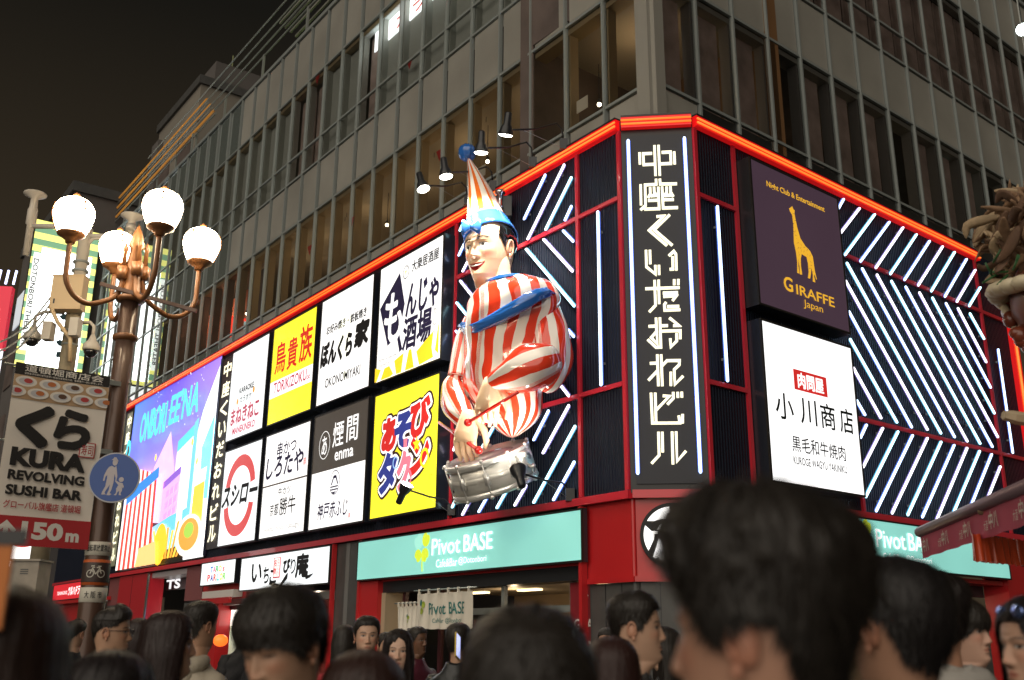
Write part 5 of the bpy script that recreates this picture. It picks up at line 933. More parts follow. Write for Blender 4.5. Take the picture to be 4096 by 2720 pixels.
for i in range(260):
    a, e = rnd.uniform(0, 6.28), rnd.uniform(-.55, 1); r = .36+rnd.uniform(-.05, .1); c = Vector((r*math.cos(a)*math.sqrt(max(0, 1-e*e))*1.25, r*math.sin(a)*math.sqrt(max(0, 1-e*e))*1.2, .98+.42*e))
    d = Vector((rnd.uniform(-1, 1), rnd.uniform(-1, 1), rnd.uniform(-1, 1))).normalized(); k = rnd.uniform(.08, .18); w_ = rnd.uniform(.024, .046); bend = Vector((rnd.uniform(-1, 1), rnd.uniform(-1, 1), rnd.uniform(-1, 1)))*.075
    P = [c-d*k, c-d*k*.4+bend*.6, c+d*k*.3+bend, c+d*k]; b = MB().tube(smooth_path(P, 3), [w_*f_ for f_ in (.35, .6, .85, 1, 1.05, 1, .95, .8, .5, .12)], 6); nn_ = d.orthogonal().normalized(); b.v = [tuple(Vector(q)-nn_*(Vector(q)-c).dot(nn_)*.74) for q in b.v]
    if i < 95: b.build('fried_strip', MS[i % 3], fm, True)
    else:
        if i == 95: big = MB()
        big.add(b.v, b.f, i % 3)
tag(big.build('fried_strip', MS, fm, True), kind='stuff')
b = MB()
for i in range(26): a = 2*math.pi*i/26; b.ball((.47*math.cos(a), .45*math.sin(a), .58+.03*math.sin(a*3)), .085, 8, 0, (1.25, 1.2, .7))
b.build('cream_rim', mat('cream_batter', (.62, .54, .38), .55, 0, .1), fm, True)
for i in range(44):
    a, e = rnd.uniform(0, 6.28), rnd.uniform(-1, 0.15); q = math.sqrt(1-e*e); MB().ball((.36*math.cos(a)*q*1.15, .36*math.sin(a)*q*1.15, .50+.46*e), rnd.uniform(.055, .09), 12, 0, (rnd.uniform(.8, 1.3), rnd.uniform(.8, 1.2), rnd.uniform(.7, 1.3))).build('red_chunk', mat('meat_glaze', (.20, .045, .022), .3, 0, .35, .25, 9, .35, 5), fm, True)
MB().ball((0, 0, .50), .40, 14).build('core', mat('meat_core', (.16, .05, .03), .4), fm, True)
for i in range(70):
    a, e = rnd.uniform(0, 6.28), rnd.uniform(-.3, .9); q = math.sqrt(1-e*e); c = Vector((.53*math.cos(a)*q, .5*math.sin(a)*q, .72+.35*e)); d = Vector((rnd.uniform(-1, 1), rnd.uniform(-1, 1), rnd.uniform(-1, 1))).normalized()*.06; MB().tube([c-d, c+d], .009, 5).build('chive', mat('chive', (.03, .12, .035), .5), fm, True)
b = MB()
for i in range(9): a = rnd.uniform(0, 6.28); b.tube([(.45*math.cos(a), .43*math.sin(a), .52), (.36*math.cos(a), .34*math.sin(a), .2), (.18*math.cos(a), .17*math.sin(a), .02)], [.035, .022, .012], 6)
b.build('sauce_drip', mat('cream_batter', (.52, .42, .27), .45), fm, True)
MB().tube([(0, 0, 1.4), (.03, 0, 5.5)], .006, 5).build('hanging_wire', M_PIPE, fm)
st = at_y(4050, 1668, 6.2); t = thing('wooden_stick', 'pale wooden stick end jutting in at the right edge below the food model', 'stick', tuple(st), .1); MB().tube([(-.06, 0, .01), (.0, 0, 0), (.45, .06, -.05)], [.03, .042, .05], 6).build('stick', mat('pale_wood', (.45, .36, .24), .6, 0, 0, .1, 20, .15, 6), t)
for (x, y), lab in (((4092, 118), 'bright white hanging floodlight at the top right edge'), ((3905, -28), 'hanging floodlight just over the top edge right of centre')):
    p_ = at_y(x, y, 12); t = thing('hanging_floodlight', lab, 'floodlight', tuple(p_), 0, 'white hanging floodlights at upper right')
    MB().lathe([(.0, .0), (.09, .0), (.07, .06), (.0, .07)], 16, (0, 0, 0), 0, (-.3, -.6, -.7)).build('lens', emit('cold_lens', (.9, 1, .97), 12), t, True); MB().lathe([(.03, .2), (.05, .18), (.10, .02), (.09, -.002)], 16, (0, 0, 0), 0, (.3, .6, .7)).build('hood', M_BLACK, t, True); MB().tube([(0, 0, .1), (0.02, .1, 3)], .008, 5).build('cable', M_BLACK, t)

# ------------------------------------------------------------------ heads, hair, bodies
HZ = np.array([-.36, -.30, -.24, -.19, -.150, -.128, -.116, -.104, -.088, -.072, -.055, -.035, -.010, .015, .040, .065, .088, .105, .116, .1225])
HW = np.array([.070, .060, .055, .0535, .054, .052, .050, .0535, .0575, .0605, .0635, .0675, .0715, .0735, .0750, .0745, .0675, .0535, .0370, .0100])
HF = np.array([.060, .048, .042, .041, .052, .078, .090, .0935, .0925, .0910, .0900, .0890, .0890, .0900, .0900, .0850, .0720, .0530, .0340, .0100])
HB = np.array([.075, .068, .064, .063, .062, .062, .063, .0645, .0680, .0730, .0790, .0860, .0930, .0980, .1000, .0970, .0860, .0670, .0450, .0100])
def head_pt(ph, z, n=2.35):
    w_ = np.interp(z, HZ, HW); c, s_ = np.cos(ph), np.sin(ph); d = np.where(c > 0, np.interp(z, HZ, HF), np.interp(z, HZ, HB))
    # near the chin the jaw narrows toward the front
    x = w_*np.sign(s_)*np.abs(s_)**(2/n); y = -d*np.sign(c)*np.abs(c)**(2/n)
    jaw = np.clip((-z-.05)/.07, 0, 1)*np.clip((z+.15)/.03, 0, 1)*np.clip(-y/.09, 0, 1); x = x*(1-.30*jaw)
    return x, y
def G(a, s_): return np.exp(-(a/s_)**2)
def sstep(a, b, x): t = np.clip((x-a)/(b-a), 0, 1); return t*t*(3-2*t)
def make_head(mb, skin=(.5, .3, .2), hair=(.012, .009, .008), female=False, clown=False, look=0., stubble=0., lids=.0):
    dn = 2 if clown else 1; zs = np.unique(np.concatenate([np.linspace(-.36, -.13, 12), np.linspace(-.126, .05, 64*dn), np.linspace(.054, .1215, 18)]))
    t = np.linspace(-1, 1, 104*dn+1)[:-1]; ph = math.pi*(.62*t+.38*t**3)
    PH, ZZ = np.meshgrid(ph, zs); X, Y = head_pt(PH, ZZ); Z = ZZ.copy(); fr = (np.cos(PH) > .05) & (Z > -.13)
    ex, ez = .0315, .004
    D = np.zeros_like(X); ax = np.abs(X)
    nose = np.interp(Z, [-.052, -.046, -.040, -.033, -.022, -.006, .010, .022, .03], [0, .010, .0205, .0240, .0195, .0125, .0065, .003, 0])
    nw = np.interp(Z, [-.05, -.035, -.02, .0, .02], [.0125, .0115, .0088, .0072, .008]); D += nose*G(X, nw)*1.0
    D += .0095*G(ax-.0125, .0065)*G(Z+.0385, .0075)                                             # wings
    D -= .0085*G(ax-ex, .0165)*G(Z-ez, .0105); D += .0050*G(ax-ex, .0125)*G(Z-ez, .0065)         # sockets, eyeballs
    D += .0020*G(ax-ex, .0150)*G(Z-ez-.0075, .0030)                                              # lid fold
    D += .0045*G(ax-.026, .020)*G(Z-.0215, .0070); D -= .0025*G(X, .012)*G(Z-.012, .010)
    D += .0050*G(X, .017)*G(Z+.0635, .0042)+.0060*G(X, .015)*G(Z+.0745, .0050)-.0045*G(X, .020)*G(Z+.0690, .0018); D -= .003*G(X, .012)*G(Z+.087, .006); D += .004*G(X, .016)*G(Z+.104, .010)
    D += .0035*G(ax-.043, .017)*G(Z+.022, .017); D -= .0015*G(X, .005)*G(Z+.054, .004); D -= .002*G(ax-.028, .006)*G(Z+.052, .012)
    if clown: D += .004*G(ax-.042, .02)*G(Z+.03, .02)
    D = np.where(fr, D, 0); Y = Y-D
    # colours
    sk = np.array(skin); col = np.ones(X.shape+(3,))*sk
    def mixc(c, wgt): col[:] = col*(1-wgt[..., None])+np.array(c)*wgt[..., None]
    F = fr.astype(float)*(Y < -.05)
    mixc(sk*np.array([1.08, .72, .66]), .5*F*G(ax-.042, .018)*G(Z+.022, .016)*(1.6 if clown else 1)); mixc(sk*np.array([1.05, .78, .72]), .45*F*G(X, .012)*G(Z+.034, .012)); mixc(sk*.72, .35*F*G(ax-ex, .018)*G(Z-ez+.001, .011))
    lip = F*np.clip(1.3-((X/.0225)**2+((Z+.069-.0015*np.cos(X*90))/.0088)**2), 0, 1)**.6; mixc(sk*np.array([.86, .42, .40]) if female or clown else sk*np.array([.84, .55, .52]), np.clip(lip, 0, 1)*.85)
    mixc(sk*.22, F*np.clip(1.2-(X/.021)**2, 0, 1)*G(Z+.0692, .0014)*.9)
    mixc(sk*.25, F*G(ax-.0075, .0035)*G(Z+.0465, .0022)*.8)
    bz = .0225+.004*np.cos((ax-.034)*70)-.003*(ax > .045)*(ax-.045)*60
    brow = F*np.clip(1.4-((ax-.033)/.0195)**2, 0, 1)*G(Z-bz, .0026 if female else .0036); mixc(np.array(hair)+.006, np.clip(brow*1.1, 0, .92))
    op = .0046 if not lids else .0046*(1-lids)+.0006
    ee = ((ax-ex)/.0130)**2+((Z-ez+.0004)/op)**2; eye = F*(ee < 1)
    mixc((.50, .46, .43), eye); ir = F*((((X-np.sign(X)*ex-look)/.0056)**2+((Z-ez)/.0054)**2) < 1)*eye; mixc((.025, .014, .009), ir)
    lash = F*((ax-ex)/.0145)**2; lash = F*(np.abs((ax-ex)/.0150) < 1)*G(Z-ez-op*np.sqrt(np.clip(1-((ax-ex)/.0155)**2, 0, 1)), .0016); mixc((.012, .009, .008), np.clip(lash, 0, 1)*.95)
    low = F*(np.abs((ax-ex)/.0145) < 1)*G(Z-ez+op*np.sqrt(np.clip(1-((ax-ex)/.015)**2, 0, 1)), .0010); mixc(sk*.3, np.clip(low, 0, 1)*.6)
    if stubble: mixc(sk*.35, stubble*F*sstep(-.04, -.075, Z)*(1-G(X, .018)*G(Z+.069, .010)))
    if clown:                                                                                    # painted clown features
        zc = -.078+.016*(X/.032)**2; hgt = .0105*np.clip(1-(X/.033)**2, 0, 1); mth = F*(np.abs(Z-zc) < hgt+.0018)*(np.abs(X) < .033); mixc((.30, .012, .012), mth); mixc((.80, .76, .70), F*(Z-zc > .001)*(Z-zc < hgt-.001)*(np.abs(X) < .026))
        mixc((.80, .20, .16), .75*F*G(ax-.047, .015)*G(Z+.030, .014)); mixc((.012, .008, .006), F*np.clip(1.6-((ax-.032)/.020)**2, 0, 1).clip(0, 1)*(np.abs(Z-.028-.005*np.cos((ax-.030)*80)) < .0026))
        mixc((.82, .80, .76), F*((((ax-ex)/.0140)**2+((Z-ez)/.0075)**2) < 1)); mixc((.012, .008, .006), F*((((ax-ex)/.0150)**2+((Z-ez)/.0085)**2) < 1)*((((ax-ex)/.0140)**2+((Z-ez+.0012)/.0078)**2) > 1)); mixc((.02, .012, .010), F*((((X-np.sign(X)*ex-look)/.0055)**2+((Z-ez)/.0060)**2) < 1))
    n = len(ph); R = [[(X[i, j], Y[i, j], Z[i, j]) for j in range(n)] for i in range(len(zs))]
    mb.rings(R, 0, True, [tuple(c) for r in col for c in r])
    for s_ in (-1, 1):                                                                           # ears
        c = Vector((s_*.0715, .012, -.006)); P = []; rr = []
        for k in range(13):
            a = math.radians(-62+k*25); rz_ = .031 if a < 2.2 else .026; P.append(c+Vector((s_*(.006+.005*math.sin(a)), .0165*math.cos(a)*-1*(-1), rz_*.92*math.sin(a)))); rr.append(.0040 if k < 10 else .0055)
        m2 = MB().tube(P, rr, 6); m2.ball(c+Vector((s_*.001, .001, 0)), .0165, 10, 0, (.42, 1.0, 1.6)); m2.ball(c+Vector((s_*.008, -.006, -.030)), .008, 6, 0, (.6, 1, 1.2))
        mb.add(m2.v, m2.f, 0, [tuple(sk*np.array([1.02, .86, .82]))]*len(m2.v))
    return mb
def bend_head(v, yaw, pitch, roll=0.):
    out = []; M_ = Euler((pitch, roll, yaw)).to_matrix(); pv = Vector((0, .02, -.13))
    v = np.array(v); w_ = sstep(-.26, -.12, v[:, 2]); Mn = np.array(M_); q = (v-np.array(pv)) @ Mn.T+np.array(pv)
    return [tuple(r) for r in v*(1-w_[:, None])+q*w_[:, None]]
def hair_mb(style, seed, n_str=500, col_mi=0, fringe=None, th0=.017):
    rg = np.random.RandomState(seed); mb = MB(); NP_ = 132; NS = 26
    ph = np.linspace(-math.pi, math.pi, NP_+1)[:-1]; A = np.abs(ph)
    jit = np.interp(ph, np.linspace(-math.pi, math.pi, 60), np.r_[rg.uniform(-1, 1, 59), 0]); jit[-1] = jit[0]
    long_ = style in ('long', 'bob')
    if style == 'short': zend = np.interp(A, [0, .75, 1.0, 1.25, 1.45, 1.60, 2.0, 2.4, 3.2], [.072, .068, .046, .022, -.012, .022, .018, -.045, -.075])+jit*.003
    elif style == 'fade': zend = np.interp(A, [0, .7, 1.0, 1.3, 1.6, 2.0, 2.5, 3.2], [.070, .064, .050, .034, .028, .020, -.02, -.06])+jit*.003
    elif style == 'fringe': zend = np.interp(A, [0, .6, .95, 1.15, 1.40, 1.6, 2.0, 2.5, 3.2], [.030, .033, .024, .010, -.020, .010, .012, -.04, -.08])+jit*.006
    elif style == 'bowl': zend = np.interp(A, [0, .6, 1.0, 1.4, 1.7, 2.2, 3.2], [.018, .018, .004, -.022, -.03, -.06, -.085])+jit*.007
    elif style == 'long': zend = np.interp(A, [0, .45, .72, .86, .98, 3.2], [.080, .072, .035, -.10, -.34, -.36])+jit*.012
    else: zend = np.interp(A, [0, .6, .85, 1.0, 3.2], [.075, .06, .0, -.13, -.15])+jit*.008
    def surf(p, z, off):
        zc = np.maximum(z, -.115) if not long_ else z
        x, y = head_pt(p, np.clip(zc, -.11, .1222))
        if long_:
            k = sstep(.05, -.03, z); xl, yl = .088*np.sign(np.sin(p))*np.abs(np.sin(p))**.85, -np.where(np.cos(p) > 0, .080, .108)*np.cos(p); fl = 1+.25*np.clip(-z-.10, 0, .3); x = x*(1-k)+xl*k*fl; y = y*(1-k)+yl*k
        nx, ny, nz = x/.0056, y/.0085, (z-.015)/.0105*sstep(.0, .06, z); L = np.sqrt(nx*nx+ny*ny+nz*nz)+1e-9
        return x+nx/L*off, y+ny/L*off, z+nz/L*off
    R = []
    for i in range(NS+1):
        t = i/NS; z = .1215+(zend-.1215)*(t**.8 if not long_ else t**1.15); th = th0*(1-.72*t**3)*(1+.07*np.interp(ph*3 % 6.283, np.linspace(0, 6.283, 24), rg.uniform(-1, 1, 24)*0+np.sin(np.arange(24)*2.4+i*.5)))
        if style == 'short' and th0 > .02: th = th*np.interp(z, [-.02, .02, .085], [.30, .45, 1.0])
        if th0 > .028: th = th*(1+.10*np.sin(ph*7+t*9+seed)*np.sin(t*13+ph*3)+.05*np.sin(ph*17-t*15))
        if style in ('fringe', 'bowl'): th = th+.006*np.clip(np.cos(ph), 0, 1)*t
        if style == 'fade': th = th*np.interp(A, [0, .9, 1.3, 3.2], [1.5, 1.2, .45, .4])*np.where(z > .06, 1.25, 1)
        x, y, zz = surf(ph, z, np.maximum(th, .003)); R.append(list(zip(x, y, zz)))
    mb.rings(R, col_mi, True)
    for k in range(int(n_str*1.7)):                                                                       # loose locks
        p = rg.uniform(-math.pi, math.pi); ze = float(np.interp(p, ph, zend)); edge = k % 3 == 0; t0 = rg.uniform(0, .75) if not edge else rg.uniform(.72, .9); ln = rg.uniform(.15, .45) if not edge else 1.0+rg.uniform(.0, .14)-t0; dr = rg.normal(0, .25); wd = rg.uniform(.0008, .0024); lift = rg.uniform(.6, 1.25)*th0
        if style == 'fade' and abs(p) > 1.1: lift *= .4
        zl = .1215+(ze-.1215)*(t0+ln*.5)
        if style == 'short' and th0 > .02: lift *= float(np.interp(zl, [-.02, .02, .085], [.32, .5, 1.0]))
        pts = []
        for j in range(5):
            t = t0+ln*j/4 if edge else min(1.04, t0+ln*j/4); z = .1215+(ze-.1215)*t; x, y, zz = surf(np.array([p+dr*ln*j/4*(2 if z > .09 else 1)]), np.array([z]), np.array([lift*(1-.5*t)+(.006*rg.uniform(.0, 1) if j == 4 else 0)+(.004+(.010 if th0 < .028 else .022)*rg.uniform(0, 1)*j/4 if k % 7 == 0 else 0)])); pts.append(Vector((x[0], y[0], zz[0])))
        out = Vector((pts[2].x, pts[2].y, pts[2].z*.5)).normalized(); V = []
        for j, q in enumerate(pts):
            d = (pts[min(j+1, 4)]-pts[max(j-1, 0)]).normalized(); sd_ = d.cross(out).normalized()*wd*(1, 1, .9, .6, .12)[j]; V += [q-sd_, q+sd_]
        mb.add(V, [(2*j, 2*j+1, 2*j+3, 2*j+2) for j in range(4)], col_mi)
    return mb
def ell_ring(c, w_, f_, b_, n=28, e=2.3):
    R = []
    for j in range(n):
        a = 2*math.pi*j/n; cc, ss = math.cos(a), math.sin(a); d = f_ if cc > 0 else b_
        R.append((c[0]+w_*math.copysign(abs(ss)**(2/e), ss), c[1]-d*math.copysign(abs(cc)**(2/e), cc), c[2]))
    return R
def hand_mb(mb, wrist, d, palm, mi=0, curl=.5, col=None, sc_=1., thumb=1):
    d = Vector(d).normalized(); n = Vector(palm); n = (n-d*n.dot(d)).normalized(); s_ = d.cross(n)
    k = MB(); W0 = Vector(wrist)
    R = []
    for t, w_, th in ((-.01, .026, .020), (.02, .033, .021), (.055, .041, .018), (.088, .040, .014)):
        c = W0+d*t*sc_; R.append([c+(s_*math.cos(2*math.pi*j/14)*w_+n*math.sin(2*math.pi*j/14)*th)*sc_ for j in range(14)])
    k.rings(R)
    for i, (o, L) in enumerate(((-.030, .068), (-.010, .078), (.010, .073), (.029, .056))):
        p = W0+(d*.084+s_*o)*sc_; P = [p-d*.01*sc_, p]; dd = d.copy()
        for q in range(3):
            ax = Matrix.Rotation(curl*(.9+.25*q), 3, s_); dd = (ax @ dd) if n.dot((ax @ dd)-dd) > 0 else (Matrix.Rotation(-curl*(.9+.25*q), 3, s_) @ dd); P.append(P[-1]+dd*L*(.45, .32, .23)[q]*sc_)
        k.tube(P, [.0095*sc_, .0095*sc_, .009*sc_, .008*sc_, .0055*sc_], 8)
    p = W0+(d*.02-s_*.028*thumb)*sc_; k.tube([p, p+(d*.028-s_*.026*thumb+n*.012)*sc_, p+(d*.056-s_*.032*thumb+n*.024)*sc_, p+(d*.078-s_*.024*thumb+n*.034)*sc_], [.013*sc_, .0115*sc_, .010*sc_, .006*sc_], 8)
    mb.add(k.v, k.f, mi, [col]*len(k.v) if col else None); return mb
SKIN_M = attr_mat('skin', .46, 0, 0, .4)
_hm = {}
def hair_mat(c):
    k = 'hair_%d_%d' % (int(c[0]*9999), int(c[2]*9999))
    if k in _m: return _m[k]
    a = mat(k, c, .45, 0, 0, spec=.38); n = a.node_tree.nodes; l = a.node_tree.links; p = n['Principled BSDF']
    t = n.new('ShaderNodeTexCoord'); mp = n.new('ShaderNodeMapping'); mp.inputs['Scale'].default_value = (160, 160, 14); q = n.new('ShaderNodeTexNoise'); q.inputs['Scale'].default_value = 1.6; q.inputs['Detail'].default_value = 3
    b = n.new('ShaderNodeBump'); b.inputs['Strength'].default_value = .55; b.inputs['Distance'].default_value = .004; l.new(t.outputs['Object'], mp.inputs[0]); l.new(mp.outputs[0], q.inputs[0]); l.new(q.outputs[0], b.inputs['Height']); l.new(b.outputs[0], p.inputs['Normal']); return a
def cloth_mat(nm, c, puffy=0.): return mat(nm, c, .75 if not puffy else .38, 0, 0, .35, 18, .15, 6)
NP = [0]
def person(px_, top, hpx, yaw, label, hair=(.020, .016, .013), style='short', skin=(.50, .30, .20), jacket=('jacket_black', (.012, .012, .014)), female=False, pitch=0., roll=0., glasses=False, hood=None, n_str=450, look=0., lids=0., stubble=0., collar=.0, turn=0., raise_=None, top_=None, puffy=False, th0=.017, shirt=None, dist=None, quilt=False, lower=0.):
    NP[0] += 1
    Y = (dist or .262*FPX/hpx); P = at_y(px_, top, Y); zt = float(P[2]); hc = zt-.123-th0*.65-lower                 # head centre height
    t = thing('person', label, 'person', (float(P[0]), Y, 0), yaw, 'people in the crowd')
    h = MB(); make_head(h, skin, hair, female, False, look, stubble, lids)
    h.v = bend_head(h.v, turn, pitch, roll); b = MB(); b.add([(x, y, z+hc) for x, y, z in h.v], h.f, 0, h.col)
    tc = Vector((0, .02, hc)); R = []; sw = .19 if female else .215
    for z, w_, f_, b_ in ((-.235, .075, .060, .080), (-.275, .13, .085, .095), (-.31, sw*.9, .10, .105), (-.43, sw*.92, .125, .11), (-.55, sw*.86, .13, .11), (-.70, sw*.76, .12, .10), (-.88, sw*.82, .12, .13), (-.97, sw*.8, .11, .12)): R.append(ell_ring((0, .02, hc+z), w_, f_, b_))
    sc_ = (skin[0], skin[1], skin[2])
    b.rings(R, 0, True, [sc_]*sum(len(r) for r in R)); hip = hc-.93
    for s_ in (-1, 1):
        q = MB().tube([(s_*.09, .02, hip+.02), (s_*.095, .015, hip*.52), (s_*.095, .03, .08), (s_*.097, -.08, .04)], [.085, .062, .042, .035], 10); b.add(q.v, q.f, 0, [sc_]*len(q.v))
        arm = [(s_*sw*.86, .02, hc-.325), (s_*(sw+.04), .05, hc-.66), (s_*(sw+.03), -.06, hc-.90)]
        if raise_ and s_ == raise_[0]: arm = [(s_*sw*.86, .02, hc-.385), (s_*(sw+.05), -.12, hc-.62), tuple(raise_[1])]
        q = MB().tube([arm[0], arm[1], arm[2]], [.052, .043, .030], 10); b.add(q.v, q.f, 0, [sc_]*len(q.v))
        d = Vector(arm[2])-Vector(arm[1]); hand_mb(b, arm[2], d, (-s_, 0, 0) if not (raise_ and s_ == raise_[0]) else (0, -1, 0), 0, .35, sc_, 1., s_)
        # sleeves
        sl = MB(); A0, A1, A2 = map(Vector, arm); n_ = 12; pp = [A0.lerp(A1, i/n_) for i in range(n_)]+[A1.lerp(A2, i/n_*.96) for i in range(n_+1)]
        sl.tube([A0+Vector((-s_*.05, 0, .012))]+pp, [.075]+[(.072-.0011*i+.0035*math.sin(i*1.9+s_))*(1.22 if puffy else 1)*(1+(.10*abs(math.sin(i*.9)) if quilt else 0)) for i in range(len(pp))], 12)
        sl.build('sleeve', cloth_mat(*jacket, puffy), t, True)
    b.build('body', SKIN_M, t, True)
    j = MB(); R = []; up = collar
    rows = [(-.160+up, .072, .066, .080), (-.198+up*.6, .082, .080, .092), (-.232, .105, .092, .104), (-.258, .150, .108, .116), (-.285, sw*.86, .118, .122), (-.325, sw*1.02, .130, .130), (-.46, sw*1.06, .150, .135), (-.56, sw*1.0, .152, .134), (-.66, sw*.95, .148, .128), (-.78, sw*.95, .142, .134), (-.92, sw*1.0, .142, .146), (-1.0, sw*1.0, .135, .14)]
    zz = np.linspace(rows[0][0], rows[-1][0], 44); rw = np.array(rows)[::-1]
    for i, z in enumerate(zz):
        w_, f_, b_ = (float(np.interp(z, rw[:, 0], rw[:, c])) for c in (1, 2, 3)); k = (1.12 if puffy else 1.0)*(1+(.045*abs(math.sin((z)*38)) if quilt else 0))
        r = ell_ring((0, .02, hc+z), w_*k, f_*k, b_*k, 40); s2 = NP[0]*1.7
        R.append([(x*(1+.02*math.sin(9*z*3+math.atan2(x, y)*3+s2)), y*(1+.03*math.sin(7*z*4+math.atan2(x, y)*4+s2)), q+.006*math.sin(math.atan2(x, y)*5+s2)) for x, y, q in r])
    # inner lip of the collar
    R.insert(0, [(x*.90, (y-.02)*.90+.02, z-.03) for x, y, z in R[0]])
    j.rings(R, 0, False); j.build('jacket', cloth_mat(*jacket, puffy), t, True)
    if shirt:
        q = MB(); q.rings([ell_ring((0, .02, hc-.185), .066, .056, .070, 24), ell_ring((0, .015, hc-.25), .098, .100, .095, 24), ell_ring((0, .01, hc-.34), .10, .142, .1, 24)], 0, False); q.build('shirt', cloth_mat(*shirt), t, True)
    if hood:
        q = MB(); P2 = [(.085*math.cos(a), .02+.07*math.sin(a)+.03, hc-.205-.03*math.sin(a)) for a in np.linspace(-.9, math.pi+.9, 14)]; q.tube(P2, [.022, .034, .042, .05, .056, .06, .062, .062, .06, .056, .05, .042, .034, .022], 10); q.ball((0, .13, hc-.27), .09, 12, 0, (1.1, .6, 1.1)); q.build('hood', cloth_mat(*hood), t, True)
    tr = MB()
    for s_ in (-1, 1): tr.tube([(s_*.085, .02, hip+.10), (s_*.092, .015, hip*.52), (s_*.095, .03, .09)], [.105, .082, .068], 12)
    tr.build('trousers', cloth_mat('trousers_dark', (.014, .015, .02)), t, True)
    sh = MB()
    for s_ in (-1, 1): sh.rings([ell_ring((s_*.097, -.03, z), w_, f_, b_, 16) for z, w_, f_, b_ in ((.0, .048, .14, .11), (.03, .05, .14, .11), (.07, .046, .09, .10), (.11, .045, .03, .08))])
    sh.build('shoes', mat('shoe', (.02, .02, .022), .5), t, True)
    hm = hair_mb(style, 11+NP[0]*3, n_str, 0, None, th0); hm.v = bend_head(hm.v, turn, pitch, roll); hm.v = [(x, y, z+hc) for x, y, z in hm.v]; hm.build('hair', hair_mat(hair), t, True)
    if glasses:
        g_ = MB()
        for s_ in (-1, 1):
            g_.tube([(s_*.033+.0235*math.cos(a), -.108, .002+.0175*math.sin(a)) for a in np.linspace(0, 6.283, 18)], .0016, 5); g_.tube([(s_*.056, -.106, .006), (s_*.072, -.085, .008), (s_*.080, .005, .010), (s_*.080, .030, -.006)], .0018, 5)
        g_.tube([(-.0095, -.108, .004), (0, -.110, .007), (.0095, -.108, .004)], .0016, 5); g_.v = bend_head(g_.v, turn, pitch, roll); g_.v = [(x, y, z+hc) for x, y, z in g_.v]; g_.build('glasses', mat('glasses_frame', (.01, .01, .012), .3, .3), t, True)
    return t, hc
R_ = math.radians
EA = (.54, .33, .22); EAD = (.46, .27, .175); BK = ('jacket_black', (.010, .010, .012))
# yaw 0 faces the camera; +90 degrees faces the right of the photo, 180 looks at the building
person(40, 2362, 640, R_(186), 'blurred dark brown head close to the camera in the lower left corner', (.022, .010, .007), 'long', EAD, BK, True, n_str=1200, th0=.022, raise_=None)
person(308, 2478, 108, R_(172), 'small man with cropped black hair seen from behind by the lamp post', style='fade', skin=EA, th0=.012)
person(458, 2428, 182, R_(98), 'man with glasses and short black hair in profile just right of lamp post', style='fade', skin=EAD, glasses=True, n_str=700, th0=.020, stubble=.12)
person(560, 2474, 130, R_(190), 'dark haired woman in grey behind the man with glasses', (.018, .008, .007), 'bob', EA, ('jacket_grey', (.07, .07, .075)), True, n_str=500)
person(690, 2446, 238, R_(106), 'woman with long dark brown hair in profile facing right, lower left', (.020, .010, .009), 'long', (.42, .25, .17), ('jacket_dark_brown', (.02, .014, .013)), True, n_str=1100, th0=.020)
person(812, 2406, 172, R_(150), 'tall man seen from behind in a cream hooded top', style='short', skin=EAD, jacket=('hoodie_cream', (.40, .35, .27)), hood=('hoodie_cream', (.40, .35, .27)), n_str=700, th0=.024, collar=-.01)
person(985, 2474, 92, R_(212), 'man in a black jacket with cropped hair, seen from behind at the food stall', style='fade', skin=EA, th0=.010, puffy=True)
person(1012, 2520, 92, R_(-80), 'pale face in profile facing left behind the young man looking down', style='short', skin=(.6, .38, .27))
person(1200, 2330, 430, R_(-30), 'large young man with blunt black fringe looking down, dark grey collar, left of centre', style='fringe', skin=(.50, .30, .20), jacket=('coat_charcoal', (.022, .022, .026)), pitch=R_(16), roll=R_(-4), lids=.75, n_str=2200, th0=.024, collar=.06)
person(1382, 2500, 118, R_(160), 'long haired woman in red seen from behind, left of the man facing front', style='long', skin=EA, jacket=('top_red', (.35, .02, .03)), female=True, n_str=600)
person(1470, 2464, 150, R_(14), 'young man with short black hair looking to the right, beside the red column', style='short', skin=(.58, .36, .25), jacket=('jacket_navy', (.012, .014, .022)), n_str=600, look=.002, th0=.015)
person(1545, 2530, 100, R_(30), 'head partly hidden between the young man and the woman in cream', style='short', skin=EA)
person(1595, 2518, 160, R_(6), 'young woman with long dark hair and a cream collar, under the white shop curtain', (.014, .009, .008), 'long', (.62, .40, .29), ('coat_cream', (.48, .42, .33)), True, n_str=800, collar=.015)
person(1672, 2506, 106, R_(52), 'man with dark skin in a maroon quilted jacket looking right', style='short', skin=(.15, .075, .042), jacket=('puffer_maroon', (.07, .012, .022)), stubble=.3, shirt=('shirt_white', (.55, .52, .48)), n_str=500, puffy=True, quilt=True, th0=.012)
person(1835, 2492, 128, R_(152), 'black haired person in a shiny dark padded jacket, beside a lit yellow phone edge', style='bowl', skin=EAD, jacket=('puffer_black', (.015, .017, .018)), n_str=600, puffy=True, quilt=True)
person(2090, 2330, 690, R_(4), 'large blurred black haired head bent forward, centre of the crowd', style='long', skin=(.42, .22, .15), jacket=BK, female=True, pitch=R_(40), n_str=2200, th0=.024, dist=1.62)
person(1460, 2606, 430, R_(180), 'blurred brown haired head at the bottom, left of centre', (.030, .013, .010), 'long', EAD, BK, True, n_str=1000, th0=.022)
person(455, 2608, 420, R_(178), 'blurred very dark head at the bottom left, below the man with glasses', (.012, .008, .008), 'bob', EAD, BK, True, n_str=1000, th0=.022)
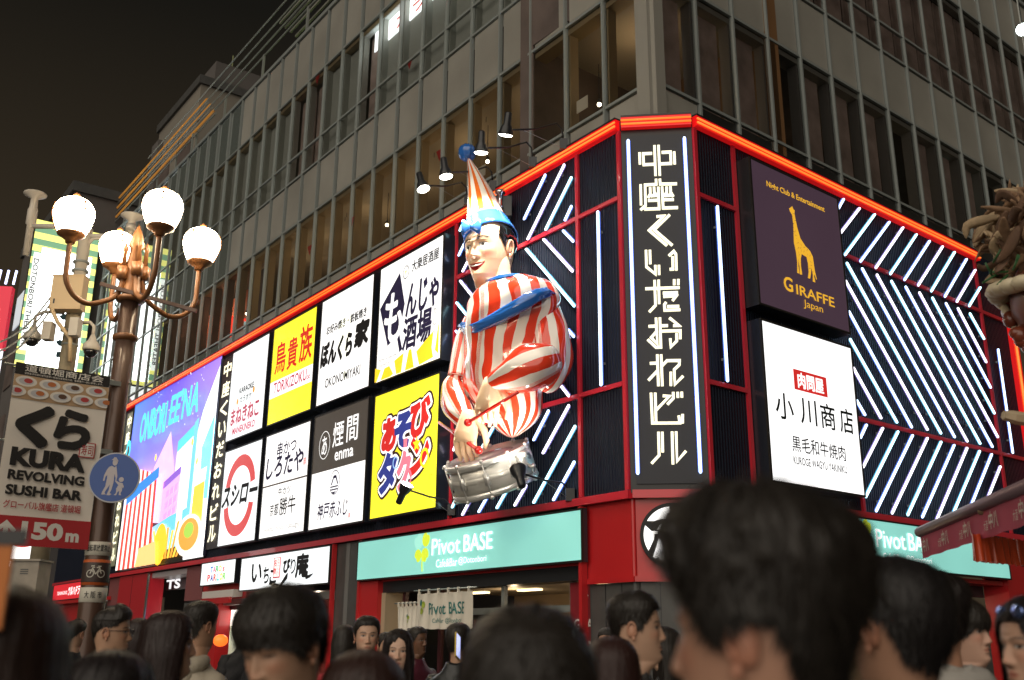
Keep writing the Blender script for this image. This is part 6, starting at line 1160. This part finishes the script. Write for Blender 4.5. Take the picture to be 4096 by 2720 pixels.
person(2540, 2368, 262, R_(80), 'man with black hair in profile facing right, under the red corner panel', style='short', skin=(.52, .32, .22), jacket=('jacket_grey_dark', (.035, .033, .033)), n_str=1100, th0=.022, collar=.0)
person(2445, 2548, 290, R_(176), 'reddish brown haired head low between the centre head and the man in profile', (.030, .011, .009), 'long', EAD, BK, True, n_str=900)
person(2428, 2512, 108, R_(-20), 'tiny dark haired head far back by the grey stone wall', skin=EAD)
person(2655, 2508, 150, R_(-72), 'woman with dark hair and glasses facing left, half hidden by the biggest head', style='long', skin=EA, female=True, glasses=True)
person(2995, 1930, 930, R_(-126), 'biggest blurred head with tousled black hair, right of centre', (.020, .016, .013), 'short', (.46, .25, .17), BK, n_str=4200, th0=.056, dist=1.2, stubble=.1, lower=.02)
person(3560, 2232, 520, R_(-158), 'man with glasses and short dark hair turned away, right of the biggest head', (.010, .008, .008), 'short', (.42, .23, .15), ('jacket_olive', (.03, .03, .022)), glasses=True, n_str=1500, th0=.020, dist=2.0)
person(3735, 2296, 290, R_(190), 'curly dark haired person with a pale grey hood seen from behind', (.012, .008, .007), 'short', (.42, .22, .14), ('hoodie_grey', (.36, .34, .31)), hood=('hoodie_grey', (.36, .34, .31)), n_str=2600, th0=.034)
person(3840, 2396, 240, R_(40), 'young man with a long black fringe in a dark jacket facing right', style='bowl', skin=(.56, .34, .25), jacket=BK, n_str=900, look=.002, th0=.022)
person(4125, 2388, 370, R_(-80), 'woman with dark hair at the right edge facing left, sunglasses on her head', (.012, .009, .008), 'long', (.50, .30, .21), BK, True, n_str=1300, th0=.018)
person(245, 2504, 92, R_(120), 'dark head far back left of the small man', skin=EAD, style='long', female=True)
person(640, 2452, 120, R_(200), 'dark bob haired person behind the long haired woman in profile', (.014, .008, .008), 'bob', EAD, ('jacket_grey', (.07, .07, .075)), True)
# held phones
a = at_y(-46, 2305, 1.5); t = thing('phone', 'phone in an orange case held up at the left edge', 'phone', tuple(a), .1)
MB().box(-.045, .030, -.004, .005, -.075, .045).build('case', mat('orange_case', (.55, .16, .015), .45), t); MB().box(-.045, .044, -.007, .007, .045, .068).build('top', M_BLACK, t)
a = at_y(1830, 2590, 7.4); t = thing('phone', 'yellow edged phone held up in front of the person in the dark padded jacket', 'phone', tuple(a), .4); t.rotation_euler = (R_(-10), R_(24), R_(70))
MB().box(-.04, .04, -.006, .006, -.08, .10).build('case', mat('yellow_case', (.55, .40, .05), .4), t); MB().box(-.036, .036, -.0075, -.006, -.072, .092).build('screen', emit('phone_screen', (.5, .55, 1), 1.2), t)
q = at_y(4125, 2398, .262*FPX/370); t = thing('sunglasses', 'bluish sunglasses resting on the hair of the woman at the right edge', 'sunglasses', (q[0]-.075, q[1]-.02, q[2]-.035), R_(-82))
for s_ in (-1, 1): MB().ball((s_*.034, 0, 0), .027, 14, 0, (1, .25, .75)).build('lens', mat('mirror_lens', (.25, .35, .75), .05, .9), t, True)
MB().tube([(-.065, .012, 0), (0, -.002, .012), (.065, .012, 0)], .003, 5).build('frame', M_BLACK, t, True)

# ------------------------------------------------------------------ the clown drummer (a plain generic clown figure) and its drum
CB = LEFT.P(-2.95, 4.6, .9); CY = float(CB[1])
cl = thing('clown_statue', 'giant glossy clown figure in red and white stripes with pointed hat on the wall', 'statue', tuple(CB))
Uv, Nv = Vector(LEFT.U), Vector(LEFT.N)
KO = .70
def W(x, y, off): off = off*KO; u, z = LEFT.uz(x, y, off); return Vector(LEFT.P(u, z, off))-Vector(CB)
def pxm(x, y, off): off = off*KO; u, z = LEFT.uz(x, y, off); p = LEFT.P(u, z, off)-EYE; return float(p @ AZ)/FPX   # metres per pixel there
def stripes(name, n, wob=.05, along=False, white=(.84, .79, .72), red=(.76, .05, .018), duty=.5, cross=0.):
    a = mat(name, white, .16, 0, .9); nn = a.node_tree.nodes; l = a.node_tree.links; p = nn['Principled BSDF']; p.inputs['Coat Roughness'].default_value = .04
    uv = nn.new('ShaderNodeUVMap'); s_ = nn.new('ShaderNodeSeparateXYZ'); t = nn.new('ShaderNodeTexCoord'); q = nn.new('ShaderNodeTexNoise'); q.inputs['Scale'].default_value = 1.6
    k = nn.new('ShaderNodeMath'); k.operation = 'MULTIPLY'; k.inputs[1].default_value = n; ad = nn.new('ShaderNodeMath'); ad.operation = 'MULTIPLY_ADD'; ad.inputs[1].default_value = wob*n; fr_ = nn.new('ShaderNodeMath'); fr_.operation = 'FRACT'; gt = nn.new('ShaderNodeMath'); gt.operation = 'GREATER_THAN'; gt.inputs[1].default_value = duty
    m_ = nn.new('ShaderNodeMix'); m_.data_type = 'RGBA'; m_.inputs[6].default_value = (*white, 1); m_.inputs[7].default_value = (*red, 1)
    l.new(uv.outputs[0], s_.inputs[0]); l.new(s_.outputs[1 if along else 0], k.inputs[0]); l.new(t.outputs['Object'], q.inputs[0]); l.new(q.outputs[0], ad.inputs[0]); l.new(k.outputs[0], ad.inputs[2]); l.new(ad.outputs[0], fr_.inputs[0]); l.new(fr_.outputs[0], gt.inputs[0]); l.new(gt.outputs[0], m_.inputs[0]); l.new(m_.outputs[2], p.inputs['Base Color'])
    return a
M_ST = stripes('stripe_body', 13, .045); M_SS = stripes('stripe_sleeve', 7, .05); M_SP = stripes('stripe_puff', 6, .06, False, duty=.5); M_HAT = stripes('stripe_hat', 9, .0, False, (.92, .88, .80), (.82, .17, .02), .55)
M_CHR_ = mat('bright_chrome', (.6, .6, .6), .12, 1.0); M_BLUE = mat('gloss_blue', (.022, .13, .46), .15, 0, .9); M_SKINC = mat('gloss_skin', (.88, .62, .40), .22, 0, .6); M_HAIRC = mat('gloss_black', (.008, .008, .008), .08, 0, 1.0); M_REDC = mat('gloss_red', (.62, .02, .015), .12, 0, .9)
def body_rings(st, rat, nseg=48, lump=.0, seed=0., twist=0.):
    R = []; UV = []; S_ = np.array(st, float); tt = np.linspace(0, len(st)-1, (len(st)-1)*7+1)
    def cs(c): # smooth interpolation
        o = []
        for t in tt:
            i = min(int(t), len(st)-2); f = t-i; p0, p1, p2, p3 = (S_[max(0, min(len(st)-1, i+d)), c] for d in (-1, 0, 1, 2)); o.append(.5*((2*p1)+(-p0+p2)*f+(2*p0-5*p1+4*p2-p3)*f*f+(-p0+3*p1-3*p2+p3)*f**3))
        return o
    for k, (x, y, hw, off) in enumerate(zip(cs(0), cs(1), cs(2), cs(3))):
        c = W(x, y, off); r = hw*pxm(x, y, off); a = r/math.sqrt(.36+.64*rat*rat); b_ = a*rat; ring = []
        for j in range(nseg):
            t = 2*math.pi*j/nseg; f = 1+lump*(math.sin(5*t+seed+k*.13)+.6*math.sin(9*t-k*.2+seed*2)+.5*math.sin(3*t+k*.45)); ring.append(c+Uv*(a*math.sin(t)*f)+Nv*(b_*math.cos(t)*f)); UV.append((j/nseg+twist*k/len(tt), k/len(tt)))
        R.append(ring)
    return R, UV
def puff(path, seg=30, lump=.03, seed=0., uvrep=1.):
    # path entries: (x, y, radius_px, off)
    S_ = np.array(path, float); n = len(path); tt = np.linspace(0, n-1, (n-1)*8+1); C_ = []; Rr2 = []
    for t in tt:
        i = min(int(t), n-2); f = t-i; v = []
        for c in range(4):
            p0, p1, p2, p3 = (S_[max(0, min(n-1, i+d)), c] for d in (-1, 0, 1, 2)); v.append(.5*((2*p1)+(-p0+p2)*f+(2*p0-5*p1+4*p2-p3)*f*f+(-p0+3*p1-3*p2+p3)*f**3))
        C_.append(W(v[0], v[1], v[3])); Rr2.append(v[2]*pxm(v[0], v[1], v[3]))
    R = []; UV = []; a = None
    for k in range(len(tt)):
        d = (C_[min(k+1, len(tt)-1)]-C_[max(k-1, 0)]).normalized(); a = (d.orthogonal() if a is None else a-d*a.dot(d)).normalized(); b_ = d.cross(a)
        R.append([C_[k]+(a*math.cos(2*math.pi*j/seg)+b_*math.sin(2*math.pi*j/seg))*Rr2[k]*(1+lump*(math.sin(6*math.pi*j/seg+seed+k*.3)+.7*math.sin(10*math.pi*j/seg-k*.22+seed))) for j in range(seg)]); UV += [(j/seg*uvrep, k/len(tt)) for j in range(seg)]
    return MB().rings(R, 0, True, None, UV)
def z1(x, y): return 1700+x/2.24, 550+y/2.24
def z2(x, y): return 1700+x/2.24, 1050+y/2.24
def z3(x, y): return 1700+x/2.24, 1500+y/2.24
def st2(l): return [(*z2(x, y), hw/2.24, off) for x, y, hw, off in l]
R, UV = body_rings(st2([(690, 150, 95, .95), (705, 185, 190, .95), (720, 225, 290, .95), (750, 290, 375, .95), (770, 390, 410, .95), (765, 520, 415, .95), (735, 700, 390, .98), (700, 900, 360, 1.0), (690, 1080, 345, .98), (735, 1230, 310, .95), (790, 1380, 240, .92), (800, 1480, 160, .90), (790, 1545, 70, .90), (785, 1568, 12, .90)]), .52, 60, .024, .4)
MB().rings(R, 0, True, None, UV).build('torso', M_ST, cl, True)
puff(st2([(960, 270, 70, .75), (1040, 370, 140, .72), (1115, 580, 160, .72), (1150, 780, 165, .78), (1150, 930, 160, .85), (1100, 1060, 130, .95), (1050, 1140, 60, 1.0)]), 32, .045, 1).build('sleeve', M_SS, cl, True)
puff(st2([(1150, 870, 90, .95), (1090, 890, 180, 1.15), (980, 930, 215, 1.4), (850, 985, 195, 1.6), (730, 1030, 145, 1.75), (640, 1065, 95, 1.85), (600, 1080, 70, 1.88)]), 32, .04, 2).build('forearm_sleeve', M_SP, cl, True)
puff(st2([(395, 500, 50, 1.0), (360, 700, 95, 1.1), (330, 880, 100, 1.2), (300, 1030, 100, 1.3)]), 28, .045, 3).build('sleeve', M_SS, cl, True)
puff(st2([(270, 1030, 60, 1.35), (250, 1120, 100, 1.45), (265, 1230, 125, 1.6), (310, 1330, 120, 1.7), (350, 1400, 90, 1.75), (370, 1430, 60, 1.78)]), 28, .05, 5).build('forearm_sleeve', M_SP, cl, True)
puff(st2([(500, 1440, 30, 1.3), (510, 1490, 42, 1.35), (500, 1540, 25, 1.4)]), 18, .02, 7).build('cuff', M_SP, cl, True)
# sash across the chest and neck collar
def band(pts, hw, th, seed=0): # pts px path, ribbon-like tube
    b = MB(); C_ = [W(*z2(x, y), off) for x, y, off in pts]; n = len(C_); R = []
    for i in range(n):
        d = (C_[min(i+1, n-1)]-C_[max(i-1, 0)]).normalized(); up = (Vector((0, 0, 1))-d*d.z).normalized(); o = d.cross(up); k = pxm(*z2(pts[i][0], pts[i][1]), pts[i][2])/2.24*hw[i]
        R.append([C_[i]+up*k*math.cos(2*math.pi*j/16)*(1+.10*math.sin(i*1.3+j*.9+seed))+o*th*math.sin(2*math.pi*j/16)*(1+.25*math.sin(j*2.1+i*.8+seed)) for j in range(16)])
    return b.rings(R)
band([(345, 575, 1.25), (390, 600, 1.45), (480, 580, 1.62), (580, 535, 1.72), (700, 470, 1.76), (820, 400, 1.70), (920, 340, 1.55), (1010, 290, 1.35), (1080, 270, 1.1), (1120, 290, .85)], [45, 62, 66, 66, 66, 66, 66, 60, 55, 20], .09).build('sash', M_BLUE, cl, True)
band([(545, 190, 1.30), (600, 165, 1.42), (680, 140, 1.46), (770, 125, 1.38), (840, 125, 1.18), (850, 130, .9)], [22, 30, 32, 30, 26, 18], .06, 2).build('collar', M_BLUE, cl, True)
# neck and head
puff([(*z1(690, 1290), 42, .95), (*z1(680, 1230), 42, .97), (*z1(668, 1150), 44, 1.0), (*z1(660, 1080), 44, 1.0)], 20, 0).build('neck', M_SKINC, cl, True)
HS = 4.75; hc3 = W(*z1(580, 1015), 1.15)
h = MB(); make_head(h, (.86, .58, .38), (.01, .008, .008), False, True, -.002); keep = MB(); hv = np.array(h.v)
hv = hv[:, :]*HS*np.array([1.10, 1.04, 1.0]); M_ = Euler((R_(8), R_(0), R_(-36))).to_matrix(); hv = hv @ np.array(M_).T+np.array(hc3)
ok = [f for f in h.f if all(h.v[i][2] > -.16 for i in f)]; keep.v = [tuple(q) for q in hv]; keep.f = ok; keep.mi = [0]*len(ok); keep.col = h.col
keep.build('head', attr_mat('gloss_face', .22, 0, .6), cl, True)
hm = hair_mb('short', 5, 0, 0, None, .012); hm.f = [f for f in hm.f if len(f) < 6 and max(hm.v[i][2] for i in f) < .075 and min(hm.v[i][1] for i in f) > -.045]; hm.mi = [0]*len(hm.f); q = np.array(hm.v)*HS*np.array([1.10, 1.04, 1.0]) @ np.array(M_).T+np.array(hc3); hm.v = [tuple(r) for r in q]; hm.build('hair', M_HAIRC, cl, True)
# hat: cone, band, bow, pompom
apex = W(*z1(388, 185), .95); bcx = W(*z1(566, 838), 1.12); axh = (apex-bcx); Lh = axh.length; axn = axh.normalized(); kx = pxm(*z1(560, 800), 1.12)/2.24
def hat_ring(c, r): a = (Uv-axn*Uv.dot(axn)).normalized(); b_ = axn.cross(a); return [c+(a*math.cos(2*math.pi*j/40)+b_*math.sin(2*math.pi*j/40))*r for j in range(40)]
R = []; UV = []
for t in np.linspace(-.02, 1, 24):
    c = bcx+axh*t+Uv*.05*math.sin(math.pi*t); R.append(hat_ring(c, kx*(192*(1-t)**.92+10))); UV += [(j/40, t) for j in range(40)]
MB().rings(R, 0, True, None, UV).build('hat', M_HAT, cl, True)
R = [hat_ring(bcx+axn*kx*d, kx*r) for d, r in ((96, 180), (100, 192), (55, 207), (-10, 222), (-90, 240), (-136, 248), (-134, 234), (-60, 214), (0, 196))]
MB().rings(R, 0, True).build('hat_band', M_BLUE, cl, True)
bw_ = W(*z1(415, 800), 1.95); b = MB(); e1 = (AXv := Vector(AX)); upv = Vector((0, 0, 1))
for s_ in (-1, 1):
    R = []
    for t, h_ in ((0, 26), (.3, 44), (.65, 70), (.9, 72), (1, 50)): c = bw_+AXv*(s_*t*kx*85)+upv*(kx*18*t*s_*.4); R.append([c+upv*kx*h_*math.cos(2*math.pi*j/14)+Vector(AY*0+np.array([0, -1, 0]))*kx*(22+14*t)*math.sin(2*math.pi*j/14) for j in range(14)])
    b.rings(R)
b.ball(bw_, kx*30, 10); b.build('bow', M_BLUE, cl, True)
pp = W(*z1(378, 135), .95); b = MB().ball(pp, kx*86, 40)
b.v = [tuple(pp+(Vector(q)-pp)*(1+.045*math.sin(math.atan2(q[1]-pp.y, q[0]-pp.x)*9)+.02*math.sin(q[2]*40)-.0)*1.0) for q in b.v]; b.build('pompom', M_BLUE, cl, True)
# hands with curled fingers
skinc = (.72, .46, .29)
b = MB(); p0, p1 = W(*z2(605, 1070), 1.9), W(*z2(550, 1330), 2.0); hand_mb(b, p0, p1-p0, (AX*.45+AZ*.9), 0, .85, None, 5.5, -1); b.build('hand', M_SKINC, cl, True)
b = MB(); p0, p1 = W(*z3(395, 360), 1.8), W(*z3(350, 640), 1.95); hand_mb(b, p0, p1-p0, (AX*.45+AZ*.9), 0, .6, None, 5.4, -1); b.build('hand', M_SKINC, cl, True)
b = MB().lathe([(.0, .1), (.09, .1), (.1, .04), (.05, 0), (.05, -.2), (.08, -.25)], 14, W(*z1(672, 520), .5)); b.build('pulley', M_CHR_, cl, True); a_ = W(*z1(690, 620), .35); MB().box(a_.x-.22, a_.x+.18, a_.y-.1, a_.y+.15, a_.z-.22, a_.z+.18).build('mechanism', M_BLACK, cl); MB().tube([W(*z1(660, 700), .6), W(*z1(760, 640), .02)], .05, 8).build('wall_bracket', M_BLACK, cl)
MB().tube([W(*z1(780, 1010), .3), W(*z1(760, 1020), .02)], .06, 8).build('wall_bracket', M_BLACK, cl); MB().tube([W(*z2(780, 800), .6), W(*z2(800, 790), .0)], .1, 8).build('wall_bracket', M_BLACK, cl)
for (x0, y0, o0), (x1, y1, o1), lab in (((385, 425, 2.15), (832, 155, 1.95), 'red drumstick held in the upper clown hand, its ball over the lower hand'), ((480, 675, 1.95), (126, 425, 1.75), 'red drumstick in the lower clown hand with its ball on the drum')):
    A = W(*z3(x0, y0), o0)+Vector(CB); B = W(*z3(x1, y1), o1)+Vector(CB); t = thing('drumstick', lab, 'drumstick', tuple(A), 0, 'red drumsticks of the clown')
    MB().tube([(0, 0, 0), B-A], [.032, .026], 10).build('stick', M_REDC, t, True); MB().ball((0, 0, 0), kx*34, 18).build('ball', M_REDC, t, True)
# snare drum
dc = W(*z3(553, 728), 1.35)+Vector(CB); kd = pxm(*z3(553, 728), 1.35)/2.24; RD = 398*kd; DD = 268*kd
maj = (Vector(AX)*.955+Vector(AY)*.297).normalized(); axd = (Vector(AY)*.955-Vector(AX)*.297); axd = (axd*.998-Vector(AZ)*.045).normalized(); mnr = axd.cross(maj).normalized()
dr = thing('snare_drum', 'big silver snare drum with a white head hung below the clown', 'drum', tuple(dc)); M_CHR = mat('drum_chrome', (.72, .72, .70), .3, .6); M_SHELL = mat('drum_shell', (.68, .67, .63), .42, .45); M_SKN = mat('drum_head', (.55, .52, .58), .18, 0, .6)
b = MB().lathe([(RD*.93, 0), (RD*.93, -DD)], 64, (0, 0, 0), 0, axd); b.build('shell', M_SHELL, dr, True)
for z0 in (0, -DD): b = MB().lathe([(RD*.90, z0-.05), (RD*.98, z0-.055), (RD*1.0, z0-.02), (RD*1.0, z0+.04), (RD*.97, z0+.05), (RD*.95, z0+.01)], 64, (0, 0, 0), 0, axd); b.build('hoop', M_CHR, dr, True)
MB().lathe([(0, .012), (RD*.5, .014), (RD*.955, .0), (RD*.955, -.02)], 64, (0, 0, 0), 0, axd).build('drum_head', M_SKN, dr, True)
MB().lathe([(RD*.925, -DD*.5-.05), (RD*.95, -DD*.5-.03), (RD*.95, -DD*.5+.03), (RD*.925, -DD*.5+.05)], 64, (0, 0, 0), 0, axd).build('centre_bead', M_SHELL, dr, True)
ux = (maj); vx = axd.cross(ux)
for k in range(10):
    a = 2*math.pi*(k+.35)/10; d = ux*math.cos(a)+vx*math.sin(a); b = MB(); c = d*RD*.985
    b.tube([c+axd*.03, c-axd*(DD+.03)], .014, 8); b.bar(d*RD*.95-axd*DD*.30, d*RD*.95-axd*DD*.70, .09, .07, d); b.ball(c+axd*.05, .035, 8); b.ball(c-axd*(DD+.05), .035, 8); b.build('tension_lug', M_CHR, dr, True)
d = (ux*.80-Vector(AZ)*.6).normalized(); d = (d-axd*d.dot(axd)).normalized(); b = MB(); b.bar(d*RD*1.0-axd*DD*.05, d*RD*1.0-axd*DD*.55, .26, .10, d); b.tube([d*RD*1.03-axd*DD*.5, d*RD*1.16-axd*DD*.62, d*RD*1.22-axd*DD*.56], .03, 8); b.bar(d*RD*1.06-axd*DD*.08, d*RD*1.06-axd*DD*.28, .12, .06, d); b.build('strainer', M_CHR, dr, True)
MB().tube([-axd*DD*.4, Vector(LEFT.P(-2.6, 4.9, .0))-Vector(dc)], .06, 8).build('wall_bracket', M_BLACK, dr)
